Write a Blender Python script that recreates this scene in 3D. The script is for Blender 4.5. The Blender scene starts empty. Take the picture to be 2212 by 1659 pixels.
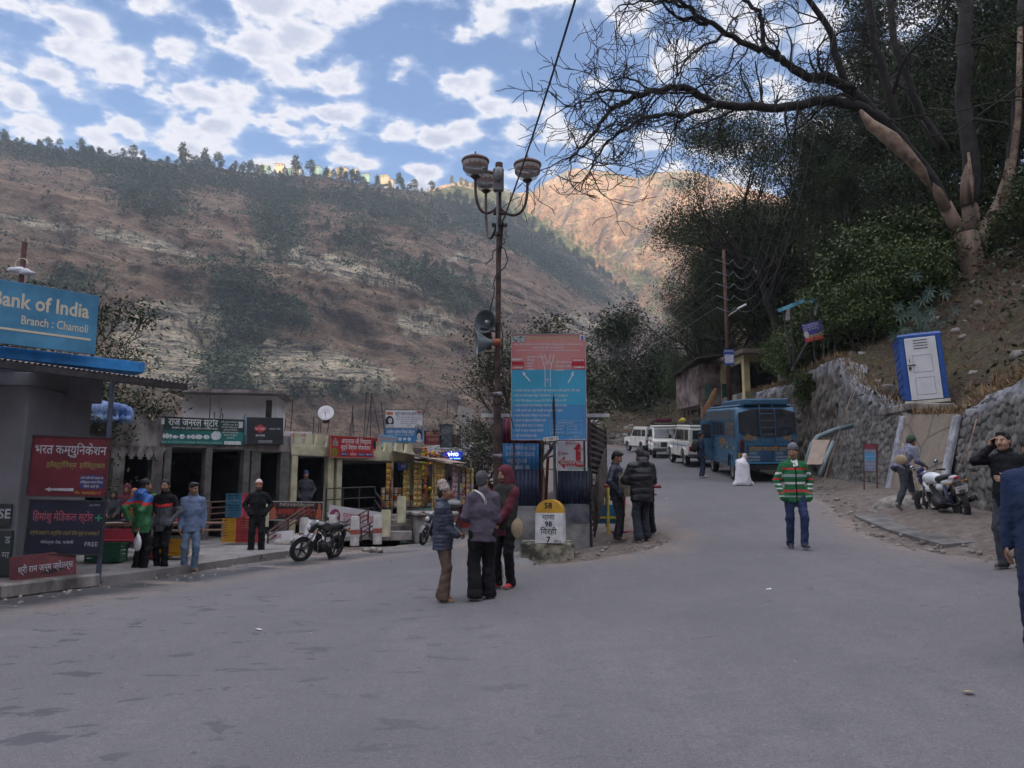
import bpy,bmesh,math,random
import numpy as np
from mathutils import Vector,Matrix,Euler,noise as mnoise
R = math.radians
random.seed(7); RNG = np.random.default_rng(7)
SC = bpy.context.scene
COL = SC.collection
# ------------------------------------------------------------------ camera
FP,UC,VC,PITCH,CAMZ = 1659.0,1106.0,829.5,R(8.0),1.55
cam = bpy.data.cameras.new('camera'); camo = bpy.data.objects.new('camera',cam); COL.objects.link(camo)
cam.sensor_width = 36.0; cam.lens = FP/2212*36.0; cam.clip_end = 9000; cam.clip_start = 0.1
camo.location = (0,0,CAMZ); camo.rotation_euler = (R(90)+PITCH,0,0)
SC.camera = camo
# ------------------------------------------------------------------ light
SUN_EL = R(9); SUN_AZ = R(158)          # direction towards the sun, azimuth from +Y to +X
SD = Vector((math.sin(SUN_AZ)*math.cos(SUN_EL),math.cos(SUN_AZ)*math.cos(SUN_EL),math.sin(SUN_EL)))
sl = bpy.data.lights.new('sun','SUN'); sl.energy = 5.0; sl.angle = R(0.53); sl.color = (1.0,0.76,0.52)
so = bpy.data.objects.new('sun',sl); COL.objects.link(so); so.rotation_euler = SD.to_track_quat('Z','Y').to_euler()
wd = bpy.data.worlds.new('World'); SC.world = wd; wd.use_nodes = True
nt = wd.node_tree; N = nt.nodes; L = nt.links
for n in list(N): N.remove(n)
def nd(t,**k):
    n = N.new(t)
    for a,b in k.items(): setattr(n,a,b)
    return n
def mth(op,a,b=None,c=None):
    n = nd('ShaderNodeMath',operation=op)
    for i,x in enumerate((a,b,c)):
        if x is None: continue
        if isinstance(x,(int,float)): n.inputs[i].default_value = x
        else: L.new(x,n.inputs[i])
    return n.outputs[0]
def ramp(fac,stops,interp='LINEAR'):
    n = nd('ShaderNodeValToRGB'); n.color_ramp.interpolation = interp
    el = n.color_ramp.elements
    while len(el) < len(stops): el.new(0.5)
    for e,(p,c) in zip(el,stops): e.position = p; e.color = (*c,1) if len(c) == 3 else c
    L.new(fac,n.inputs[0]); return n.outputs[0]
out = nd('ShaderNodeOutputWorld')
sky = nd('ShaderNodeTexSky',sky_type='NISHITA',sun_disc=False,sun_elevation=SUN_EL,sun_rotation=SUN_AZ,altitude=1000,air_density=1.0,dust_density=0.6,ozone_density=1.5)
bg = nd('ShaderNodeBackground'); bg.inputs[1].default_value = 0.11
hs = nd('ShaderNodeHueSaturation'); hs.inputs['Saturation'].default_value = 1.3; hs.inputs['Hue'].default_value = .513; L.new(sky.outputs[0],hs.inputs['Color']); L.new(hs.outputs[0],bg.inputs[0])
tc = nd('ShaderNodeTexCoord'); sp = nd('ShaderNodeSeparateXYZ'); L.new(tc.outputs['Generated'],sp.inputs[0])
zz = mth('MAXIMUM',sp.outputs[2],0.02); zz = mth('ADD',zz,0.16)
px_ = mth('DIVIDE',sp.outputs[0],zz); py_ = mth('DIVIDE',sp.outputs[1],zz)
cb = nd('ShaderNodeCombineXYZ'); L.new(px_,cb.inputs[0]); L.new(py_,cb.inputs[1])
n1 = nd('ShaderNodeTexNoise'); n1.inputs['Scale'].default_value = 12.0; n1.inputs['Detail'].default_value = 8; n1.inputs['Roughness'].default_value = 0.58
mp = nd('ShaderNodeMapping'); mp.inputs['Location'].default_value = (3.1,1.7,0.4); L.new(cb.outputs[0],mp.inputs[0]); L.new(mp.outputs[0],n1.inputs['Vector'])
n2 = nd('ShaderNodeTexNoise'); n2.inputs['Scale'].default_value = 0.75; n2.inputs['Detail'].default_value = 3
mp2 = nd('ShaderNodeMapping'); mp2.inputs['Location'].default_value = (7.3,2.2,5.0); L.new(cb.outputs[0],mp2.inputs[0]); L.new(mp2.outputs[0],n2.inputs['Vector'])
# broken cloud decks: dense to the left, thin in the middle, a bank to the right; an unseen deck overhead and behind, added as fill light
lft = ramp(mth('MULTIPLY_ADD',sp.outputs[0],0.5,0.5),[(0.0,(.12,)*3),(0.30,(.115,)*3),(0.43,(.085,)*3),(0.51,(.02,)*3),(0.60,(0.02,)*3),(0.68,(.10,)*3),(1.0,(.13,)*3)])
hi = ramp(sp.outputs[2],[(0.0,(0,)*3),(0.50,(0.0,)*3),(0.75,(.16,)*3)])
dens = mth('ADD',mth('MULTIPLY_ADD',n1.outputs[0],.85,.075),mth('MULTIPLY',mth('SUBTRACT',n2.outputs[0],0.5),0.20))
n3 = nd('ShaderNodeTexVoronoi'); n3.feature = 'SMOOTH_F1'; n3.inputs['Scale'].default_value = 10.0; n3.inputs['Smoothness'].default_value = .35; wv = nd('ShaderNodeVectorMath',operation='MULTIPLY_ADD'); L.new(n1.outputs['Color'],wv.inputs[0]); wv.inputs[1].default_value = (.07,.07,.07); L.new(mp.outputs[0],wv.inputs[2]); L.new(wv.outputs[0],n3.inputs['Vector'])
dens = mth('ADD',dens,mth('MULTIPLY',mth('SUBTRACT',.40,n3.outputs['Distance']),.50))
dens = mth('ADD',mth('ADD',dens,lft),hi)
cov = ramp(dens,[(0.0,(0,)*3),(0.455,(0,)*3),(0.53,(.32,)*3),(0.625,(.93,)*3),(1,(1,)*3)])
ccol = ramp(dens,[(0.0,(.55,.68,.92)),(0.52,(.60,.72,.95)),(0.585,(1.,.97,.95)),(0.65,(.84,.83,.88)),(0.76,(.55,.58,.70)),(1,(.5,.54,.66))])
cl = nd('ShaderNodeBackground'); L.new(ccol,cl.inputs[0]); boost = mth('MAXIMUM',ramp(sp.outputs[2],[(0,(0,)*3),(.60,(0,)*3),(.74,(1.,)*3)]),ramp(mth('MULTIPLY_ADD',sp.outputs[1],.5,.5),[(0,(1.,)*3),(.36,(.8,)*3),(.50,(0.,)*3)]))  # extra brightness added to out-of-view clouds, filling the ambient light
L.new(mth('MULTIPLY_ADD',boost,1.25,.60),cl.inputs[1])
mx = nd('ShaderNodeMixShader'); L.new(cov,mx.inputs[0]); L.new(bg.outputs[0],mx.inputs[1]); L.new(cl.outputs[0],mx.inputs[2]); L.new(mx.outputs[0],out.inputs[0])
wd.cycles.sampling_method = 'MANUAL'; wd.cycles.sample_map_resolution = 512
vs = SC.view_settings; vs.view_transform = 'Standard'; vs.look = 'None'; vs.exposure = 1.0; vs.gamma = 1.0
cy = SC.cycles; cy.max_bounces = 6; cy.diffuse_bounces = 2; cy.glossy_bounces = 2; cy.transmission_bounces = 4; cy.transparent_max_bounces = 8; cy.volume_bounces = 0; cy.sample_clamp_indirect = 3.0
cy.use_denoising = True; cy.use_adaptive_sampling = True; cy.adaptive_threshold = 0.02
# ------------------------------------------------------------------ picture <-> place
def P(u,v,Y):
    x = (u-UC)/FP; y = (VC-v)/FP
    d = (x,math.cos(PITCH)-y*math.sin(PITCH),math.sin(PITCH)+y*math.cos(PITCH))
    s = Y/d[1]
    return Vector((d[0]*s,Y,CAMZ+d[2]*s))
CP = np.array([(0,0,0),(-6,2,0),(6,2,.1),(-14,6,-.02),(-9,13,0),(-5,11,0),(-.9,11,.02),(-.2,11.8,.12),(-6.1,18.4,.12),(-6,14.8,0),(-12,18,.05),
 (-4.5,18,.03),(-2.9,45,-.7),(-2.5,30,-.35),(-3,22,-.02),(-12,30,-.2),(1.0,14.3,.42),(2.2,14.2,.56),(2.6,15,.64),(4.85,13,.6),(4.2,6.1,.27),(6.4,9.9,.58),(8.5,15,.95),(9,12,.85),
 (7.9,27,1.85),(4.5,27,1.8),(3.2,20,1.08),(8.3,35,2.6),(5,36,2.6),(9.2,46,3.6),(6,47,3.6),(8,62,5.1),(3,66,5.5),(-4,68,5.6),(-14,50,-1.2),(12,20,1.5),(12,35,2.7),(13,8,.7),(12,0,.4),(0,-12,0),(-15,-10,-.1),(15,-12,.3),(-1.5,16.5,.2),(-1.0,22,.15),(14,55,4.6),(-9,24,0.05),(-3.4,26,-.2)],dtype=float)
def _tps(d2): return np.where(d2 > 1e-12,d2*np.log(np.maximum(d2,1e-12)),0.0)
_n = len(CP); _A = np.zeros((_n+3,_n+3)); _d = ((CP[:,None,:2]-CP[None,:,:2])**2).sum(-1)
_A[:_n,:_n] = _tps(_d)+np.eye(_n)*0.4; _A[:_n,_n] = 1; _A[:_n,_n+1:] = CP[:,:2]; _A[_n,:_n] = 1; _A[_n+1:,:_n] = CP[:,:2].T
_w = np.linalg.solve(_A,np.concatenate([CP[:,2],np.zeros(3)]))
def road_z(x,y):
    x = np.clip(np.asarray(x,float),-16,15); y = np.clip(np.asarray(y,float),-12,70)
    sh = np.broadcast(x,y).shape; x,y = np.broadcast_to(x,sh).ravel(),np.broadcast_to(y,sh).ravel()
    r = _w[_n]+_w[_n+1]*x+_w[_n+2]*y
    for i in range(_n): r = r+_w[i]*_tps((x-CP[i,0])**2+(y-CP[i,1])**2)
    return r.reshape(sh)
def sm(a,b,x):
    t = np.clip((np.asarray(x,float)-a)/(b-a),0,1); return t*t*(3-2*t)
def sdist(poly,x,y):
    """signed distance to an open polyline, positive on its right-hand side"""
    best = np.full(np.broadcast(x,y).shape,1e9); sg = np.ones_like(best)
    for (x0,y0),(x1,y1) in zip(poly[:-1],poly[1:]):
        dx,dy = x1-x0,y1-y0; t = np.clip(((x-x0)*dx+(y-y0)*dy)/(dx*dx+dy*dy),0,1)
        ex,ey = x-(x0+t*dx),y-(y0+t*dy); d = np.hypot(ex,ey); c = -(dx*ey-dy*ex)
        m = d < best-1e-9; sg = np.where(m,np.sign(c),sg); best = np.where(m,d,best)
    return best*np.where(sg == 0,1,sg)
WALL = [(7.6,-8),(7.8,8),(8.4,12),(9.0,14.5),(9.6,17.5),(9.9,20.5),(10.4,24),(11.2,29),(11.8,34),(12.2,42),(12.6,50),(11.5,57),(8.5,63.5),(3,68),(-6,71),(-16,72)]
def vnoise(x,y,sc,seed=0,oct=4,rough=0.5):
    """cheap vectorised value noise"""
    x = np.asarray(x,float)*sc; y = np.asarray(y,float)*sc; r = 0; a = 1; tot = 0
    for o in range(oct):
        xi = np.floor(x).astype(np.int64); yi = np.floor(y).astype(np.int64); fx = x-xi; fy = y-yi
        fx = fx*fx*(3-2*fx); fy = fy*fy*(3-2*fy)
        def h(i,j):
            k = (i*374761393+j*668265263+(seed+o)*1442695041) & 0xffffffff
            k = ((k ^ (k >> 13))*1274126177) & 0xffffffff
            return ((k ^ (k >> 16)) & 0xffff)/65535.0
        v = (h(xi,yi)*(1-fx)+h(xi+1,yi)*fx)*(1-fy)+(h(xi,yi+1)*(1-fx)+h(xi+1,yi+1)*fx)*fy
        r = r+a*(v*2-1); tot += a; a *= rough; x = x*2.03+11.3; y = y*2.03+7.7
    return r/tot
def wall_h(y): return np.interp(y,[-8,8,13.6,16,17.4,20.3,21.2,24,26.5,30,34,42,50,57,64,70],[2.6,2.7,2.8,2.5,2.05,2.05,2.4,3.1,4.3,4.2,3.7,3.4,2.3,1.3,1.1,.9])
def TZ(x,y):
    x = np.asarray(x,float); y = np.asarray(y,float)
    z = road_z(x,y); s = sdist(WALL,x,y)
    n = vnoise(x,y,.22,3)
    up = wall_h(y)*sm(0.30,0.85,s) + np.maximum(s-0.8,0)*(0.62+.05*n)*(1-np.exp(-np.maximum(s-.8,0)/1.5))
    cap = np.where(y > 46,np.interp(x,[-10,2,6,15,24,60,200],[4.9,6.3,7.5,12.5,15.5,26,60]),0)
    cap = np.interp(y,[20,40,56],[0,.5,1])*np.interp(x,[-10,2,6,15,24,60,200],[4.9,6.3,7.6,12.3,15.5,26,60]) + (1-np.interp(y,[20,40,56],[0,.5,1]))*np.interp(x,[8,17,30,60,200],[6.5,9.5,15,30,80])
    zh = z+up
    k = 1.2; hlp = np.clip(0.5+0.5*(cap-zh)/k,0,1); lim = zh*hlp+cap*(1-hlp)-k*hlp*(1-hlp)
    z = np.where(s > 0.3,np.where(s > 3,np.minimum(zh,lim),zh),z)
    far = sdist([(12.6,60),(8,70),(2,74),(-6,77),(-20,78)],x,y)
    z = z - np.where((y > 62) & (x < 18),np.maximum(far,0)*0.7*sm(18,12,x),0)
    z = z + np.where(s > .9,.25*n*sm(.9,3,s)+.12*vnoise(x,y,.9,5),0)
    lft = sdist([(-13,-40),(-14.5,14),(-13.2,27),(-8.6,33),(-6.4,60),(-7,120)],x,y)      # the drop behind the shops
    z = z + np.minimum(lft,0)*0.55*(1+.15*n)
    mid = (1-sm(0,1.2,np.abs(sdist([(0.4,24),(0.6,40),(0,66)],x,y))-1.0))
    return np.maximum(z,-30)
def ground(u,v,lift=0.0):
    """where the line of sight through (u, v) meets the ground"""
    a = 1.5
    for i in range(4000):
        a += .04; p = P(u,v,a)
        if p.z <= float(TZ(p.x,p.y)): return Vector((p.x,p.y,float(TZ(p.x,p.y))+lift))
    return P(u,v,60)
def gz(x,y): return float(TZ(x,y))
# ------------------------------------------------------------------ materials
MATS = {}
def hexmix(c,k): return tuple(min(1,max(0,x*k)) for x in c)
def mat(name,col,rough=.75,var=.15,scale=6.,metal=0.,bump=0.,bscale=None,spec=.4,col2=None,lo=.35,hi=.65,coord='Object',stretch=None,detail=5,alpha=None,emit=None,trans=0.,coat=0.):
    if name in MATS: return MATS[name]
    m = bpy.data.materials.new(name); m.use_nodes = True; t = m.node_tree; b = t.nodes['Principled BSDF']
    b.inputs['Roughness'].default_value = rough; b.inputs['Metallic'].default_value = metal; b.inputs['Specular IOR Level'].default_value = spec
    if trans: b.inputs['Transmission Weight'].default_value = trans
    if coat: b.inputs['Coat Weight'].default_value = coat
    if emit: b.inputs['Emission Color'].default_value = (*emit[:3],1); b.inputs['Emission Strength'].default_value = emit[3]
    b.inputs['Base Color'].default_value = (*col,1)
    if var or col2 or bump:
        tc = t.nodes.new('ShaderNodeTexCoord'); src = tc.outputs[coord]
        if stretch:
            mpn = t.nodes.new('ShaderNodeMapping'); mpn.inputs['Scale'].default_value = stretch; t.links.new(src,mpn.inputs[0]); src = mpn.outputs[0]
        if var or col2:
            nz = t.nodes.new('ShaderNodeTexNoise'); nz.inputs['Scale'].default_value = scale; nz.inputs['Detail'].default_value = detail; nz.inputs['Roughness'].default_value = .6
            t.links.new(src,nz.inputs['Vector'])
            rp = t.nodes.new('ShaderNodeValToRGB'); e = rp.color_ramp.elements
            e[0].position,e[1].position = lo,hi
            e[0].color = (*(hexmix(col,1-var)),1); e[1].color = (*(col2 if col2 else hexmix(col,1+var)),1)
            t.links.new(nz.outputs[0],rp.inputs[0]); t.links.new(rp.outputs[0],b.inputs['Base Color'])
        if bump:
            nb = t.nodes.new('ShaderNodeTexNoise'); nb.inputs['Scale'].default_value = bscale or scale*4; nb.inputs['Detail'].default_value = 4
            t.links.new(src,nb.inputs['Vector']); bp = t.nodes.new('ShaderNodeBump'); bp.inputs['Strength'].default_value = bump; bp.inputs['Distance'].default_value = .02
            t.links.new(nb.outputs[0],bp.inputs['Height']); t.links.new(bp.outputs[0],b.inputs['Normal'])
    MATS[name] = m; return m
def mat_nodes(name):
    m = bpy.data.materials.new(name); m.use_nodes = True; MATS[name] = m
    return m,m.node_tree,m.node_tree.nodes['Principled BSDF']
class TN:
    """little node builder for richer materials"""
    def __init__(s,t,coord='Object'): s.t = t; s.tc = t.nodes.new('ShaderNodeTexCoord').outputs[coord]
    def noise(s,scale,detail=5,rough=.55,stretch=None,dist=0,src=None,loc=None):
        v = src or s.tc
        if stretch or loc:
            mpn = s.t.nodes.new('ShaderNodeMapping')
            if stretch: mpn.inputs['Scale'].default_value = stretch
            if loc: mpn.inputs['Location'].default_value = loc
            s.t.links.new(v,mpn.inputs[0]); v = mpn.outputs[0]
        n = s.t.nodes.new('ShaderNodeTexNoise'); n.inputs['Scale'].default_value = scale; n.inputs['Detail'].default_value = detail; n.inputs['Roughness'].default_value = rough; n.inputs['Distortion'].default_value = dist
        s.t.links.new(v,n.inputs['Vector']); return n.outputs[0]
    def voro(s,scale,feature='F1',stretch=None,rnd=1.,out='Distance'):
        v = s.tc
        if stretch: mpn = s.t.nodes.new('ShaderNodeMapping'); mpn.inputs['Scale'].default_value = stretch; s.t.links.new(v,mpn.inputs[0]); v = mpn.outputs[0]
        n = s.t.nodes.new('ShaderNodeTexVoronoi'); n.feature = feature; n.inputs['Scale'].default_value = scale; n.inputs['Randomness'].default_value = rnd
        s.t.links.new(v,n.inputs['Vector']); return n.outputs[out]
    def ramp(s,f,stops,interp='LINEAR'):
        n = s.t.nodes.new('ShaderNodeValToRGB'); n.color_ramp.interpolation = interp; el = n.color_ramp.elements
        while len(el) < len(stops): el.new(.5)
        for e,(p,c) in zip(el,stops): e.position = p; e.color = (*c,1) if isinstance(c,tuple) else (c,c,c,1)
        s.t.links.new(f,n.inputs[0]); return n.outputs[0]
    def mix(s,f,a,b,mode='MIX'):
        n = s.t.nodes.new('ShaderNodeMix'); n.data_type = 'RGBA'; n.blend_type = mode
        for i,x in ((0,f),(6,a),(7,b)):
            if isinstance(x,(int,float)): n.inputs[i].default_value = x if i == 0 else (x,x,x,1)
            elif isinstance(x,tuple): n.inputs[i].default_value = (*x,1)
            else: s.t.links.new(x,n.inputs[i])
        return n.outputs[2]
    def math(s,op,a,b=None):
        n = s.t.nodes.new('ShaderNodeMath'); n.operation = op; n.use_clamp = False
        for i,x in ((0,a),(1,b)):
            if x is None: continue
            if isinstance(x,(int,float)): n.inputs[i].default_value = x
            else: s.t.links.new(x,n.inputs[i])
        return n.outputs[0]
    def attr(s,name):
        n = s.t.nodes.new('ShaderNodeAttribute'); n.attribute_name = name; return n.outputs['Fac']
    def bump(s,h,strength=.5,dist=.02,prev=None):
        n = s.t.nodes.new('ShaderNodeBump'); n.inputs['Strength'].default_value = strength; n.inputs['Distance'].default_value = dist
        s.t.links.new(h,n.inputs['Height'])
        if prev: s.t.links.new(prev,n.inputs['Normal'])
        return n.outputs[0]
# ------------------------------------------------------------------ mesh building
def xf(loc=(0,0,0),rot=(0,0,0),sc=(1,1,1)):
    return Matrix.Translation(Vector(loc)) @ Euler(rot).to_matrix().to_4x4() @ Matrix.Diagonal((*sc,1))
class MB:
    def __init__(s): s.v = []; s.f = []; s.m = []
    def add(s,vs,fs,mi=0,M=None):
        o = len(s.v)
        s.v += [tuple(M @ Vector(p)) for p in vs] if M is not None else [tuple(p) for p in vs]
        s.f += [tuple(i+o for i in f) for f in fs]; s.m += [mi]*len(fs); return s
    def box(s,c,d,rot=(0,0,0),mi=0,M=None,bev=0.0):
        x,y,z = d[0]/2,d[1]/2,d[2]/2; T = xf(c,rot)
        if M is not None: T = M @ T
        b = min(bev,x*.9,y*.9,z*.9)
        if b > 0:
            vs = []; idx = {}
            for sx in (-1,1):
                for sy in (-1,1):
                    for sz in (-1,1):
                        for a in range(3):
                            p = [sx*(x-b),sy*(y-b),sz*(z-b)]; p[a] = (sx*x,sy*y,sz*z)[a]; idx[(sx,sy,sz,a)] = len(vs); vs.append(p)
            fs = []
            for a in range(3):
                o1,o2 = [(1,2),(2,0),(0,1)][a]
                for sg in (-1,1):
                    q = []
                    for (p,r) in ((-1,-1),(1,-1),(1,1),(-1,1)):
                        k = [0,0,0]; k[a] = sg; k[o1] = p; k[o2] = r; q.append(idx[(*k,a)])
                    fs.append(q if sg > 0 else q[::-1])
                for p in (-1,1):
                    for r in (-1,1):
                        k0 = [0,0,0]; k1 = [0,0,0]; k0[a] = -1; k1[a] = 1; k0[o1] = k1[o1] = p; k0[o2] = k1[o2] = r
                        q = [idx[(*k0,o1)],idx[(*k1,o1)],idx[(*k1,o2)],idx[(*k0,o2)]]; fs.append(q if p*r > 0 else q[::-1])
            for sx in (-1,1):
                for sy in (-1,1):
                    for sz in (-1,1):
                        q = [idx[(sx,sy,sz,a)] for a in range(3)]; fs.append(q if sx*sy*sz > 0 else q[::-1])
            return s.add(vs,fs,mi,T)
        vs = [(-x,-y,-z),(x,-y,-z),(x,y,-z),(-x,y,-z),(-x,-y,z),(x,-y,z),(x,y,z),(-x,y,z)]
        return s.add(vs,[(0,3,2,1),(4,5,6,7),(0,1,5,4),(1,2,6,5),(2,3,7,6),(3,0,4,7)],mi,T)
    def tube(s,pts,r,n=8,mi=0,cap=True,M=None,flat=1.0):
        pts = [Vector(p) for p in pts]; rs = r if isinstance(r,(list,tuple)) else [r]*len(pts)
        vs = []; fs = []; up = None
        for i,p in enumerate(pts):
            t = (pts[min(i+1,len(pts)-1)]-pts[max(i-1,0)])
            if t.length < 1e-9: t = Vector((0,0,1))
            t.normalize()
            if up is None: up = Vector((0,0,1)) if abs(t.z) < .9 else Vector((0,1,0))
            a = up.cross(t)
            if a.length < 1e-4: a = Vector((1,0,0)).cross(t)
            a.normalize(); b = t.cross(a); up = b
            for k in range(n):
                q = 2*math.pi*k/n; vs.append(p+a*(math.cos(q)*rs[i])+b*(math.sin(q)*rs[i]*flat))
        for i in range(len(pts)-1):
            for k in range(n): fs.append((i*n+k,i*n+(k+1) % n,(i+1)*n+(k+1) % n,(i+1)*n+k))
        if cap: fs.append(tuple(range(n))[::-1]); fs.append(tuple((len(pts)-1)*n+k for k in range(n)))
        return s.add(vs,fs,mi,M)
    def cyl(s,c,r,h,n=16,mi=0,rot=(0,0,0),r2=None,M=None):
        T = xf(c,rot); T = M @ T if M is not None else T
        return s.tube([(0,0,0),(0,0,h)],[r,r if r2 is None else r2],n,mi,True,T)
    def lathe(s,prof,n=20,mi=0,M=None,cap=True):
        vs = []; fs = []
        for r,z in prof:
            for k in range(n): a = 2*math.pi*k/n; vs.append((r*math.cos(a),r*math.sin(a),z))
        for i in range(len(prof)-1):
            for k in range(n): fs.append((i*n+k,i*n+(k+1) % n,(i+1)*n+(k+1) % n,(i+1)*n+k))
        if cap: fs.append(tuple(range(n))[::-1]); fs.append(tuple((len(prof)-1)*n+k for k in range(n)))
        return s.add(vs,fs,mi,M)
    def prism(s,poly,h,mi=0,M=None):
        """polygon in xy, extruded +z"""
        n = len(poly); a = sum(poly[i][0]*poly[(i+1) % n][1]-poly[(i+1) % n][0]*poly[i][1] for i in range(n))
        if a < 0: poly = poly[::-1]
        vs = [(p[0],p[1],0) for p in poly]+[(p[0],p[1],h) for p in poly]
        fs = [tuple(range(n))[::-1],tuple(range(n,2*n))]+[(i,(i+1) % n,n+(i+1) % n,n+i) for i in range(n)]
        return s.add(vs,fs,mi,M)
    def ell(s,c,r,n=12,mi=0,rot=(0,0,0),M=None):
        T = xf(c,rot,r if not isinstance(r,(int,float)) else (r,r,r)); T = M @ T if M is not None else T
        m = max(4,n//2); prof = [(math.sin(math.pi*i/m),-math.cos(math.pi*i/m)) for i in range(m+1)]; prof[0] = (.02,-1); prof[-1] = (.02,1)
        return s.lathe(prof,n,mi,T)
    def grid(s,nx,ny,fn,mi=0,M=None,close=False):
        vs = [fn(i/nx,j/ny) for j in range(ny+1) for i in range(nx+1)]
        return s.add(vs,[(j*(nx+1)+i,j*(nx+1)+i+1,(j+1)*(nx+1)+i+1,(j+1)*(nx+1)+i) for j in range(ny) for i in range(nx)],mi,M)
    def corr(s,c,w,h,rot=(0,0,0),pitch=.08,amp=.012,th=.004,mi=0,M=None,rows=1):
        """corrugated sheet: w across the waves, h along them, in local x / z, facing -y"""
        T = xf(c,rot); T = M @ T if M is not None else T; n = max(8,int(w/pitch*6)); vs = []; fs = []
        for sd in (0,1):
            for i in range(n+1):
                x = -w/2+w*i/n; y = math.sin(x/pitch*2*math.pi)*amp+(th if sd else 0)
                vs += [(x,y,0),(x,y,h)]
        k = 2*(n+1)
        for i in range(n):
            a = 2*i; fs.append((a,a+2,a+3,a+1)); fs.append((k+a,k+a+1,k+a+3,k+a+2)); fs.append((a,k+a,k+a+2,a+2)); fs.append((a+1,a+3,k+a+3,k+a+1))
        return s.add(vs,fs,mi,T)
def link(name,me,parent=None):
    o = bpy.data.objects.new(name,me); COL.objects.link(o)
    if parent is not None: o.parent = parent
    return o
def mk(name,mb,mats,parent=None,smooth=False,loc=None,rot=None):
    me = bpy.data.meshes.new(name)
    if isinstance(mb,MB):
        me.from_pydata(mb.v,[],mb.f)
        if any(mb.m): me.polygons.foreach_set('material_index',mb.m)
    else:
        me.from_pydata(mb[0],[],mb[1])
    for m in (mats if isinstance(mats,(list,tuple)) else [mats]): me.materials.append(m)
    if smooth is True: me.shade_smooth()
    elif smooth:
        me.shade_smooth(); 
        try: me.set_sharp_from_angle(angle=R(smooth))
        except Exception: pass
    me.update(); o = link(name,me,parent)
    if loc is not None: o.location = loc
    if rot is not None: o.rotation_euler = rot
    return o
def npmesh(name,V,Fq,mats,parent=None,smooth=True,attrs=None,mi=None):
    """fast mesh from numpy vertices and a (n,3|4) face array"""
    me = bpy.data.meshes.new(name); V = np.asarray(V,np.float32); Fq = np.asarray(Fq,np.int32); k = Fq.shape[1]
    me.vertices.add(len(V)); me.vertices.foreach_set('co',V.ravel())
    me.loops.add(Fq.size); me.loops.foreach_set('vertex_index',Fq.ravel())
    me.polygons.add(len(Fq)); me.polygons.foreach_set('loop_start',np.arange(0,Fq.size,k,dtype=np.int32))
    if mi is not None: me.polygons.foreach_set('material_index',np.asarray(mi,np.int32))
    me.update(calc_edges=True); me.validate()
    for m in (mats if isinstance(mats,(list,tuple)) else [mats]): me.materials.append(m)
    if smooth: me.shade_smooth()
    for nm,a in (attrs or {}).items():
        at = me.attributes.new(nm,'FLOAT','POINT'); at.data.foreach_set('value',np.asarray(a,np.float32).ravel())
    return link(name,me,parent)
def gridfaces(nx,ny):
    i,j = np.meshgrid(np.arange(nx-1),np.arange(ny-1)); a = (j*nx+i).ravel()
    return np.stack([a,a+1,a+nx+1,a+nx],1)
def tag(o,label=None,cat=None,group=None,kind=None):
    if label: o['label'] = label
    if cat: o['category'] = cat
    if group: o['group'] = group
    if kind: o['kind'] = kind
    return o
def thing(name,label,cat,loc=(0,0,0),rz=0,group=None,rot=None):
    o = bpy.data.objects.new(name,None); COL.objects.link(o); o.location = loc; o.rotation_euler = rot if rot else (0,0,rz); o.empty_display_size = .2
    return tag(o,label,cat,group)
def dup(root,loc,rz=None,label=None,group=None,sc=None,rot=None):
    def cp(o,par):
        c = o.copy(); COL.objects.link(c); c.parent = par
        for ch in KIDS.get(o.name,None) or [x for x in o.children]: cp(ch,c)
        return c
    r = cp(root,None); r.location = loc
    if rz is not None: r.rotation_euler = (0,0,rz)
    if rot is not None: r.rotation_euler = rot
    if label: r['label'] = label
    if group: r['group'] = group
    if sc is not None: r.scale = sc if not isinstance(sc,(int,float)) else (sc,sc,sc)
    return r
KIDS = {}
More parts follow.
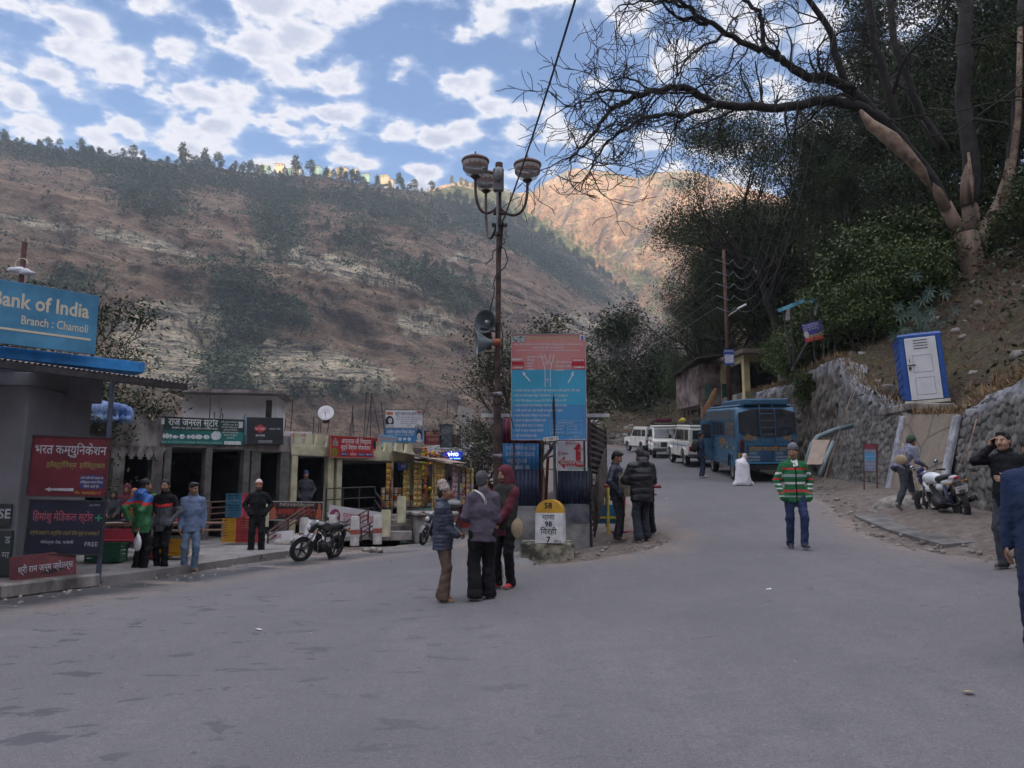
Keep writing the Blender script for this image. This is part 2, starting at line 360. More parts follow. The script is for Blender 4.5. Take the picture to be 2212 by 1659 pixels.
# ================================================================== terrain
def mat_dirt():
    m,t,b = mat_nodes('dirt'); n = TN(t)
    big = n.noise(.35,6); fine = n.noise(7,6,.7); st = n.voro(5,'F1')
    base = n.ramp(fine,[(.3,(.032,.023,.017)),(.5,(.075,.052,.038)),(.7,(.15,.115,.09))])
    base = n.mix(n.ramp(big,[(.42,0.),(.6,1.)]),base,n.ramp(fine,[(.3,(.035,.03,.018)),(.7,(.12,.105,.06))]))
    base = n.mix(n.ramp(st,[(.05,.9),(.13,0.)]),base,(.26,.24,.22))
    t.links.new(base,b.inputs['Base Color']); b.inputs['Roughness'].default_value = .95; b.inputs['Specular IOR Level'].default_value = .15
    t.links.new(n.bump(n.noise(5,8,.75),.9,.12),b.inputs['Normal']); return m
def mat_asphalt():
    m,t,b = mat_nodes('asphalt'); n = TN(t)
    big = n.noise(.22,5,.6); fine = n.noise(60,4,.8); mid = n.noise(1.6,7,.65,(1,.55,1))
    base = n.mix(n.ramp(n.noise(5,6,.75),[(.35,.5),(.62,0.)]),n.ramp(big,[(.3,(.108,.101,.107)),(.7,(.178,.167,.170))]),(.105,.10,.107))
    base = n.mix(n.ramp(n.noise(34,5,.85),[(.40,.6),(.54,0.)]),base,(.072,.067,.074)); base = n.mix(n.ramp(n.noise(.9,6,.7,(1.7,.22,1),loc=(4,1,2)),[(.44,.35),(.60,0.)]),base,(.095,.09,.097))
    base = n.mix(n.ramp(n.noise(120,2,.6),[(.60,0.),(.68,.55)]),base,(.32,.31,.31))
    # dark oil and water blotches, worn streaks, pale scuffs
    bl = n.noise(2.3,4,.62,(.8,1.1,1),dist=.4); zone = n.attr('stain')
    base = n.mix(n.math('MULTIPLY',n.ramp(bl,[(.595,0.),(.63,.9)]),zone),base,(.060,.060,.068))
    sp = n.noise(3.4,3,.6,(.8,1.2,1),loc=(9,4,0),dist=.8)
    base = n.mix(n.ramp(sp,[(.69,0.),(.72,.75)]),base,(.062,.062,.070))
    base = n.mix(n.ramp(n.noise(.8,6,.7,(.7,1.2,1),loc=(2,9,1)),[(.54,0.),(.70,.45)]),base,(.145,.137,.15))
    base = n.mix(n.ramp(n.noise(2.1,7,.7,(.5,1.8,1),loc=(5,5,5)),[(.68,0.),(.76,.6)]),base,(.33,.32,.33))
    dirt = n.math('MULTIPLY',n.attr('edge'),n.ramp(mid,[(.36,.25),(.62,1.)]))
    base = n.mix(dirt,base,n.ramp(n.noise(9,6,.7),[(.3,(.135,.10,.082)),(.7,(.26,.205,.17))]))
    wet = n.math('MULTIPLY',n.attr('wet'),n.ramp(n.noise(.9,5,.6,(.5,1.6,1),loc=(1,1,1)),[(.38,0.),(.48,1.)]))
    base = n.mix(wet,base,(.055,.055,.062))
    t.links.new(base,b.inputs['Base Color'])
    t.links.new(n.ramp(wet,[(0.,.86),(1.,.33)]),b.inputs['Roughness']); b.inputs['Specular IOR Level'].default_value = .35
    t.links.new(n.bump(fine,.45,.008,n.bump(mid,.3,.03)),b.inputs['Normal']); return m
# ground sheet: fine near, coarse far
def axis(lo,a,b,hi,step,g=1.12):
    mid = list(np.arange(a,b+1e-6,step)); up = []; x = b; st = step
    while x < hi: st *= g; x += st; up.append(x)
    dn = []; x = a; st = step
    while x > lo: st *= g; x -= st; dn.append(x)
    return np.array(dn[::-1]+mid+up)
gx = axis(-700,-13,24,700,.3); gy = axis(-300,2,76,900,.3)
GX,GY = np.meshgrid(gx,gy); GZ = TZ(GX,GY)
GZ = GZ - np.where(sdist(WALL,GX,GY) > .25,0,.16)*np.where(GX > -13,1,0)*sm(0,1,70-GY)     # the road sheet lies on top of it
gr = npmesh('ground',np.stack([GX.ravel(),GY.ravel(),GZ.ravel()],1),gridfaces(len(gx),len(gy)),mat_dirt()); tag(gr,kind='structure')
# road: both roads and the junction, worn irregular edges
ROADL = [(-12.5,-12),(-12.5,8.6),(-9,10.3),(-7.5,11.35),(-6.9,12.9),(-6.15,15),(-5.1,18),(-3.9,20.6),(-3.6,24),(-3.9,34),(-4.3,47),(-4.6,60)]
ROADM = [(-1.2,60),(-1.0,45),(-1.1,30),(-0.9,20),(-0.35,14.6),(0.4,13.6),(1.3,13.2),(2.4,13.7),(3.0,14.9),(3.2,20),(3.9,30),(4.6,45),(3.8,58),(-3,63.5),(-14,66)]
ROADR = [(-14,71),(-6,70),(3,67),(8,62.4),(11,56),(12,50),(11.5,42),(11,34),(10.2,29),(9.2,24),(7.9,20.5),(7.2,17.5),(6.6,15),(6.2,13),(6.5,11),(7.2,8.5),(7.4,4),(7.4,-12)]
def inpoly(poly,x,y):
    c = np.zeros(np.broadcast(x,y).shape,bool); n = len(poly)
    for i in range(n):
        x0,y0 = poly[i]; x1,y1 = poly[(i+1) % n]
        if y0 == y1: continue
        m = ((y0 > y) != (y1 > y)) & (x < (x1-x0)*(y-y0)/(y1-y0)+x0); c ^= m
    return c
RPOLY = ROADL+ROADM+ROADR
def road_edge(x,y):
    d = np.abs(sdist(RPOLY+[RPOLY[0]],x,y)); return np.where(inpoly(RPOLY,x,y),d,-d)
rx = np.arange(-12.6,12.6,.16); ry = np.concatenate([np.arange(-11.9,3,.5),np.arange(3,30,.16),np.arange(30,72,.4)])
RX,RY = np.meshgrid(rx,ry); E = road_edge(RX,RY)+.28*vnoise(RX,RY,.7,11,4,.6)
RZ = road_z(RX,RY)+.02-np.clip(-E,0,1)*.6 + .012*vnoise(RX,RY,.35,2,3)
fq = gridfaces(len(rx),len(ry)); keep = (E.ravel()[fq] > -.34).all(1)
stain = sm(3,-6,RX)*sm(15,11,RY)+.12
lk = np.abs(sdist([(-13,8.2),(-9,9.7),(-7.1,10.9),(-6.3,12.9),(-5.5,15),(-4.2,17.6),(-2.8,19.5)],RX,RY))
wet = sm(1.1,.1,lk)
edge = np.maximum(sm(.9,0.,E),sm(.6,0,np.hypot((RX-6.2)/1.6,(RY-14)/4))*.5); edge = np.maximum(edge,sm(1.9,.3,lk)*.95)
rd = npmesh('road',np.stack([RX.ravel(),RY.ravel(),RZ.ravel()],1),fq[keep],mat_asphalt(),attrs={'stain': stain,'wet': wet,'edge': edge}); tag(rd,kind='structure')
# shoulders: gravelly dirt between the asphalt and the walls (own sheet just under the road's edge)
sx_ = np.arange(-13,13,.2); sy_ = np.arange(-12,71,.2); SX,SY = np.meshgrid(sx_,sy_)
SZ = road_z(SX,SY)-.012+.03*vnoise(SX,SY,1.3,21)+.02*vnoise(SX,SY,5,22)
E2 = road_edge(SX,SY); SZ = SZ - np.where(E2 > .6,.10,0) + .22*sm(-.4,-1.8,E2)*np.where(SX > 5,1,0)*(SY < 40)*(1+.5*vnoise(SX,SY,.8,9))
def mat_shoulder():
    m,t,b = mat_nodes('gravel_dirt'); n = TN(t)
    base = n.ramp(n.noise(5,8,.75),[(.3,(.085,.062,.052)),(.5,(.155,.125,.108)),(.72,(.25,.22,.2))])
    base = n.mix(n.ramp(n.voro(14,'F1'),[(.08,.75),(.22,0.)]),base,n.ramp(n.noise(2),[(.4,(.3,.29,.28)),(.6,(.17,.16,.155))]))
    t.links.new(base,b.inputs['Base Color']); b.inputs['Roughness'].default_value = .95; b.inputs['Specular IOR Level'].default_value = .2
    t.links.new(n.bump(n.noise(14,8,.8),.9,.04),b.inputs['Normal']); return m
fq = gridfaces(len(sx_),len(sy_)); ok = ((sdist(WALL,SX,SY) < .7) & (E2 < .9)).ravel()[fq].all(1)
tag(npmesh('dirt_shoulder',np.stack([SX.ravel(),SY.ravel(),SZ.ravel()],1),fq[ok],mat_shoulder()),kind='structure')
# ================================================================== mountains
def fbm3(V,sc,oct=5,seed=0.,rough=.5):
    x,y,z = V[...,0],V[...,1],V[...,2]
    return .5*(vnoise(x+seed*13,y+z*.7,sc,int(seed),oct,rough)+vnoise(y+seed*7+91,z*1.1-x*.3,sc,int(seed)+40,oct,rough))
def ridge_mesh(name,crest,base,nu,nt,prof,disp,mats,attrfn=None,back=True):
    """crest: (u, v, D); base: (u, z, D). Surface swept from base to crest, with the far side falling away behind it."""
    cu = np.array([c[0] for c in crest]); us = np.linspace(cu[0],cu[-1],nu)
    cr = np.array([tuple(P(u,v,D)) for u,v,D in crest])
    C = np.stack([np.interp(us,cu,cr[:,k]) for k in range(3)],1)
    bu = [b[0] for b in base]; D0 = np.interp(us,bu,[b[2] for b in base]); z0 = np.interp(us,bu,[b[1] for b in base])
    B = np.stack([(us-UC)/FP*D0*1.0,D0,z0],1)
    t = np.linspace(0,1,nt); hd,vt = prof(t)       # horizontal and vertical progress
    S = np.zeros((nt,nu,3)); 
    for k in (0,1): S[...,k] = B[None,:,k]+(C-B)[None,:,k]*hd[:,None]
    S[...,2] = B[None,:,2]+(C-B)[None,:,2]*vt[:,None]
    UU,TT = np.meshgrid(us,t)
    S = disp(S,UU,TT)
    if back:
        bk = S[-1][None]+np.array([[0,1,-.35]])[:,None,:]*np.array([30,90,220,500])[:,None,None]; bk[...,2] = np.maximum(bk[...,2],-40)
        S = np.concatenate([S,bk]); UU = np.concatenate([UU,np.repeat(us[None],4,0)]); TT = np.concatenate([TT,np.full((4,nu),1.)])
    at = attrfn(S,UU,TT) if attrfn else None
    o = npmesh(name,S.reshape(-1,3),gridfaces(nu,S.shape[0]),mats,attrs=at); tag(o,kind='structure')
    return o,S,us
def mat_mountain(name,grass,grass2,rock,rock2,green,green2,sc=1.0):
    m,t,b = mat_nodes(name); n = TN(t)
    g = n.ramp(n.noise(.02*sc,8,.65),[(.35,grass),(.65,grass2)])
    g = n.mix(n.ramp(n.noise(.14*sc,6,.75,(1,1,2.2)),[(.40,.85),(.54,0.)]),g,tuple(x*.5 for x in grass)); g = n.mix(n.ramp(n.noise(.55*sc,5,.8),[(.42,.6),(.52,0.)]),g,tuple(x*.42 for x in grass)); g = n.mix(n.ramp(n.noise(.05*sc,6,.7,(.5,.5,3.),loc=(7,7,7)),[(.56,0.),(.66,.6)]),g,tuple(min(1,x*1.5) for x in grass2))
    rk = n.ramp(n.noise(.09*sc,7,.72,(1,1,3.2)),[(.30,rock),(.44,tuple((a+c)/2 for a,c in zip(rock,rock2))),(.56,rock2)])
    crack = n.noise(.32*sc,5,.8,(1.6,1.6,.35)); ledge = n.noise(.10*sc,6,.75,(.45,.45,5.))
    rk = n.mix(n.ramp(crack,[(.42,.8),(.50,0.)]),rk,(.04,.036,.038))
    rk = n.mix(n.ramp(ledge,[(.41,.85),(.48,0.)]),rk,(.05,.045,.045))
    cf = n.attr('cliff'); cf = n.math('ADD',cf,n.math('MULTIPLY',n.math('SUBTRACT',n.noise(.07*sc,6,.7),.5),1.3))
    base = n.mix(n.ramp(cf,[(.40,0.),(.52,1.)]),g,rk)
    gr = n.ramp(n.noise(.11*sc,6,.8),[(.34,green),(.66,green2)])
    gf = n.math('ADD',n.attr('green'),n.math('MULTIPLY',n.math('SUBTRACT',n.noise(.045*sc,7,.75),.5),1.9))
    base = n.mix(n.ramp(gf,[(.50,0.),(.58,.92)]),base,gr)
    t.links.new(base,b.inputs['Base Color']); b.inputs['Roughness'].default_value = 1; b.inputs['Specular IOR Level'].default_value = .05
    t.links.new(n.bump(n.math('ADD',n.noise(.22*sc,8,.75),n.math('MULTIPLY',ledge,.6)),1.,5./sc),b.inputs['Normal']); return m
LCREST = [(-1500,240,520),(-600,262,540),(-200,275,560),(0,300,570),(70,318,575),(150,328,580),(250,338,590),(350,352,600),(470,362,620),(560,378,640),(660,380,650),(740,388,670),(840,408,700),(900,412,720),(950,430,740),
 (1010,445,760),(1080,465,780),(1150,500,800),(1250,562,830),(1310,605,850),(1375,655,870),(1430,700,880),(1500,760,900),(1650,830,950),(1900,900,1000)]
LBASE = [(-1500,-30,170),(0,-30,190),(700,-30,220),(1100,-30,270),(1400,-25,420),(1900,-10,620)]
LCr = {}
def lprof(t):
    h = np.interp(t,[0,.1,.22,.3,.42,.5,.62,.72,1],[0,.10,.17,.27,.34,.47,.58,.72,1])
    v = np.interp(t,[0,.1,.22,.3,.42,.5,.62,.72,1],[0,.07,.24,.30,.46,.52,.66,.76,1]); return h,v
def ldisp(S,U,T):
    n1 = fbm3(S,1/150.,5,1); n2 = fbm3(S,1/38.,5,2,.55); env = np.sin(np.pi*np.clip(T,0,1))**.6
    # gullies running down to the right, stepped strata
    gx_ = S[...,0]+S[...,2]*.75; gul = (np.abs(vnoise(gx_,S[...,2]*.35,1/70.,77,4,.6))**.8*3-.7)*13
    S[...,1] -= env*(26*n1+9*n2+gul); S[...,2] += env*(5*n2)
    zs = S[...,2]+.18*S[...,0]+6*n1; step = 11.; fr = zs/step-np.floor(zs/step)
    st = (sm(.35,.65,fr)-fr)*step; rock = sm(-.05,.25,fbm3(S,1/70.,3,5)+.28-np.abs(T-.36)*.9)
    st2 = vnoise(S[...,0]*.35,zs*2.4,1/13.,55,4,.6); S[...,1] -= env*(st*.22*rock+4.5*st2*rock+7*rock*(np.abs(vnoise(S[...,0]+.2*S[...,2],S[...,2]*.25,1/14.,67,4,.65))**.8-.25)+5*vnoise(S[...,0],S[...,2],1/11.,66,4,.6)); return S
def blob(U,V,cu,cv,ru,rv,a=0): 
    c,s_ = math.cos(R(a)),math.sin(R(a)); x = (U-cu); y = (V-cv); x,y = x*c+y*s_,-x*s_+y*c
    return np.exp(-((x/ru)**2+(y/rv)**2)*1.2)
def vpix(S):
    yy = S[...,1]; zz = S[...,2]-CAMZ; c,s_ = math.cos(PITCH),math.sin(PITCH)
    f = yy*c+zz*s_; return UC+S[...,0]/f*FP,VC-(zz*c-yy*s_)/f*FP
def lattr(S,U,T):
    u,v = vpix(S)      # rock bands and wooded gullies follow the real face of the mountain
    cl = 1.15*blob(u,v,385,705,150,62)+1.1*blob(u,v,400,790,150,50)+.9*blob(u,v,520,830,180,45)+1.0*blob(u,v,770,590,160,26,12)+.6*blob(u,v,600,540,130,30,8)+.7*blob(u,v,300,520,200,22,14)+.7*blob(u,v,60,480,160,14,12)+.75*blob(u,v,760,820,150,35,5)+.7*blob(u,v,920,700,110,60)+.6*blob(u,v,1010,560,110,20,8)+.6*blob(u,v,1250,700,90,40,10)+.7*blob(u,v,640,760,200,30,5)
    gr = .75*blob(u,v,500,760,70,90,20)+.8*blob(u,v,600,480,60,80,-30)+.7*blob(u,v,560,650,150,60,25)+.7*blob(u,v,320,420,110,50,20)+.55*blob(u,v,500,395,420,24,8)+.8*blob(u,v,1080,500,170,32,28)+.8*blob(u,v,1230,590,130,30,36)+.5*blob(u,v,880,470,160,40,20)+.6*blob(u,v,900,590,120,30,25)+.5*blob(u,v,640,860,300,40)+.5*blob(u,v,130,620,150,50)+.4*blob(u,v,100,330,160,26,8)+.5*blob(u,v,760,520,60,50,-20)+.5*blob(u,v,1000,640,100,50,20)
    wood = np.abs(np.sin((S[...,0]+S[...,2]*.9)/58.))
    return {'cliff': np.clip(cl,0,1.2),'green': np.clip(gr+.12,0,1)}
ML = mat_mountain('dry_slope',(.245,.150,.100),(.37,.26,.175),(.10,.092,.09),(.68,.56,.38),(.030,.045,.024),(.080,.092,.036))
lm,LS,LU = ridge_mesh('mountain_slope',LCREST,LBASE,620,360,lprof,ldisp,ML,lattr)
MSPUR = [(700,420,880),(860,418,897),(940,412,915),(980,400,924),(1040,412,932),(1100,440,950),(1160,470,959),(1230,520,968),(1290,560,968),(1350,588,968),(1400,612,959),(1450,625,950),(1500,650,941),(1560,690,932),(1700,760,924),(2000,850,924)]
def mdisp(S,U,T):
    n1 = fbm3(S,1/220.,5,8); n2 = fbm3(S,1/50.,5,9,.55); env = np.sin(np.pi*np.clip(T,0,1))**.5
    g = np.abs(vnoise(S[...,0]+S[...,2]*.6,S[...,2]*.4,1/80.,78,4,.6))**.8*3; S[...,1] -= env*(40*n1+14*n2+26*(g-.7)); S[...,2] += env*8*n2; return S
def mattr(S,U,T):
    u,v = vpix(S); return {'cliff': .25*blob(u,v,1420,670,60,30),'green': np.clip(.62*sm(1330,1150,u)+.32+.25*blob(u,v,1390,600,60,22),0,1)}
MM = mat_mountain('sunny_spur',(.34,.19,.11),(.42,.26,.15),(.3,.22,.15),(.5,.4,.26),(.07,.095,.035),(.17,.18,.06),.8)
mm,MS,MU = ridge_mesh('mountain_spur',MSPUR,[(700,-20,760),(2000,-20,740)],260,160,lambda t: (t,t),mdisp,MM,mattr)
FCREST = [(500,520,1080),(840,440,1123),(930,410,1152),(1000,392,1166),(1060,404,1180),(1110,418,1188),(1150,414,1188),(1175,396,1188),(1205,380,1195),(1240,365,1202),(1275,368,1202),(1320,372,1202),(1380,384,1195),(1430,378,1180),(1480,372,1166),(1560,390,1152),(1700,430,1152),(1900,500,1152),(2400,560,1152)]
def fdisp(S,U,T):
    n1 = fbm3(S,1/300.,5,12); n2 = fbm3(S,1/70.,6,13,.6); env = np.sin(np.pi*np.clip(T,0,1))**.45
    g = np.abs(vnoise(S[...,0]-S[...,2]*.5,S[...,2]*.45,1/120.,79,5,.62))**.8*3; g2 = np.abs(vnoise(S[...,0]-S[...,2]*.3,S[...,2]*.5,1/30.,80,4,.6))**.8*3
    S[...,1] -= env*(70*n1+26*n2+52*(g-.7)+13*(g2-.7)); S[...,2] += env*10*n2+(T > .98)*5*n2; return S
def fattr(S,U,T):
    u,v = vpix(S); return {'cliff': .8*blob(u,v,1215,385,22,12)+.12*blob(u,v,1300,450,160,80),'green': np.clip(.16+.5*blob(u,v,1470,392,90,22)+.4*blob(u,v,1330,376,70,9)+.6*blob(u,v,1060,430,80,35)+.35*blob(u,v,1380,600,150,50)+.25*blob(u,v,1300,540,120,40),0,1)}
MF = mat_mountain('orange_face',(.62,.37,.19),(.78,.52,.30),(.45,.34,.24),(.62,.50,.36),(.09,.10,.05),(.20,.19,.08),.55)  # orange tones raised in the colour to stand in for stronger sunlight
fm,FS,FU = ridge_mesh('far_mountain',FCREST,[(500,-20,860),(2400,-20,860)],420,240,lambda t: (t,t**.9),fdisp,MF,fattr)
# the mountain behind the camera that keeps the valley in shade: its crest is where the sun's rays to the opposite crest pass
B0 = -900.; prof = []
for i in range(0,len(LU),4):
    c = LS[-5,i]; tt = (c[1]-B0)/(-SD.y); prof.append((c[0]+SD.x*tt,c[2]+SD.z*tt+2.0))
prof.sort(); pxs = np.array([p[0] for p in prof]); pzs = np.array([p[1] for p in prof])
bx = np.linspace(-2600,2600,361); bz = np.interp(bx,pxs,pzs)
bt = np.array([0,.25,.5,.75,1]); V = [];
for k,tq in enumerate(bt): V.append(np.stack([bx,np.full_like(bx,-330+(B0+330)*tq)+(0 if k in (0,4) else 1)*20*vnoise(bx,bx*0+k,.01,31),-2+(bz+2)*tq],1))
V.append(np.stack([bx,np.full_like(bx,B0-500),bz*0-30],1)); V = np.concatenate(V)
tag(npmesh('mountain_behind',V,gridfaces(len(bx),6),ML,attrs={'cliff': np.zeros(len(V)),'green': np.full(len(V),.4)}),kind='structure')
# haze
hz = MB(); hz.box((0,200,248),(4400,3400,560)); 
mh = bpy.data.materials.new('haze'); mh.use_nodes = True; t = mh.node_tree
for x in list(t.nodes):
    if x.type == 'BSDF_PRINCIPLED': t.nodes.remove(x)
pv = t.nodes.new('ShaderNodeVolumePrincipled'); pv.inputs['Color'].default_value = (.80,.88,1.,1); pv.inputs['Density'].default_value = HAZE = .00037; pv.inputs['Anisotropy'].default_value = .1
t.links.new(pv.outputs[0],[x for x in t.nodes if x.type == 'OUTPUT_MATERIAL'][0].inputs['Volume'])
ho = mk('haze',hz,mh); tag(ho,'pale blue haze hanging in the valley air','haze',kind='stuff')
# ================================================================== people: smooth fields turned into one continuous surface
def surfnet(F,org,h):
    nx,ny,nz = F.shape; I = F < 0
    c = np.zeros((nx-1,ny-1,nz-1),np.int8)
    for dx in (0,1):
        for dy in (0,1):
            for dz in (0,1): c += I[dx:nx-1+dx,dy:ny-1+dy,dz:nz-1+dz]
    act = (c > 0) & (c < 8); ci = np.argwhere(act)
    if len(ci) == 0: return np.zeros((0,3)),np.zeros((0,4),int)
    idx = np.full(act.shape,-1,np.int64); idx[act] = np.arange(len(ci))
    acc = np.zeros((len(ci),3)); cnt = np.zeros(len(ci))
    crn = [(a,b,d) for a in (0,1) for b in (0,1) for d in (0,1)]
    for a in crn:
        for ax in range(3):
            if a[ax]: continue
            b = list(a); b[ax] = 1
            fa = F[ci[:,0]+a[0],ci[:,1]+a[1],ci[:,2]+a[2]]; fb = F[ci[:,0]+b[0],ci[:,1]+b[1],ci[:,2]+b[2]]
            m = (fa < 0) != (fb < 0); t = np.where(m,fa/np.where(m,fa-fb,1),0)
            p = np.tile(np.array(a,float),(len(ci),1)); p[:,ax] += t; acc += p*m[:,None]; cnt += m
    V = (ci+acc/cnt[:,None])*h+org
    fs = []
    for ax in range(3):
        o = [i for i in range(3) if i != ax]
        sl0 = [slice(1,-1)]*3; sl0[ax] = slice(0,-1); sl1 = list(sl0); sl1[ax] = slice(1,None)
        A,B = I[tuple(sl0)],I[tuple(sl1)]; e = np.argwhere(A != B); 
        if len(e) == 0: continue
        neg = A[e[:,0],e[:,1],e[:,2]]; e = e.copy(); e[:,o[0]] += 1; e[:,o[1]] += 1
        q = []
        for (s0,s1) in ((-1,-1),(0,-1),(0,0),(-1,0)):
            k = e.copy(); k[:,o[0]] += s0; k[:,o[1]] += s1; q.append(idx[k[:,0],k[:,1],k[:,2]])
        q = np.stack(q,1); fl = neg if ax != 1 else ~neg; q[~fl] = q[~fl][:,::-1]; fs.append(q)
    return V,np.concatenate(fs)
def arr(v): return np.array([v[0],v[1],v[2]],np.float32)
def sdf_eval(p,X):
    if p[0] in 'cC':
        a,b,ra,rb = arr(p[1]),arr(p[2]),p[3],p[4]; ba = b-a; L2 = float(ba@ba)+1e-9
        pa = X-a; t = np.clip((pa@ba)/L2,0,1); q = pa-t[...,None]*ba
        if len(p) > 6 and p[6] is not None: q = (q@p[6])/np.array(p[7],np.float32)          # squashed cross-section
        return np.sqrt((q*q).sum(-1))-(ra+(rb-ra)*t)
    c,r,M = arr(p[1]),np.array(p[2],np.float32),p[3]
    q = X-c
    if M is not None: q = q@M
    k0 = np.sqrt(((q/r)**2).sum(-1)); k1 = np.sqrt(((q/(r*r))**2).sum(-1))+1e-9; return k0*(k0-1)/k1
def sdf_mesh(prims,h,disp=None):
    los,his = [],[]
    for p in prims:
        if p[0] in 'cC': m = max(p[3],p[4])*1.35; lo = np.minimum(arr(p[1]),arr(p[2]))-m; hi = np.maximum(arr(p[1]),arr(p[2]))+m
        elif p[0] == 'h': lo = hi = None
        else: m = max(p[2]); lo = arr(p[1])-m; hi = arr(p[1])+m
        los.append(lo); his.append(hi)
    pos = [i for i,p in enumerate(prims) if p[0] in 'ce']
    LO = np.min([los[i] for i in pos],0)-4*h; HI = np.max([his[i] for i in pos],0)+4*h
    n = np.ceil((HI-LO)/h).astype(int)+1; F = np.full(tuple(n),.2,np.float32)
    ax = [LO[k]+np.arange(n[k])*h for k in range(3)]
    for p,lo,hi in zip(prims,los,his):
        if p[0] == 'h':       # keep the half-space  n.x > c
            X = np.stack(np.meshgrid(*ax,indexing='ij'),-1).astype(np.float32); d = p[2]-(X-arr(p[3]))@arr(p[1]); F = np.maximum(F,d); continue
        k = p[5] if p[0] in 'cC' else p[4]; mg = k+3*h
        i0 = np.maximum(((lo-mg-LO)/h).astype(int),0); i1 = np.minimum(((hi+mg-LO)/h).astype(int)+2,n)
        if (i1 <= i0).any(): continue
        sl = tuple(slice(a,b) for a,b in zip(i0,i1)); X = np.stack(np.meshgrid(*[ax[q][sl[q]] for q in range(3)],indexing='ij'),-1).astype(np.float32)
        d = sdf_eval(p,X).astype(np.float32); f = F[sl]
        if p[0] in 'ce': g = np.maximum(k-np.abs(f-d),0)/k; F[sl] = np.minimum(f,d)-g*g*k*.25
        else: g = np.maximum(k-np.abs(f+d),0)/k; F[sl] = np.maximum(f,-d)+g*g*k*.25
    if disp is not None:
        X = np.stack(np.meshgrid(*ax,indexing='ij'),-1); F = F+disp(X).astype(np.float32)
    F[0] = F[-1] = .2; F[:,0] = F[:,-1] = .2; F[:,:,0] = F[:,:,-1] = .2
    return surfnet(F,LO,h)
def IK(a,b,l1,l2,hint):
    a,b = Vector(a),Vector(b); d = b-a; L_ = max(1e-4,min(d.length,(l1+l2)*.999)); d.normalize()
    x = (l1*l1-l2*l2+L_*L_)/(2*L_); y = math.sqrt(max(0,l1*l1-x*x)); h = Vector(hint); h = (h-d*h.dot(d)).normalized()
    return a+d*x+h*y,a+d*L_
def hand(pr,w,f,n,side,curl=.35,s=1.):
    f = Vector(f).normalized(); n = Vector(n); n = (n-f*n.dot(f)).normalized(); t = f.cross(n)*side   # t: towards the thumb
    M = np.array([t,n,f],np.float32).T; w = Vector(w)
    pr.append(('e',w+f*.05*s,(.042*s,.016*s,.055*s),M,.012))
    for i,(off,ln) in enumerate(((.030,.070),(.010,.078),(-.010,.072),(-.029,.056))):
        b = w+f*.085*s+t*off*s; q = curl+.08*i; d1 = (f*math.cos(q)+n*math.sin(q)); d2 = (f*math.cos(2.1*q)+n*math.sin(2.1*q))
        m = b+d1*ln*.5*s; pr.append(('c',b,m,.0088*s,.0082*s,.004)); pr.append(('c',m,m+d2*ln*.5*s,.0082*s,.0068*s,.004))
    b = w+f*.025*s+t*.034*s; m = b+(f*.6+t*.7+n*.25).normalized()*.038*s; e = m+(f*.9+t*.15+n*.35).normalized()*.032*s
    pr.append(('c',b,m,.012*s,.0095*s,.006)); pr.append(('c',m,e,.0095*s,.0078*s,.004))
SKIN = [mat('skin',(.27,.145,.09),.55,.12,9,bump=.15,bscale=60),mat('eye_white',(.5,.47,.42),.3,0),mat('eye_dark',(.015,.01,.008),.2,0),mat('lips',(.2,.085,.065),.5,0),mat('stubble',(.055,.038,.03),.8,.2,80)]
HAIR = mat('black_hair',(.012,.010,.010),.45,.5,60,stretch=(1,1,.25),bump=.8,bscale=120)
HAIRG = mat('grey_hair',(.055,.055,.058),.6,.8,90,bump=.8,bscale=120)
def cloth(name,c,var=.14,rough=.85,**k): return mat(name,c,rough,var,k.pop('scale',9),bump=k.pop('bump',.35),bscale=k.pop('bscale',26),spec=k.pop('spec',.2),**k)
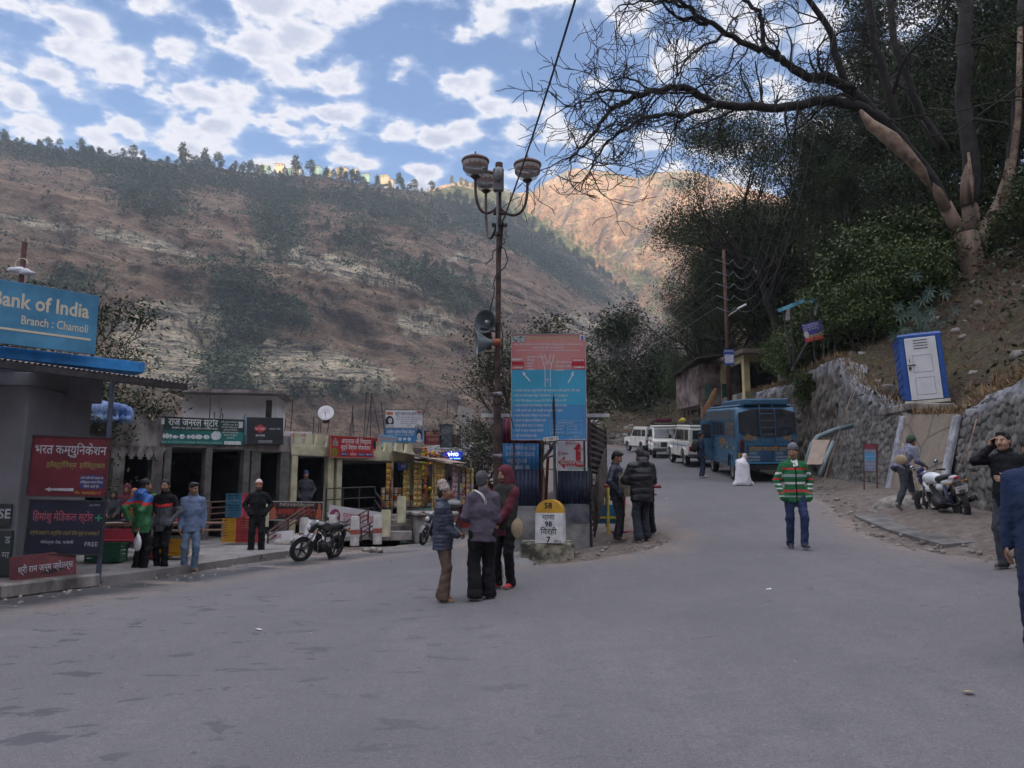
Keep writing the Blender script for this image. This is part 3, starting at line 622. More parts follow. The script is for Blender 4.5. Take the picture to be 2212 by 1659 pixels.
def person(label,loc,rz,H=1.72,jacket=None,pants=None,shoes=None,head=None,arms=None,feet=None,lean=0,side=0,group=None,build=1.,extra=None,pose_hip=0,hipz=0):
    s = H/1.72; root = thing('person',label,'person',loc,rz,group); head = head or {}; jacket = jacket or {}; pants = pants or {}
    X = lambda x,y,z: Vector((x,y,z))
    hip = X(pose_hip,0,.93+hipz); La = R(lean); Ls = R(side)
    Rt = Matrix.Rotation(Ls,3,'Y') @ Matrix.Rotation(La,3,'X')
    U = lambda x,y,z: hip+Rt @ X(x,y,z)
    bw = build
    chest = U(0,.0,.34); neck = U(0,.015,.545); sh = {1: U(.168*bw,.01,.462),-1: U(-.168*bw,.01,.462)}
    Hc = U(0,-.005,.545)+Rt @ X(0,-.02,.03)+X(0,0,.115)
    if lean: Hc = neck+(Rt @ X(0,-.035,.12)).lerp(X(0,-.06,.125),.5)
    Mh = Matrix.Rotation(R(head.get('yaw',0)),3,'Z') @ Matrix.Rotation(R(head.get('pitch',0)),3,'X')
    Mn = np.array(Mh,np.float32)
    hp = lambda x,y,z: Hc+Mh @ X(x,y,z)
    hscale = 1.03
    body = []
    E = lambda c,r,k=.02,M=None,sub=False: ('E' if sub else 'e',c,r,M,k)
    C = lambda a,b,ra,rb,k=.02,sub=False: ('C' if sub else 'c',a,b,ra,rb,k)
    body += [E(hp(0,.012,.025),(.077,.097,.096),.02,Mn),E(hp(0,-.022,-.045),(.056,.066,.074),.035,Mn),E(hp(0,-.062,-.098),(.026,.024,.02),.025,Mn),
             C(hp(-.03,-.079,.022),hp(.03,-.079,.022),.011,.011,.015),E(hp(.040,-.062,-.03),(.024,.024,.026),.02,Mn),E(hp(-.040,-.062,-.03),(.024,.024,.026),.02,Mn),
             E(hp(.031,-.098,.002),(.017,.014,.011),.012,Mn,True),E(hp(-.031,-.098,.002),(.017,.014,.011),.012,Mn,True),
             E(hp(.031,-.080,.001),(.0135,.0135,.0125),.002,Mn),E(hp(-.031,-.080,.001),(.0135,.0135,.0125),.002,Mn),
             C(hp(0,-.090,.006),hp(0,-.110,-.032),.009,.014,.010),E(hp(.011,-.100,-.036),(.009,.009,.008),.006,Mn),E(hp(-.011,-.100,-.036),(.009,.009,.008),.006,Mn),
             E(hp(0,-.088,-.060),(.026,.012,.007),.005,Mn),E(hp(0,-.086,-.072),(.022,.012,.008),.005,Mn),
             E(hp(.078,.010,-.008),(.010,.020,.032),.006,Mn),E(hp(-.078,.010,-.008),(.010,.020,.032),.006,Mn),
             C(hp(0,.02,-.06),neck+X(0,.01,-.04),.058,.066,.03)]
    # trunk and limbs
    body += [C(neck+X(0,.01,0),chest,.055,.085*bw,.03),C(chest,hip+X(0,0,.06),.088*bw,.09,.03),C(sh[1],sh[-1],.04,.04,.03)]
    feet = feet or ((.10,0,0,8),(-.10,0,0,-8))      # x, y, lift, yaw
    jk = []; pk = []; sk = []
    jr = jacket.get('r',1.); pr_ = pants.get('r',1.)
    legs = []
    for sd,(fx,fy,fl,fyaw) in zip((1,-1),feet):
        hp_ = hip+X(.095*sd,0,-.02); an = X(fx,fy,.085+fl); kn,an2 = IK(hp_,an,.422,.415,(.12*sd,-1,0)); legs.append((hp_,kn,an2,fyaw,fl))
        body += [C(hp_,kn,.082,.052,.03),C(kn,an2,.050,.036,.02)]
        Mf = Matrix.Rotation(R(fyaw),3,'Z') @ Matrix.Rotation(R(pants.get('toe',(0,0))[0 if sd > 0 else 1]),3,'X'); fp = lambda a,b,c,q=an2,Mf=Mf: q+Mf @ X(a,b,c)
        body += [C(fp(0,.02,-.04),fp(0,-.12,-.06),.032,.024,.02)]
        MfN = np.array(Mf,np.float32)
        sk.append([C(fp(0,.03,-.045),fp(0,-.03,-.035),.040,.044,.03),C(fp(0,-.03,-.045),fp(0,-.135,-.058),.042,.034,.03),C(fp(0,.025,-.03),fp(0,.015,.02),.040,.042,.02),
                   ('h',tuple(Mf @ X(0,0,1)),0,tuple(fp(0,0,-.083)))])
        w = pr_; hem = pants.get('hem',.055)
        top = hp_+X(-.01*sd,0,.0)
        pk += [C(top,kn,.100*w,.072*w,.05),C(kn,an2+X(0,0,.0),.072*w,hem,.03)]
    pk += [E(hip+X(0,.012,.0),(.150*bw,.112,.10),.04),C(hip+Rt @ X(0,0,.02),hip+Rt @ X(0,0,.07),.105,.10,.03)]
    if max(f[2] for f in feet) < .02: pk += [C(l[2],l[2]+X(0,0,-.10),pants.get('hem',.055),pants.get('hem',.055)*1.08,.02) for l in legs]; pk.append(('h',(0,0,1),0,(0,0,.042)))
    arms = arms or ({},{})
    arms = [a if a else {'w': (.23,.03,.80),'f': (.05,-.1,-1),'n': (-1,0,0)} for a in arms]
    hands_prim = []
    for sd,a in zip((1,-1),arms):
        wx,wy,wz = a['w']; wr = X(wx*sd,wy,wz); hint = a.get('hint',(.35,1,-.1)); hint = (hint[0]*sd,hint[1],hint[2])
        el,wr = IK(sh[sd],wr,.285,.265,hint)
        f = a.get('f'); f = X(f[0]*sd,f[1],f[2]) if f else (wr-el); n_ = a.get('n',(-1,0,0)); n_ = X(n_[0]*sd,n_[1],n_[2])
        body += [C(sh[sd],el,.052,.042,.03),C(el,wr,.041,.028,.02)]
        if not a.get('pocket'): hand(body,wr,f,n_,-sd*1.0,a.get('curl',.35),1.05)
        aw = jacket.get('arm',1.); jk += [C(sh[sd]+X(0,0,-.005),el,max(.062,.064*aw),.056*aw,.05),C(el,wr-(wr-el).normalized()*(-.005),.056*aw,jacket.get('cuff',.044),.03)]
        if a.get('pocket'): jk.append(E(wr+(wr-el).normalized()*.06,(.06,.045,.06),.05))
        a['_wr'] = wr; a['_el'] = el; a['_f'] = f
    lo_ = jacket.get('len',.10)     # hem below the hip joint
    jk += [C(U(0,0,.42),U(0,0,.28),.112*bw*jr,.135*bw*jr,.06,),C(U(0,.0,.28),U(0,.0,.02),.135*jr*bw,.130*jr,.06),C(sh[1]+X(-.02,0,-.035),sh[-1]+X(.02,0,-.035),.064,.064,.05),C(neck+X(0,.01,-.02),sh[1]+X(-.03,0,.0),.05,.055,.04),C(neck+X(0,.01,-.02),sh[-1]+X(.03,0,.0),.05,.055,.04),
           C(neck+X(0,.01,.0),U(0,0,.45),.066,.09,.04)]
    jk = [p if p[0] != 'c' or p[3] < .11*min(1,bw*jr) or len(p) > 6 else (*p[:6],np.array(Rt,np.float32),(1.2,.93,1.)) for p in jk]
    if jacket.get('collar'): jk.append(E(neck+X(0,.012,.035),(.085,.085,.035),.02)); jk.append(E(neck+X(0,-.03,.09),(.06,.09,.06),.01,None,True))
    hn = (Rt @ X(0,0,1)); jk.append(C(U(0,0,0),hip-hn*(lo_+.22),.146*jr,.156*jr,.05)); jk[-1] = (*jk[-1],np.array(Rt,np.float32),(1.16,.86,1.)); jk.append(('h',(0,0,1) if not lean else tuple(hn),0,tuple(hip+X(0,0,-lo_-.07))))
    if jacket.get('hood'): jk += [E(neck+X(0,.085,.0),(.105,.075,.065),.05),E(neck+X(0,.03,.05),(.095,.09,.05),.03)]
    seed = random.randint(0,99)
    def folds(amp,sc): return lambda Q: amp*(-.7*np.abs(vnoise(Q[...,0]*1.6+Q[...,1]*1.3,Q[...,2]*2.2-Q[...,0],sc*.8,seed+3,2))**.7+vnoise(Q[...,0]*1.0+Q[...,1]*.7,Q[...,2]*1.7+Q[...,1]*.5,sc,seed,3)+.6*vnoise(Q[...,1]+5,Q[...,2]*1.2-Q[...,0],sc*1.7,seed+9,2))
    def quilt(Q):
        q = Q[...,2]+.05*np.abs(Q[...,0])+.012*vnoise(Q[...,0]+Q[...,1],Q[...,2],6,seed,2); pit = jacket['puff']; return -.55*.016*np.abs(np.sin(math.pi*q/pit))**.6*(pit/.08)+folds(.006,14)(Q)
    def scaled(V): return V*s
    V,Fq = sdf_mesh(body,.0085)
    loc_ = (V-arr(Hc))@Mn; fc = loc_[Fq].mean(1); mi = np.zeros(len(Fq),int)
    ed = np.minimum(np.hypot(fc[:,0]-.031,fc[:,2]-.001),np.hypot(fc[:,0]+.031,fc[:,2]-.001)); inf = fc[:,1] < -.075
    mi[(ed < .0115) & inf & (np.abs(fc[:,2]-.001) < .0065)] = 1; mi[(ed < .0078) & inf & (np.abs(fc[:,2]-.001) < .0068)] = 2; mi[(np.abs(fc[:,0]) < .024) & (fc[:,2] < -.054) & (fc[:,2] > -.078) & (fc[:,1] < -.083)] = 3
    hx = np.abs(fc[:,0]); mi[(hx > .014) & (hx < .048) & (np.abs(fc[:,2]-.024) < .0055) & (fc[:,1] < -.06)] = 4
    if head.get('moustache') or head.get('beard'): mi[(hx < .032) & (np.abs(fc[:,2]+.051) < .0065) & (fc[:,1] < -.082)] = 4
    if head.get('beard'): mi[((fc[:,2] < -.078) | ((hx > .045) & (fc[:,2] < -.04))) & (fc[:,2] > -.13) & (fc[:,1] < -.015) & (mi == 0) & (hx < .08)] = 4
    bo = npmesh('body',scaled(V),Fq,SKIN if not head.get('skin') else [head['skin']]+SKIN[1:],root,True,mi=mi)
    V,Fq = sdf_mesh(pk,.013,folds(.011*pants.get('fold',1),9)); npmesh('trousers',scaled(V),Fq,pants.get('mat'),root)
    V,Fq = sdf_mesh(jk,.012,quilt if jacket.get('puff') else folds(.009,10)); jm = jacket['mat']; mi = None
    if jacket.get('pattern'): fc = V[Fq].mean(1); mi = jacket['pattern'](fc)
    npmesh('jacket',scaled(V),Fq,jm,root,mi=mi)
    for q in sk:
        V,Fq = sdf_mesh(q,.009); fz = V[Fq].mean(1)[:,2]; z0 = V[:,2].min(); npmesh('shoe',scaled(V),Fq,shoes if isinstance(shoes,list) else [shoes,MATS['sole']],root,mi=(fz < z0+.018).astype(int))
    hk = head.get('hair','short'); hm = head.get('hairmat',HAIR)
    def keep(n,pt): return ('h',tuple(Mh @ X(*n)),0,tuple(hp(*pt)))
    if hk != 'none':
        big = head.get('hairsize',1.); hq = [E(hp(0,.020,.036),(.086*big,.103*big,.100*big),.02,Mn),E(hp(0,.055,-.03),(.072,.062,.07),.03,Mn)]
        if hk == 'tuft': hq.append(E(hp(0,-.05,.105),(.055,.04,.025),.03,Mn))
        if hk == 'bushy': hq += [E(hp(0,.02,.05),(.105,.12,.115),.03,Mn)]
        hq.append(keep((0,.736,.677),(0,-.074,.072)))
        V,Fq = sdf_mesh(hq,.0085,lambda Q: .008*vnoise(Q[...,0]*3,Q[...,2]+Q[...,1],28,seed,3)); npmesh('hair',scaled(V),Fq,hm,root)
    cp = head.get('cap')
    if cp:
        kind,cm = cp
        if kind == 'beanie':
            hq = [E(hp(0,.016,.048),(.092,.110,.100),.02,Mn),E(hp(0,.02,.10),(.06,.07,.065),.04,Mn),keep((0,.35,1),(0,-.09,.052))]
            if head.get('pompom'): hq.append(E(hp(0,.02,.175),(.028,.028,.028),.01,Mn))
        elif kind == 'hood':
            hq = [E(hp(0,.022,.03),(.103,.122,.128),.03,Mn),C(hp(0,.06,-.06),neck+X(0,.07,-.02),.10,.11,.05),C(hp(.05,-.0,-.08),neck+X(.06,-.05,-.05),.06,.05,.04),C(hp(-.05,-.0,-.08),neck+X(-.06,-.05,-.05),.06,.05,.04),
                  E(hp(0,-.115,-.02),(.066,.10,.098),.02,Mn,True)]
        elif kind == 'topi':
            hq = [C(hp(0,.015,.06),hp(0,.03,.14),.094,.066,.02),E(hp(0,.07,.12),(.05,.04,.05),.03,Mn),keep((0,.30,1),(0,-.09,.045))]
        elif kind == 'flat':
            hq = [E(hp(0,.0,.075),(.098,.118,.062),.02,Mn),E(hp(0,-.095,.055),(.07,.05,.012),.02,Mn),keep((0,.1,1),(0,-.09,.045))]
        V,Fq = sdf_mesh(hq,.009,lambda Q: .003*vnoise(Q[...,0]*2,Q[...,2]*3+Q[...,1],20,seed,2)); mi = None
        if isinstance(cm,list):
            fz = ((V-arr(Hc))@Mn)[Fq].mean(1)[:,2]; mi = head.get('cappat',lambda z: (np.floor(z/.016) % 2).astype(int))(fz)
        npmesh('hat' if kind != 'hood' else 'hood',scaled(V),Fq,cm,root,mi=mi)
    if extra: extra(root,dict(hip=hip,neck=neck,sh=sh,U=U,hp=hp,arms=arms,s=s,X=X,C=C,E=E,keep=keep))
    root['_h'] = 0; del root['_h']
    return root
mat('sole',(.30,.30,.29),.8,.2,20); mat('dark_sole',(.05,.045,.04),.8,.2,20)
def pk_arm(x=.20,y=-.10,z=.93): return {'w': (x,y,z),'pocket': True,'hint': (.9,.8,-.2)}
M_black = cloth('black_cloth',(.009,.009,.011)); M_navy = cloth('navy_cloth',(.022,.028,.055)); M_brown = cloth('brown_trousers',(.095,.062,.048)); M_jean = cloth('denim_blue',(.12,.17,.25),.35,scale=5); M_jeand = cloth('denim_dark',(.025,.036,.085),.4,scale=5)
M_charc = cloth('charcoal',(.045,.046,.055)); M_purp = cloth('purple_grey_sweater',(.085,.070,.092)); M_maroon = cloth('maroon',(.10,.022,.035)); M_blueh = cloth('slate_hoodie',(.13,.17,.27)); M_green = cloth('green_jacket',(.022,.13,.045),spec=.5,rough=.5)
M_royal = cloth('royal_blue',(.03,.12,.38),spec=.5,rough=.5); M_red = cloth('red_cloth',(.50,.035,.03)); M_white = cloth('white_cloth',(.62,.60,.58)); M_puffn = cloth('navy_puffer',(.030,.038,.062),spec=.5,rough=.45); M_puffk = cloth('black_puffer',(.008,.008,.010),spec=.5,rough=.5)
M_grey = cloth('grey_wool',(.13,.13,.15)); M_tan = cloth('tan_cloth',(.30,.23,.15)); M_sweat = cloth('blue_sweater',(.020,.034,.078),bump=.6,bscale=90); M_shirt = cloth('pale_shirt',(.55,.52,.5))
M_shoeb = mat('brown_leather',(.17,.10,.055),.6,.3,30,bump=.2); M_shoek = mat('black_shoe',(.02,.02,.022),.5,.2,20); M_shoeg = mat('grey_shoe',(.20,.19,.18),.8,.3,20); M_shoebl = mat('blue_shoe',(.04,.10,.2),.7,.3,25); M_shoer = mat('red_shoe',(.45,.04,.04),.7,.2,25)
M_topi = mat('patterned_cap',(.22,.17,.15),.9,.1,60,col2=(.42,.34,.31),lo=.45,hi=.55); M_pink = cloth('pale_pink_wool',(.52,.40,.36)); M_redw = cloth('rust_wool',(.33,.12,.08)); M_olive = cloth('green_wool',(.05,.085,.06)); M_olive2 = cloth('dark_knit',(.03,.03,.027)); M_check = mat('checked_blue_shirt',(.10,.11,.17),.9,.1,40,col2=(.2,.2,.26),lo=.47,hi=.53); M_bluecap = cloth('blue_wool',(.03,.05,.12)); M_violet = cloth('violet_cloth',(.09,.04,.14))
def GP(u,v,Y):      # ground point under picture column u at depth Y
    x = (u-UC)/FP*Y*1.0; p = P(u,v,Y); return Vector((p.x,Y,gz(p.x,Y) if sdist(WALL,np.array(p.x),np.array(Y)) > .2 or p.x < -13 else float(road_z(p.x,Y))+.02))
G = 'people standing about the junction'
if 1:
    # three men talking in the middle
    def sack(root,q):   # a bag hanging at the hip of the hooded man
        pass
    person('small man in brown patterned cap, navy quilted jacket and brown trousers, facing two others',GP(955,1288,11.0),R(82),1.60,dict(mat=M_puffn,puff=.062,r=1.12,len=.09,arm=1.08,collar=1),
           dict(mat=M_brown,r=.98,hem=.085),M_shoeb,dict(cap=('topi',M_topi),yaw=4,pitch=-2),({'w': (.05,-.25,1.0),'f': (-.6,-.6,-.1),'n': (-.2,.3,-1),'curl': .7},{'w': (.06,-.23,.98),'f': (-.6,-.6,0),'n': (0,.3,1),'curl': .7}),((.09,.03,0,10),(-.10,-.05,0,-14)))
    def strap(root,q):
        b = MB(); U = q['U']; s = q['s']
        for dx in (0,.022): b.tube([U(-.02+dx,.12,.30)*s,U(.0+dx,.155,.42)*s,U(.05+dx,.14,.50)*s,U(.12+dx,.05,.555)*s,U(.15+dx,-.06,.50)*s],.006,6)
        mk('bag_strap',b,M_white,root,True)
    person('grey haired man in faded purple-grey top seen from behind, white straps on shoulder',GP(1042,1272,10.9),R(198),1.74,dict(mat=M_purp,r=1.08,len=.07,arm=1.16,cuff=.05),
           dict(mat=M_black,r=1.16,hem=.10),M_shoeg,dict(hairmat=HAIRG,yaw=-38,hairsize=1.02),({'w': (.16,-.26,1.12),'f': (-.2,-.6,.6),'n': (-1,0,0),'curl': .7},{'w': (.12,-.25,1.02),'f': (-.5,-.6,.2),'n': (0,0,1),'curl': .6}),((.11,.02,0,14),(-.11,-.06,0,-10)),extra=strap)
    def vest(root,q):
        U,C,E,X = q['U'],q['C'],q['E'],q['X']; M2 = np.eye(3,dtype=np.float32)
        pr = [('c',U(0,0,.46),U(0,0,.26),.14,.158,.05,M2,(1.2,.9,1)),('c',U(0,0,.26),U(0,0,-.04),.158,.155,.05,M2,(1.2,.9,1)),C(q['sh'][1]+X(-.05,0,.012),q['sh'][-1]+X(.05,0,.012),.078,.078,.05),('h',(0,0,1),0,tuple(q['hip']+X(0,0,-.10)))]
        V,Fq = sdf_mesh(pr,.013); npmesh('vest',V*q['s'],Fq,M_olive2,root)
        pr = [E(U(.17,.05,-.08),(.05,.13,.16),.03)]; V,Fq = sdf_mesh(pr,.014); npmesh('shoulder_bag',V*q['s'],Fq,M_tan,root)
    person('bearded man in maroon hood and dark vest smiling beside the lamp pole',GP(1092,1255,11.7),R(-38),1.76,dict(mat=M_maroon,r=.98,len=.12,arm=1.05),
           dict(mat=M_black,r=.98,hem=.065),[M_shoer,MATS['sole']],dict(cap=('hood',M_maroon),beard=1,yaw=-16,pitch=8,hair='none'),({'w': (.03,-.24,.93),'f': (-.7,-.5,-.4),'n': (-.2,.4,-1),'curl': .7},{'w': (.04,-.22,.90),'f': (-.6,-.5,-.5),'n': (0,.4,1),'curl': .7}),((.10,.0,0,4),(-.10,-.06,0,-20)),extra=vest)
    # two men reading by the kiosk, a third hidden behind
    person('young man in navy jacket with hand in pocket beside the corrugated kiosk',GP(1334,1155,15.2),R(62),1.70,dict(mat=cloth('navy_shell',(.020,.023,.042),spec=.5,rough=.5),r=1.0,len=.08,collar=1),
           dict(mat=cloth('grey_black_trousers',(.022,.022,.026)),r=1.,hem=.07),[M_shoeb,MATS['dark_sole']],dict(pitch=26,yaw=10,hair='tuft'),(pk_arm(.2,-.12,.95),pk_arm(.19,-.12,.95)),((.09,.04,0,6),(-.09,-.06,0,-6)))
    def paper(root,q):
        b = MB(); w = (Vector(q['arms'][0]['_wr'])+Vector(q['arms'][1]['_wr']))*.5*q['s']
        b.grid(8,6,lambda a,c: (w.x-.34+.68*a,w.y-.06+.10*abs(a-.5)*2+.02*math.sin(a*9),w.z-.30+.46*c),0); mk('newspaper',b,mat('newsprint',(.30,.25,.19),.9,.5,9,detail=2),root)
        b = MB(); b.grid(8,6,lambda a,c: (w.x-.335+.67*a,w.y-.066+.10*abs(a-.5)*2+.02*math.sin(a*9),w.z-.29+.455*c),0)
    person('broad man in thick black puffer jacket reading a newspaper, seen from behind',GP(1388,1163,14.8),R(203),1.72,dict(mat=M_puffk,puff=.125,r=1.22,len=.12,arm=1.45,collar=1,hood=1),
           dict(mat=cloth('slate_trousers',(.025,.029,.038)),r=1.06,hem=.085),[M_shoeb,MATS['dark_sole']],dict(pitch=22,yaw=-8),({'w': (.20,-.36,1.12),'f': (-.3,-1,.1),'n': (-1,0,0),'curl': .8},{'w': (.26,-.36,1.12),'f': (-.1,-1,.1),'n': (-1,0,0),'curl': .8}),((.11,.05,0,8),(-.12,-.05,0,-26)),build=1.12,extra=paper)
    person('curly haired reader mostly hidden behind the man in the black puffer',GP(1397,1150,15.7),R(190),1.60,dict(mat=M_black,r=1.05,len=.1,arm=1.1),dict(mat=M_black,r=1.,hem=.07),M_shoek,dict(pitch=18,hair='bushy'),({'w': (.15,-.3,1.05),'curl': .7},{'w': (.15,-.3,1.05),'curl': .7}),((.1,.0,0,5),(-.14,0,0,-5)))
    # the walker in stripes
    gs = cloth('green_knit',(.018,.115,.045),.2,scale=40); rs = cloth('red_knit',(.42,.035,.04),.2,scale=40); ws = cloth('white_knit',(.60,.58,.56),.15,scale=40); gy_ = cloth('grey_knit',(.22,.27,.27),.15,scale=40)
    def stripes(f):
        z = f[:,2]; arm = np.abs(f[:,0]) > .205; mi = np.zeros(len(f),int)
        for a,b,m in ((1.315,1.355,1),(1.195,1.245,3),(1.075,1.115,2),(.945,.985,1),(.865,.885,3)): mi[(z > a) & (z < b) & ~arm] = m
        for a,b,m in ((1.27,1.31,2),(1.18,1.21,1),(1.09,1.12,2),(1.02,1.05,2),(.95,.975,1),(.90,.915,2)): mi[(z > a-.03) & (z < b-.03) & arm] = m
        mi[(np.abs(f[:,0]) < .008) & (f[:,1] < 0)] = 4; return mi
    def shirt(root,q):
        V,Fq = sdf_mesh([q['C'](q['neck']+q['X'](-.045,-.045,.02),q['neck']+q['X'](-.01,-.115,-.10),.016,.02,.01),q['C'](q['neck']+q['X'](.045,-.045,.02),q['neck']+q['X'](.03,-.125,-.085),.016,.022,.01),q['E'](q['neck']+q['X'](0,-.07,-.05),(.035,.035,.06),.01)],.008)
        npmesh('shirt_collar',V*q['s'],Fq,M_white,root)
    person('young man walking in green jacket with red and white stripes and striped grey beanie',GP(1722,1178,13.0),R(-4),1.70,dict(mat=[gs,rs,ws,gy_,M_black],pattern=stripes,r=1.0,len=.09,arm=1.02,collar=1),
           dict(mat=M_jeand,r=.92,hem=.056),[M_shoek,MATS['sole']],dict(cap=('beanie',[M_grey,M_charc]),yaw=-30,pitch=8,cappat=lambda z: ((z < .10) & (np.floor(z/.012) % 2 == 0)).astype(int)),(pk_arm(.22,-.06,.90),pk_arm(.22,-.06,.90)),((.09,-.12,.015,6),(-.07,.14,.01,-6)),extra=shirt)
    # right edge
    def phone(root,q):
        b = MB(); p = q['hp'](-.098,-.012,-.02)*q['s']; b.box(p,(.012,.075,.15),(R(20),0,0),bev=.004); mk('mobile_phone',b,mat('phone_black',(.02,.02,.025),.25,0),root)
    person('moustached man in black jacket holding a phone to his ear by the stone wall',GP(2192,1222,9.9),R(-62),1.70,dict(mat=M_black,r=1.05,len=.10,collar=1),dict(mat=M_charc,r=.98,hem=.07),[M_shoek,MATS['sole']],
           dict(moustache=1,yaw=6,skin=mat('fair_skin',(.38,.22,.15),.55,.1,9),hair='tuft'),({'w': (.14,-.26,1.12),'f': (-.4,-1,.1),'n': (-1,0,.2),'curl': .6},{'w': (.125,-.10,1.535),'f': (-.1,.1,1),'n': (-1,.1,0),'curl': .4,'hint': (.7,-1,-1)}),((.1,.0,0,5),(-.1,-.05,0,-5)),extra=phone)
    person('stout man in blue sweater at the right edge, cut off by the frame',GP(2276,1400,6.15),R(-34),1.70,dict(mat=M_sweat,r=1.04,len=.06,arm=.95),dict(mat=M_navy,r=1.0,hem=.07),M_shoek,dict(moustache=1,yaw=18),({'w': (.25,.06,.84),'hint': (.4,1,0)},{'w': (.25,.06,.84),'hint': (.3,1,0)}),((.1,.0,0,5),(-.12,.02,0,-5)),build=1.1,extra=shirt)
    # three young men on the left pavement
    def gp(f):
        x,y,z = f.T; mi = np.zeros(len(f),int); mi[z+.22*np.abs(x) > 1.36] = 1; mi[(z+.22*np.abs(x) > 1.31) & (z+.22*np.abs(x) <= 1.36)] = 2; return mi
    def wbag(root,q):
        w = q['arms'][1]; p = Vector(w['_wr'])*q['s']+Vector((0,0,-.1)); V,Fq = sdf_mesh([('e',p+Vector((0,0,-.22)),(.085,.055,.14),None,.03),('c',p,p+Vector((0,0,-.14)),.012,.03,.05)],.01,lambda Q: .012*vnoise(Q[...,0]+Q[...,1],Q[...,2]*.4,30,4,3)); npmesh('carrier_bag',V,Fq,mat('thin_white_plastic',(.62,.58,.6),.4,.2,12,spec=.5),root)
    person('young man turned away in green and blue jacket carrying a white bag',GP(300,1232,14.6),R(150),1.74,dict(mat=[M_green,M_royal,M_red],pattern=gp,r=1.08,len=.10,arm=1.1,hood=1),dict(mat=M_black,r=.96,hem=.065),[mat('lime_shoe',(.16,.17,.08),.7,.6,40),MATS['sole']],
           dict(yaw=-20,pitch=4),({'w': (.12,.17,.98),'f': (-.6,.2,-.6),'n': (0,1,0)},{'w': (.16,.17,.90),'f': (-.1,.1,-1),'n': (0,1,0),'curl': .9}),((.09,.02,0,-8),(-.08,-.02,0,-28)),extra=wbag)
    def gj(f):
        x,y,z = f.T; q = z-.16*np.abs(x); mi = np.zeros(len(f),int); mi[q > 1.20] = 1; mi[(q > 1.22) & (q < 1.275) & (np.abs(x) < .19)] = 2; mi[(np.abs(x) < .007) & (y < 0)] = 1; return mi
    person('young man with hands in pockets in grey jacket with red chest band',GP(347,1226,14.9),R(-8),1.73,dict(mat=[cloth('mid_grey_jersey',(.085,.088,.10)),M_black,M_red],pattern=gj,r=1.0,len=.09,collar=1),dict(mat=M_black,r=.94,hem=.06),[M_shoebl,MATS['sole']],dict(beard=1,yaw=10),(pk_arm(.2,-.11,.96),pk_arm(.2,-.11,.96)),((.10,-.04,0,30),(-.09,.04,0,4)))
    person('young man in slate blue hoodie and faded jeans looking right, brown boots',GP(409,1224,15.1),R(22),1.68,dict(mat=M_blueh,r=1.0,len=.09,hood=1,arm=1.05),dict(mat=M_jean,r=.93,hem=.062),M_shoeb,dict(yaw=42,pitch=12,hair='tuft'),({'w': (.22,.0,.86)},{'w': (.21,-.08,.86),'f': (0,-.2,-1)}),((.09,.0,0,22),(-.10,.02,0,6)))
    person('old bearded man in black coat and pink woollen cap beside the crates',GP(553,1188,18.4),R(14),1.66,dict(mat=M_black,r=1.08,len=.14,arm=1.1,collar=1),dict(mat=cloth('black_trousers',(.010,.010,.012)),r=1.08,hem=.08),[M_shoeg,MATS['sole']],dict(beard=1,cap=('beanie',[M_redw,M_pink]),cappat=lambda z: (z > .085).astype(int),yaw=4),(pk_arm(.2,-.08,.98),pk_arm(.2,-.08,.98)),((.12,.0,0,24),(-.12,.02,0,-24)))
    # man climbing the step by the white motorcycle
    def sbag(root,q):
        U = q['U']; V,Fq = sdf_mesh([('e',U(-.10,.13,.05),(.16,.07,.12),None,.03)],.014); npmesh('satchel',V*q['s'],Fq,M_tan,root); b = MB(); b.tube([U(-.2,.12,.1),U(-.05,.15,.32),U(.13,.06,.54),U(.15,-.12,.35)],.014,6); mk('satchel_strap',b,M_tan,root,True)
    person('stooping man in green cap and checked shirt stepping up beside the white motorcycle',GP(1950,1103,16.4)+Vector((0,0,.12)),R(112),1.66,dict(mat=M_check,r=1.02,len=.06),dict(mat=M_charc,r=1.,hem=.065,toe=(0,38)),M_shoeg,dict(cap=('beanie',M_olive),pitch=18),({'w': (.18,-.52,.92),'f': (0,-1,-.3),'n': (0,0,-1)},{'w': (.18,-.50,.95),'f': (0,-1,-.3),'n': (0,0,-1)}),((.08,-.42,.28,0),(-.08,.20,.03,0)),lean=38,extra=sbag)
    person('backpack man in navy clothes and white trainers at the open bus door',GP(1516,1032,29.5),R(96),1.72,dict(mat=M_navy,r=1.0,len=.08),dict(mat=M_navy,r=.92,hem=.06),[mat('white_shoe',(.55,.45,.42),.7,.2,30),MATS['sole']],dict(yaw=10),({'w': (.2,-.1,.88)},{'w': (.2,-.06,.86)}),extra=lambda root,q: npmesh('backpack',*[a*1.0 if i == 0 else a for i,a in enumerate(sdf_mesh([('e',q['U'](0,.24,.26),(.16,.12,.24),None,.03),('e',q['U'](0,.32,.18),(.11,.07,.12),None,.03)],.018))],M_olive2,root))
    person('man in dark jacket and blue cap standing inside the snack shop',Vector((-6.55,24.6,float(road_z(-6.5,23))+.55)),R(10),1.66,dict(mat=M_charc,r=1.05,len=.1),dict(mat=M_charc,r=1.,hem=.07),M_shoek,dict(cap=('beanie',M_bluecap),moustache=1,yaw=14),(pk_arm(),pk_arm()))
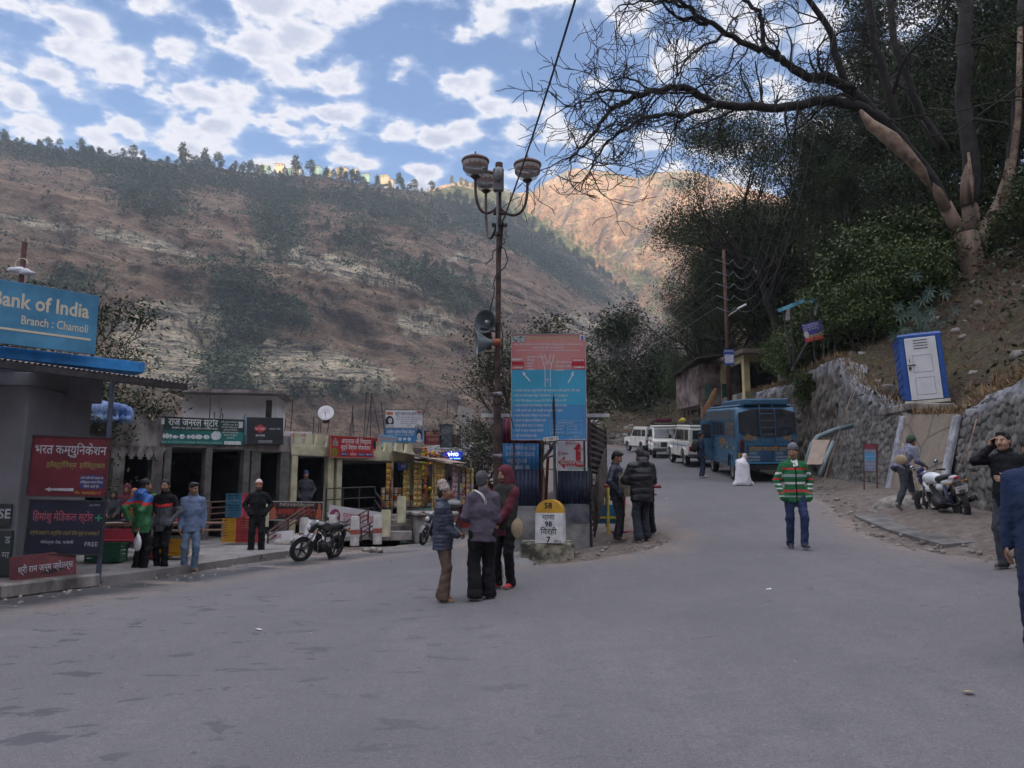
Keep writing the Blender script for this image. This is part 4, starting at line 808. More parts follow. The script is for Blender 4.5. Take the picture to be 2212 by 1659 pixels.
# ================================================================== lettering
import re
TEXTS = []
_CL = re.compile('((?:[\u0915-\u0939]\u093c?\u094d)*[\u0915-\u0939]\u093c?)\u093f')
def dv(s): return _CL.sub('\u093f\\1',s)
def text(s,parent,loc,h,mat_,w=None,align='C',bold=0.0,rot=(R(90),0,0),name='lettering',ital=0.,maxw=None,thick=.0015):
    """lettering of cap height h standing at loc on the parent; w squeezes or stretches it to that width"""
    TEXTS.append((dv(s),parent,loc,h,mat_,w,align,min(bold,.009) if re.search('[\u0900-\u097f]',s) else bold,rot,name,ital,maxw,thick))
def flush_texts():
    obs = []; groups = {}
    for i,a in enumerate(TEXTS):
        c = bpy.data.curves.new('t%d' % i,'FONT'); c.body = a[0]; c.size = 1.0; c.offset = a[7]; c.shear = a[10]; c.resolution_u = 2; c.fill_mode = 'FRONT'
        o = bpy.data.objects.new('t%d' % i,c); COL.objects.link(o); obs.append(o)
    bpy.context.view_layer.update(); dg = bpy.context.evaluated_depsgraph_get()
    for a,o in zip(TEXTS,obs):
        s,parent,loc,h,m_,w,align,bold,rot,name,ital,maxw,thick = a
        me = o.evaluated_get(dg).to_mesh(); n = len(me.vertices)
        if n == 0: continue
        V = np.zeros(n*3); me.vertices.foreach_get('co',V); V = V.reshape(-1,3); F = [tuple(p.vertices) for p in me.polygons]
        o.evaluated_get(dg).to_mesh_clear()
        V[:,:2] *= h/.70; x0,x1 = V[:,0].min(),V[:,0].max(); wd_ = x1-x0; k = 1
        if w: k = w/wd_
        elif maxw and wd_ > maxw: k = maxw/wd_
        V[:,0] = (V[:,0]-x0)*k; wd_ *= k; V[:,0] -= {'C': wd_/2,'L': 0,'R': wd_}[align]; V[:,2] += thick
        M = Matrix.Translation(Vector(loc)) @ Euler(rot).to_matrix().to_4x4(); Mn = np.array(M); V = V@Mn[:3,:3].T+Mn[:3,3]
        g = groups.setdefault((parent.name,m_.name,name),[parent,m_,name,[],[]]); off = len(g[3]); g[3] += [tuple(p) for p in V]; g[4] += [tuple(i+off for i in f) for f in F]
    for o in obs: c = o.data; bpy.data.objects.remove(o); bpy.data.curves.remove(c)
    for parent,m_,name,V,F in groups.values():
        me = bpy.data.meshes.new(name); me.from_pydata(V,[],F); me.materials.append(m_); link(name,me,parent)
def paint(name,c,rough=.5,**k): return mat(name,c,rough,k.pop('var',.10),k.pop('scale',5),**k)
L_white = paint('white_lettering',(.62,.62,.62),var=0); L_black = paint('black_lettering',(.015,.015,.018),var=0); L_red = paint('red_lettering',(.42,.02,.03),var=0); L_yel = paint('yellow_lettering',(.60,.42,.05),var=0); L_navy = paint('navy_lettering',(.02,.03,.14),var=0); L_pink = paint('pink_lettering',(.5,.10,.16),var=0)
L_cream = paint('cream_lettering',(.55,.50,.38),var=0); L_dim = paint('worn_white_lettering',(.36,.36,.40),var=.3); L_green = paint('green_lettering',(.03,.25,.12),var=0); L_gold = paint('gold_lettering',(.50,.26,.05),var=0)
def sheet(mb,x0,z0,x1,z1,y,mi=0): mb.add([(x0,y,z0),(x1,y,z0),(x1,y,z1),(x0,y,z1)],[(0,1,2,3)],mi)
def rect(parent,name,x0,z0,x1,z1,y,m,th=.006,bev=0):
    b = MB(); b.box(((x0+x1)/2,y,(z0+z1)/2),(x1-x0,th,z1-z0),bev=bev); return mk(name,b,m,parent)
def poly(parent,name,pts,y,m,th=.004):
    b = MB(); b.prism([(p[0],p[1]) for p in pts],th,M=Matrix.Rotation(R(90),4,'X')); o = mk(name,b,m,parent); o.location = (0,y,0); return o
def frame4(p00,p10,p11,p01):
    """local frame of a flat board from three world corners (bottom left, bottom right, top left): origin bottom centre"""
    ex = (p10-p00); w = ex.length; ex.normalize(); ez = (p01-p00); h = ez.dot(ez-ex*ez.dot(ex))**.5 if ez.length else 1; ez = (ez-ex*ez.dot(ex)).normalized(); ey = ez.cross(ex)
    M = Matrix((ex,ey,ez)).transposed(); return (p00+p10)/2,M.to_euler(),w,(p01-p00).length
def board(label,u0,v0,u1,v1,Y0,Y1=None,name='signboard',cat='signboard',group=None,panel=None,frame=None,fw=.03,upright=True,vl=None,vr=None,depth=.05):
    """a sign whose left edge stands at (u0, depth Y0) and right edge at (u1, depth Y1). v0 top, v1 bottom; returns root, w, h (local x to the right, z up, face at y=0)"""
    Y1 = Y1 or Y0; a = P(u0,v1,Y0); b = P(u1,v1 if vr is None else vr[1],Y1); a2 = P(u0,v0,Y0)
    if upright: a2 = Vector((a.x,a.y,a2.z))
    o,e,w,h = frame4(a,b,None,a2); root = thing(name,label,cat,o,group=group,rot=e)
    if panel: m_ = MB(); m_.box((0,depth/2,h/2),(w,depth,h),bev=.004); mk('panel',m_,panel,root)
    if frame:
        f = MB()
        for c,d in (((0,.0,fw/2),(w+.01,depth+.03,fw)),((0,.0,h-fw/2),(w+.01,depth+.03,fw))): f.box((c[0],depth/2,c[2]),d)
        for sx in (-1,1): f.box((sx*(w/2-fw/2),depth/2,h/2),(fw,depth+.026,h-2*fw))
        mk('frame',f,frame,root)
    return root,w,h
# ================================================================== left side: bank, sign stack, pavement, shops
C_conc = mat('concrete',(.27,.255,.24),.9,.35,2.2,bump=.5,bscale=14,col2=(.36,.34,.32)); C_dirty = mat('dirty_plaster',(.13,.115,.105),.9,.45,1.6,bump=.4,bscale=12,col2=(.31,.28,.26),lo=.38,hi=.62,stretch=(1,1,.45))  # plaster, grey wall and cream lowered: shade of street clutter put into colour
C_grey = mat('grey_painted_wall',(.17,.165,.185),.85,.15,1.5,bump=.2); C_blue = mat('bright_blue_paint',(.02,.20,.50),.6,.25,2.5,bump=.3); C_steel = mat('rusty_tin',(.16,.13,.125),.6,.4,3,metal=.4,col2=(.30,.26,.25)); C_iron = mat('dark_iron',(.045,.04,.042),.55,.4,8,metal=.3); C_rust = mat('red_brown_rail',(.085,.035,.028),.6,.3,8)
C_cream = mat('cream_yellow_paint',(.40,.37,.24),.8,.3,1.8,bump=.3,col2=(.54,.50,.34)); C_dark = mat('near_black_wall',(.035,.032,.034),.9,.3,3); C_white = mat('whitewash',(.62,.60,.62),.85,.14,1.3,bump=.2); C_tarp = mat('blue_tarp',(.05,.13,.38),.45,.4,4,col2=(.28,.38,.60),lo=.42,hi=.66,bump=.4,bscale=9)  # inner walls get one even near-black colour
C_wood = mat('old_wood',(.16,.10,.07),.85,.4,4,stretch=(.3,1,1),col2=(.28,.2,.15)); C_tile = mat('worn_tile',(.30,.28,.27),.8,.25,4,col2=(.40,.38,.36)); C_glass = mat('dark_glass',(.012,.014,.018),.08,0,spec=.8); C_green = mat('mint_paint',(.26,.40,.38),.7,.2,3)
C_pink = mat('pink_wall',(.44,.20,.16),.85,.2,1.5,bump=.2); C_redb = mat('red_counter',(.33,.03,.035),.5,.2,4); C_slab = mat('slab_edge',(.42,.41,.36),.85,.3,2,bump=.3)
# --- bank
KL = [(-11.5,9.0),(-9,10.55),(-7.5,11.5),(-6.9,13.0),(-6.15,15.1),(-5.4,17.3)]
pv = MB(); n = len(KL); inner = [(-24,9.0),(-24,15),(-24,26),(-14,25),(-9.3,24.0),(-6.4,22.3),(-5.4,20.2),(-5.0,18.6)]
pts = KL+inner[::-1]
def pz(x,y): return float(road_z(x,y))+.15
vs_ = [(x,y,pz(x,y)) for x,y in pts]; bot = [(x,y,pz(x,y)-.4) for x,y in pts]; k = len(pts)
bm = bmesh.new(); tv = [bm.verts.new(p) for p in vs_]; bv = [bm.verts.new(p) for p in bot]
bm.faces.new(tv); [bm.faces.new((tv[i],bv[i],bv[(i+1) % k],tv[(i+1) % k])) for i in range(k)]
bmesh.ops.triangulate(bm,faces=[f for f in bm.faces if len(f.verts) > 4]); bmesh.ops.recalc_face_normals(bm,faces=bm.faces)
me = bpy.data.meshes.new('pavement'); bm.to_mesh(me); bm.free()
m,t,b = mat_nodes('cracked_pavement'); n = TN(t)
base = n.ramp(n.noise(1.2,7,.65),[(.32,(.125,.113,.11)),(.5,(.19,.175,.168)),(.68,(.26,.245,.238))])  # darkened too, shade of the shopfront clutter mixed into the pavement colour
ck = n.voro(.75,'DISTANCE_TO_EDGE'); base = n.mix(n.ramp(n.math('ADD',ck,n.math('MULTIPLY',n.noise(5,4),.05)),[(.026,.85),(.036,0.)]),base,(.045,.04,.038))
base = n.mix(n.ramp(n.noise(.7,4,.6,loc=(3,3,3)),[(.55,0.),(.66,.7)]),base,(.10,.085,.08))
t.links.new(base,b.inputs['Base Color']); b.inputs['Roughness'].default_value = .9; t.links.new(n.bump(n.noise(9,6,.7),.6,.03),b.inputs['Normal'])
me.materials.append(m); tag(link('pavement',me),kind='structure')
kb = MB()
for (x0,y0),(x1,y1) in zip(KL[:3],KL[1:4]):
    d = Vector((x1-x0,y1-y0,0)); c = Vector(((x0+x1)/2,(y0+y1)/2,0)); kb.box((c.x-.05,c.y+.08,pz(c.x,c.y)-.04),(d.length+.05,.30,.22),(0,0,math.atan2(d.y,d.x)),bev=.03)
tag(mk('kerb',kb,C_dirty),kind='structure')
bank = thing('bank_building','grey bank building cut off by the left edge, blue ledge over its front','building',(0,0,0))
b = MB(); p0 = P(25,1261,12.9)
dX = Vector((.62,.78,0)).normalized()
b.box((p0.x-1.2,12.9+1.0,1.9),(2.4,2.0,2.9),bev=.02); mk('wall',b,C_grey,bank)
bm_ = P(157,830,14.0); b = MB(); b.box((bm_.x-1.6,14.5,3.50),(3.2,1.1,.46),bev=.01); mk('beam',b,C_grey,bank)
A,B_ = Vector((-12.5,10.6,0)),Vector((-7.55,15.55,0)); d = B_-A; ang = math.atan2(d.y,d.x)
b = MB(); b.box(((A.x+B_.x)/2-.35,(A.y+B_.y)/2+.35,4.07),(d.length,1.1,.21),(0,0,ang),bev=.006); mk('ledge',b,C_blue,bank)
b = MB(); b.box(((A.x+B_.x)/2-.9,(A.y+B_.y)/2+.9,2.2),(d.length-1.4,.2,3.6),(0,0,ang)); mk('rear_wall',b,C_grey,bank)
aw = thing('tin_awning','rusty corrugated tin awning on a dark iron post below the bank sign','awning',(0,0,0))
A,B2 = Vector((-11.0,6.6,0)),Vector((-5.75,14.6,0)); d = B2-A; ang = math.atan2(d.y,d.x); b = MB()
b.corr(((A.x+B2.x)/2-.55,(A.y+B2.y)/2+.38,3.66),d.length,1.5,(R(-84),0,ang),mi=0,pitch=.09,amp=.014,th=.006); mk('tin_roof',b,C_steel,aw)
b = MB(); dn = d.normalized(); c = (A+B2)/2; nrm = Vector((-dn.y,dn.x,0))
for q,z in ((-.02,3.47),(.7,3.56)): cc = c+nrm*q; b.box((cc.x-.2*dn.x,cc.y-.2*dn.y,z),(d.length-.7,.06,.1),(0,0,ang))
mk('rafter',b,C_iron,aw)
pp = P(242,840,13.1); pb = gz(pp.x,13.1); b = MB(); b.tube([(pp.x,13.1,pb),(pp.x,13.1,3.5)],.042,10); mk('post',b,mat('blue_black_post',(.05,.06,.09),.5,.2,5),aw)
a = Vector((-10.6,11.92,4.18)); e_ = Vector((-8.06,14.62,4.18)); o,eu,w,h = frame4(a,e_,None,a+Vector((0,0,1.16))); r = thing('bank_signboard','blue bank signboard with white lettering standing on the blue ledge','signboard',o,rot=eu); h = 1.16
C_sb = mat('sign_blue',(.045,.20,.36),.45,.25,1.4,col2=(.07,.26,.42)); rect(r,'panel',-w/2,0,w/2,h,.03,C_sb,.06,.004)
rect(r,'stripe',-w/2+.02,.255,w/2-.10,.295,-.003,L_cream,.006)
text('State Bank of India',r,(w/2-.16,-.004,.69),.27,L_cream,align='R',bold=.022,w=2.32,name='bank_name'); text('Branch : Chamoli',r,(w/2-.16,-.004,.40),.16,L_cream,align='R',bold=.012,w=1.12)
pl_ = thing('roof_pole','brown iron pole with crumpled plastic behind the bank sign','pole',P(43,640,18)); bpz = pl_.location.copy(); b = MB(); b.tube([(0,0,-2),(0,0,1.35)],.06,8); mk('pole',b,mat('rusty_pole',(.11,.05,.045),.7,.3,8),pl_)
V,Fq = sdf_mesh([('e',(-.05,-.1,.62),(.26,.1,.08),None,.05),('e',(.2,-.1,.55),(.2,.08,.05),None,.05)],.025,lambda Q: .04*vnoise(Q[...,0],Q[...,2]+Q[...,1],9,3,3)); npmesh('torn_plastic',V,Fq,mat('pale_plastic',(.55,.55,.6),.5,.2,8),pl_)
b = MB(); b.tube([(.15*math.cos(a_/8*math.pi*1.2),-.05,.78+.15*math.sin(a_/8*math.pi*1.2)) for a_ in range(9)],.012,6); mk('hoop',b,L_cream,pl_)
# posters on the wall
for nm,v0,v1,tx in (('SEVA',1089,1136,1),('',1148,1242,0)):
    c = P(6,(v0+v1)/2,12.86); ph = (v1-v0)/1659*12.86; r = thing('wall_notice','dark notice board with white letters on the grey bank wall' if tx else 'tall dark notice below the lettered board on the bank wall','notice',c-Vector((0,0,ph/2)))
    rect(r,'panel',-.45,0,.145,ph,0,paint('notice_dark',(.02,.03,.03)),.03,.004)
    if tx: text('SE',r,(.14,-.018,ph*.36),.15,L_dim,align='R',bold=.02)
    else: text('ड',r,(.12,-.018,ph*.72),.12,L_dim,align='R'); text('मा',r,(.12,-.018,ph*.4),.10,L_dim,align='R')
# sign stack by the post
r,w,h = board('faded red electronics shop board, upper of two on the post',56,939,229,1072,12.75,13.05,vr=(0,1075),panel=paint('sign_crimson',(.11,.010,.020),var=.3,scale=2),frame=C_iron,fw=.018)
text('भरत कम्युनिकेशन',r,(0,-.004,h*.70),.15,L_dim,w=w*.90,bold=.018); text('इलैक्ट्रॉनिक्स  इलैक्ट्रिकल',r,(w*.08,-.004,h*.48),.085,paint('olive_lettering',(.22,.20,.06),var=0),w=w*.74,bold=.01)
poly(r,'arrow',[(-w*.28,h*.12),(-w*.21,h*.155),(-w*.21,h*.135),(w*.08,h*.145),(w*.08,h*.095),(-w*.21,h*.10),(-w*.21,h*.08)],-.006,L_dim)
b = MB(); b.prism([(w*.30+.19*math.copysign(abs(math.cos(a_))**.5,math.cos(a_)),h*.25+.115*math.copysign(abs(math.sin(a_))**.5,math.sin(a_))) for a_ in [i*math.pi/12 for i in range(24)]],.004,M=Matrix.Rotation(R(90),4,'X')); o = mk('caption_panel',b,L_navy,r); o.location.y = -.002
for i,tx in enumerate(('हमारे यहाँ सभी प्रकार के','इलैक्ट्रिक सामान रिपेयर','किये जाते हैं।')): text(tx,r,(w*.30,-.009,h*(.30-.07*i)),.036,L_cream,maxw=.34)
text('मो0- 9690005117',r,(w*.26,-.004,h*.05),.045,L_gold,maxw=.4)
r,w,h = board('navy medical store board, lower of two on the post',50,1078,218,1198,12.7,13.0,vr=(0,1199),panel=paint('sign_deepnavy',(.010,.011,.028),var=.3,scale=2),frame=C_iron,fw=.016)
text('हिमांशु मेडिकल स्टोर',r,(-.05,-.004,h*.62),.125,paint('dull_pink',(.30,.07,.10),var=0),w=w*.78,bold=.018)
b = MB(); b.box((w*.42,-.004,h*.68),(.11,.006,.02)); b.box((w*.42,-.0055,h*.68),(.02,.006,.11)); mk('cross',b,L_green,r)
text('अंग्रेजी दवाइयाँ व आयुर्वेदिक दवाइयाँ उचित मूल्य पर उपलब्ध है',r,(0,-.004,h*.36),.06,paint('dull_yellow',(.26,.20,.06),var=0),w=w*.9); text('गोपेश्वर रोड, चमोली',r,(-.1,-.004,h*.2),.045,L_dim,maxw=.5); text('FREE',r,(w*.36,-.004,h*.16),.07,L_dim); text('July 2015',r,(w*.35,-.004,h*.9),.03,L_dim)
a = P(20,1262,12.55); bb_ = P(165,1243,12.9); o,eu,w,h = frame4(a,bb_,None,a+Vector((.02,.06,.40))); r = thing('torn_signboard','torn red jewellery board leaning low behind the kerb','signboard',o,rot=eu)
rect(r,'panel',-w/2,0,w/2,.42,.012,paint('sign_dustyred',(.12,.03,.036),var=.4,scale=2),.024,.004); text('श्री राम जन्म ज्वेलर्स',r,(.04,-.004,.15),.10,L_dim,w=w*.82,bold=.015)
poly(r,'tear',[(-.05,.10),(.12,.16),(.22,.14),(.34,.17),(.24,.11),(.1,.09)],-.001,L_black)
b = MB(); b.box((0,0,0),(1.1,.7,.05),bev=.01); sh_ = mk('stone_slab',b,C_conc); sh_.location = P(80,1196,14.2); sh_.location.z -= .06; tag(sh_,'pale slab lying behind the torn red board','slab')
# --- shops
def fac(u0,Y0,u1,Y1,z=-.05):
    a,b_ = P(u0,1000,Y0),P(u1,1000,Y1); a.z = b_.z = z; d = b_-a; return a,math.atan2(d.y,d.x),d.length
def zat(v,Y): return P(1106,v,Y).z
def shop(name,label,u0,Y0,u1,Y1,ztop,zopen,depth=3.5,wallm=C_dirty,n=2,pil=.3,pilm=None,floor=.2,below=True,parapet=None,fascia=.0):
    a,ang,w = fac(u0,Y0,u1,Y1); r = thing(name,label,'shop building',a,ang)
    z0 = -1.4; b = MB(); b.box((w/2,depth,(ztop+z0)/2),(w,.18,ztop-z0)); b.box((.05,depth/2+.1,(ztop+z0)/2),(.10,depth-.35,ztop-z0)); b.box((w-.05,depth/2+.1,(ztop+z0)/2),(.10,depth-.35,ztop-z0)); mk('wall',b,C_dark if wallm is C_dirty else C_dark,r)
    b = MB(); b.box((w/2,depth/2-.1,zopen+.14),(w,depth+.5,.14)); mk('roof',b,C_conc,r)
    b = MB(); b.box((w/2,depth/2-.25,floor-.11),(w+.02,depth+.5,.16)); mk('floor',b,C_slab,r)
    b = MB(); b.box((w/2,-.30,(ztop+zopen+.06)/2+.03),(w,.14,ztop-zopen-.06),bev=.01); mk('fascia',b,wallm,r)
    for i in range(n+1):
        x = .16+(w-.32)*i/n; b = MB(); b.box((x,-.22,(floor-.03+zopen+.07)/2),(pil,.26,zopen+.07-floor+.03),bev=.012); mk('pillar',b,pilm or C_dirty,r)
    return r,w
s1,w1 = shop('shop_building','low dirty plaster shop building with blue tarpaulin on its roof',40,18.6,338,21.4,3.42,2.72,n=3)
s2,w2 = shop('shop_building','dark general store with green signboard and open front',338,21.4,531,23.4,3.25,2.78,n=2,pil=.2,pilm=mat('shaded_pillar',(.10,.092,.088),.9,.4,3))  # pillars painted darker, shade of the shop openings put into their colour
s3,w3 = shop('shop_building','narrow shoe shop behind the black signboard',531,23.4,614,24.3,3.3,2.75,n=1,pilm=MATS['shaded_pillar'])
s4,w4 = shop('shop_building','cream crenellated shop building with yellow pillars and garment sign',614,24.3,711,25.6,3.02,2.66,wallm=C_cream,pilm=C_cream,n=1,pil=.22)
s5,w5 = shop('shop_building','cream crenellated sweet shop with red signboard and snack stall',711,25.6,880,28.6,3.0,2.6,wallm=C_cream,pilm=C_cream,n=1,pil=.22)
def merlons(r,w,z,n,hgt=.42):
    b = MB()
    for i in range(n):
        c = w*(i+.5)/n; q = w/n; pts = []
        for k in range(9): a_ = k/8; pts.append((c-q*.5+q*.22*a_,z+hgt*(1-math.sqrt(max(0,1-a_*a_)))))
        pts += [(c-.24*q,z+hgt),(c+.24*q,z+hgt)]+[(2*c-x,y) for x,y in pts[::-1]]
        b.prism([(c-q*.499,z-.02)]+pts+[(c+q*.499,z-.02)],.12,M=Matrix.Translation((0,-.24,0)) @ Matrix.Rotation(R(90),4,'X'))
    return mk('battlement',b,C_cream,r)
merlons(s4,w4,3.02,4); merlons(s5,w5,3.0,7,.34)
b = MB()
for i in range(7):
    x = w1*(.52+.07*i)
    for j in range(5): b.box((x,-.40,2.50+.07*j),(.10+.10*j*.9,.04,.07))
mk('stepped_frieze',b,C_dirty,s1)
# curved horn parapets at the right end of the first building
b = MB(); 
for cx,sg in ((w1*.80,1),(w1*.985,-1)):
    pts = [(0,0)]+[(sg*(.5-.5*math.cos(a_*.1*math.pi/2)),.36-.36*math.sin(a_*.1*math.pi/2)+.0) for a_ in range(11)]
    pts = [(cx-sg*.25,3.40),(cx-sg*.25,3.80)]+[(cx+sg*.42*math.sin(k*math.pi/16),3.40+.40*(1-math.sin(k*math.pi/16)) if k else 3.80) for k in range(9)]
    b.prism(pts,.13,M=Matrix.Translation((0,-.235,0)) @ Matrix.Rotation(R(90),4,'X'))
mk('parapet_horn',b,C_dirty,s1)
# tarpaulin
tp = thing('tarpaulin','crumpled blue tarpaulin over sacks on the roof of the dirty shop','tarpaulin',P(155,905,19.2),R(20)); tp.location.z = 3.45; tp.scale = (.95,1,1.7)
V,Fq = sdf_mesh([('c',(-1.3,0,.10),(1.35,.1,.04),.20,.14,.08),('e',(-.9,0,.22),(.5,.25,.2),None,.1),('e',(.0,0,.17),(.5,.25,.18),None,.1),('e',(.8,0,.12),(.5,.2,.12),None,.1),('c',(-1.3,-.15,-.02),(1.4,-.1,-.03),.07,.05,.05)],.03,lambda Q: .055*np.abs(vnoise(Q[...,0]*1.2,Q[...,2]+Q[...,1]*1.4,5,8,4))); npmesh('cover',V,Fq,C_tarp,tp)
V,Fq = sdf_mesh([('e',(-.9,-.3,-.12),(.42,.1,.12),None,.04),('e',(-.25,-.3,-.10),(.32,.1,.10),None,.04)],.025,lambda Q: .03*vnoise(Q[...,0],Q[...,2],12,3,3)); npmesh('sack_cloth',V,Fq,mat('sack_cloth',(.30,.26,.21),.9,.3,6),tp)
wt = thing('white_sheet_heap','pale plastic sheet heaped behind the blue tarpaulin','plastic sheet',P(185,880,21.5)); wt.location.z = 3.45
V,Fq = sdf_mesh([('e',(0,0,.25),(.75,.4,.45),None,.05),('e',(-.5,0,.1),(.6,.35,.3),None,.1)],.04,lambda Q: .10*vnoise(Q[...,0],Q[...,2]+Q[...,1],2.6,5,4)); npmesh('sheet',V,Fq,mat('pale_sheet',(.5,.48,.5),.7,.12,3),wt)
# roof room and tank
rr = thing('rooftop_room','small white rooftop room with flat rusty roof sheet above the green signboard','rooftop room',P(495,915,29),R(8)); rr.location.z = 3.1
b = MB(); b.box((-1.0,1,1.05),(1.3,2.4,2.1)); b.box((.72,.8,1.045),(2.1,2.0,2.09)); mk('wall',b,C_white,rr); b = MB(); b.box((.1,.5,2.15),(3.9,2.8,.10)); b.box((.1,.45,2.08),(4.15,2.95,.03)); mk('roof',b,C_steel,rr)
b = MB(); b.box((1.47,-.22,1.15),(.24,.04,1.5)); mk('window',b,C_glass,rr); b = MB(); b.box((1.33,-.225,1.1),(.05,.06,1.7)); b.box((1.61,-.225,1.1),(.05,.06,1.7)); mk('door_frame',b,C_white,rr)
tk = thing('water_tank','flat black plastic water tank beside the white rooftop room','water tank',P(402,905,25.5)); tk.location.z = 3.12; b = MB(); b.lathe([(.02,0),(.62,0),(.66,.12),(.63,.3),(.66,.45),(.58,.62),(.36,.72),(.22,.74),(.22,.80),(.02,.82)],22); mk('tank',b,mat('tank_black',(.05,.06,.09),.4,.2,4),tk,True)
# dish and rods
ds = thing('satellite_dish','white satellite dish on a rusty bracket above the cream battlements','satellite dish',P(704,905,27),R(8)); ds.scale = (.66,)*3; b = MB(); b.lathe([(.42*i/8+.001,.10*(i/8)**2) for i in range(9)]+[(.425,.108),(.42,.115),(.2,.03),(.001,.012)],28,M=xf((0,-.05,.28),(R(72),0,0))); mk('dish',b,C_white,ds,True)
b = MB(); b.tube([(0,-.1,.1),(0,-.45,.18),(0,-.48,.30)],.014,6); b.cyl((0,-.50,.30),.03,.08,8,rot=(R(90),0,0)); b.tube([(0,0,-.25),(0,0,.25)],.03,8); b.box((0,.02,-.1),(.34,.1,.25)); mk('bracket',b,C_rust,ds)
def rods(name,lab,lst):
    for i,(u,v0,v1,Y,lean_) in enumerate(lst):
        a_ = P(u,v1,Y); t_ = P(u,v0,Y); r_ = mk('rebar_rod',MB().tube([(0,0,0),(lean_*.5,.03,(t_.z-a_.z)*.5),(lean_,0,t_.z-a_.z)],.016,5),C_iron); r_.location = a_; tag(r_,'%s bare rebar rod %s, %s' % (('tall','short')[t_.z-a_.z < .9],('left of the green signboard' if u < 335 else 'before the white rooftop room' if u < 530 else 'near the square black signboard' if u < 650 else 'by the satellite dish' if u < 720 else 'above the red sweet shop sign' if u < 770 else 'under the tangle of wires' if u < 840 else 'over the lane shops'),('leaning left' if lean_ < -.15 else 'leaning right' if lean_ > .12 else 'upright')),'rebar rod','bare rebar rods sticking up from the shop roofs')
rods('r','thin bare rebar rod sticking up from a shop roof',[(305,872,905,23,0),(318,884,905,23,.02),(325,873,905,23,.2),(452,853,905,26,0),(462,890,912,26,0),(474,882,912,26,.05),(520,895,915,26,.15),(480,893,912,26,0),
 (627,863,935,26,.05),(614,905,935,26,.02),(676,900,935,27,.0),(688,882,935,28,0),(692,884,935,28,0),(706,900,935,28,.1),(755,878,945,29,.1),(760,875,945,29,0),(765,880,945,29,-.1),(786,845,945,29,.05),(790,850,945,29,.2),(800,850,945,29,0),(822,850,945,30,-.4),(832,868,945,30,-.2),(912,860,900,33,.3),(966,865,900,36,0)])
sl_ = thing('roof_slab','grey concrete roof slab with parapet behind the cream battlements','roof slab',(0,0,0)); a,ang,w = fac(620,30,880,33); b = MB(); b.box((w/2,1.5,3.45),(w,3,.35)); o = mk('slab',b,C_dirty,sl_); o.location = a; o.rotation_euler.z = ang
# --- signboards of the shops
FR = C_iron
r,w,h = board('green general store signboard with white Hindi lettering and pictured goods',337,899,527,960,21.0,22.9,vr=(0,963),panel=paint('sign_teal_green',(.012,.14,.125),var=.4,scale=.8),frame=FR,fw=.02)
rect(r,'upper_band',-w/2+.02,h*.52,w/2-.02,h-.02,-.002,paint('sign_blackgreen',(.012,.035,.035)),.004)
text('राज जनरल स्टोर',r,(-w*.10,-.005,h*.70),.20,L_white,w=w*.56,bold=.03); text('कॉस्मेटिक, पर्स, चूड़ियाँ, इलेक्ट्रॉनिक एवं गिफ्ट के विक्रेता',r,(-w*.08,-.005,h*.575),.05,L_white,w=w*.52)
text('गोपेश्वर रोड चमोली मो. 9456588888, 9897818058, 9997887894',r,(-w*.12,-.005,h*.06),.055,paint('aqua_lettering',(.25,.45,.42),var=0),w=w*.7)
for i,tx in enumerate(('सभी प्रकार के खिलौने, बैग,','ट्रॉली बैग, पर्स, बेल्ट,','एवं अटैची उचित मूल्य पर','थोक रेट में मिलते है।','हमारे यहाँ मोबाइल सिम,','रिचार्ज की सुविधा','उपलब्ध है')): text(tx,r,(w*.33,-.005,h*(.86-.10*i)),.042,L_white,maxw=w*.24)
b = MB(); rnd = random.Random(3)
for i,(x,ww,hh) in enumerate(((-.46,.05,.30),(-.42,.035,.22),(-.385,.04,.24),(-.35,.03,.2),(-.30,.07,.14),(-.225,.06,.2),(-.15,.05,.18),(-.10,.05,.2),(-.04,.09,.2),(.05,.07,.2))): b.ell((x*w,-.003,h*.24+hh*.5*h*.6),(ww*w*.5,.003,hh*h*.42),12)
b.ell((.16*w,-.003,h*.36),(.062*w,.003,h*.17),16,rot=(0,R(-15),0)); b.box((-.455*w,-.003,h*.83),(.07*w,.003,h*.22)); b.box((.36*w,-.003,h*.10),(.2*w,.003,h*.13)); b.box((.455*w,-.003,h*.80),(.05*w,.003,h*.24)); mk('pictures',b,paint('pale_print',(.5,.52,.52),var=.5,scale=24),r)
r,w,h = board('square black shoe shop signboard with a red diamond',533,901,612,960,22.9,23.5,depth=.5,panel=paint('sign_black',(.022,.022,.028),var=.2,scale=1))
poly(r,'diamond',[(-w*.14,h*.75),(w*.04,h*.58),(-w*.14,h*.41),(-w*.32,h*.58)],-.002,paint('logo_red',(.42,.03,.035),var=0)); text('Lee Cooper',r,(-w*.14,-.009,h*.54),.10,L_white,maxw=w*.27,ital=.2); text('SHOES',r,(-w*.14,-.004,h*.30),.052,L_white,bold=.02,w=w*.25); text('SINCE 1908',r,(w*.26,-.004,h*.55),.045,L_white,w=w*.3); text('GANGA FOOTWEAR',r,(-w*.0,-.004,h*.085),.036,L_white,w=w*.36)
b = MB(); b.box((0,-.003,h*.14),(w*.4,.003,.006)); b.box((0,-.003,h*.06),(w*.4,.003,.006)); mk('rule_lines',b,L_white,r); rect(r,'side_plate',-w/2-.012,0,-w/2-.002,h,.25,paint('sign_side_blue',(.10,.20,.26)),.5)
r,w,h = board('white garment shop signboard with red Hindi title',612,932,674,975,23.9,24.7,panel=paint('sign_offwhite',(.55,.50,.50),var=.12,scale=3),frame=None,depth=.03)
text('ज्योति गारमेन्ट्स',r,(w*.08,-.004,h*.72),.115,L_red,w=w*.78,bold=.025)
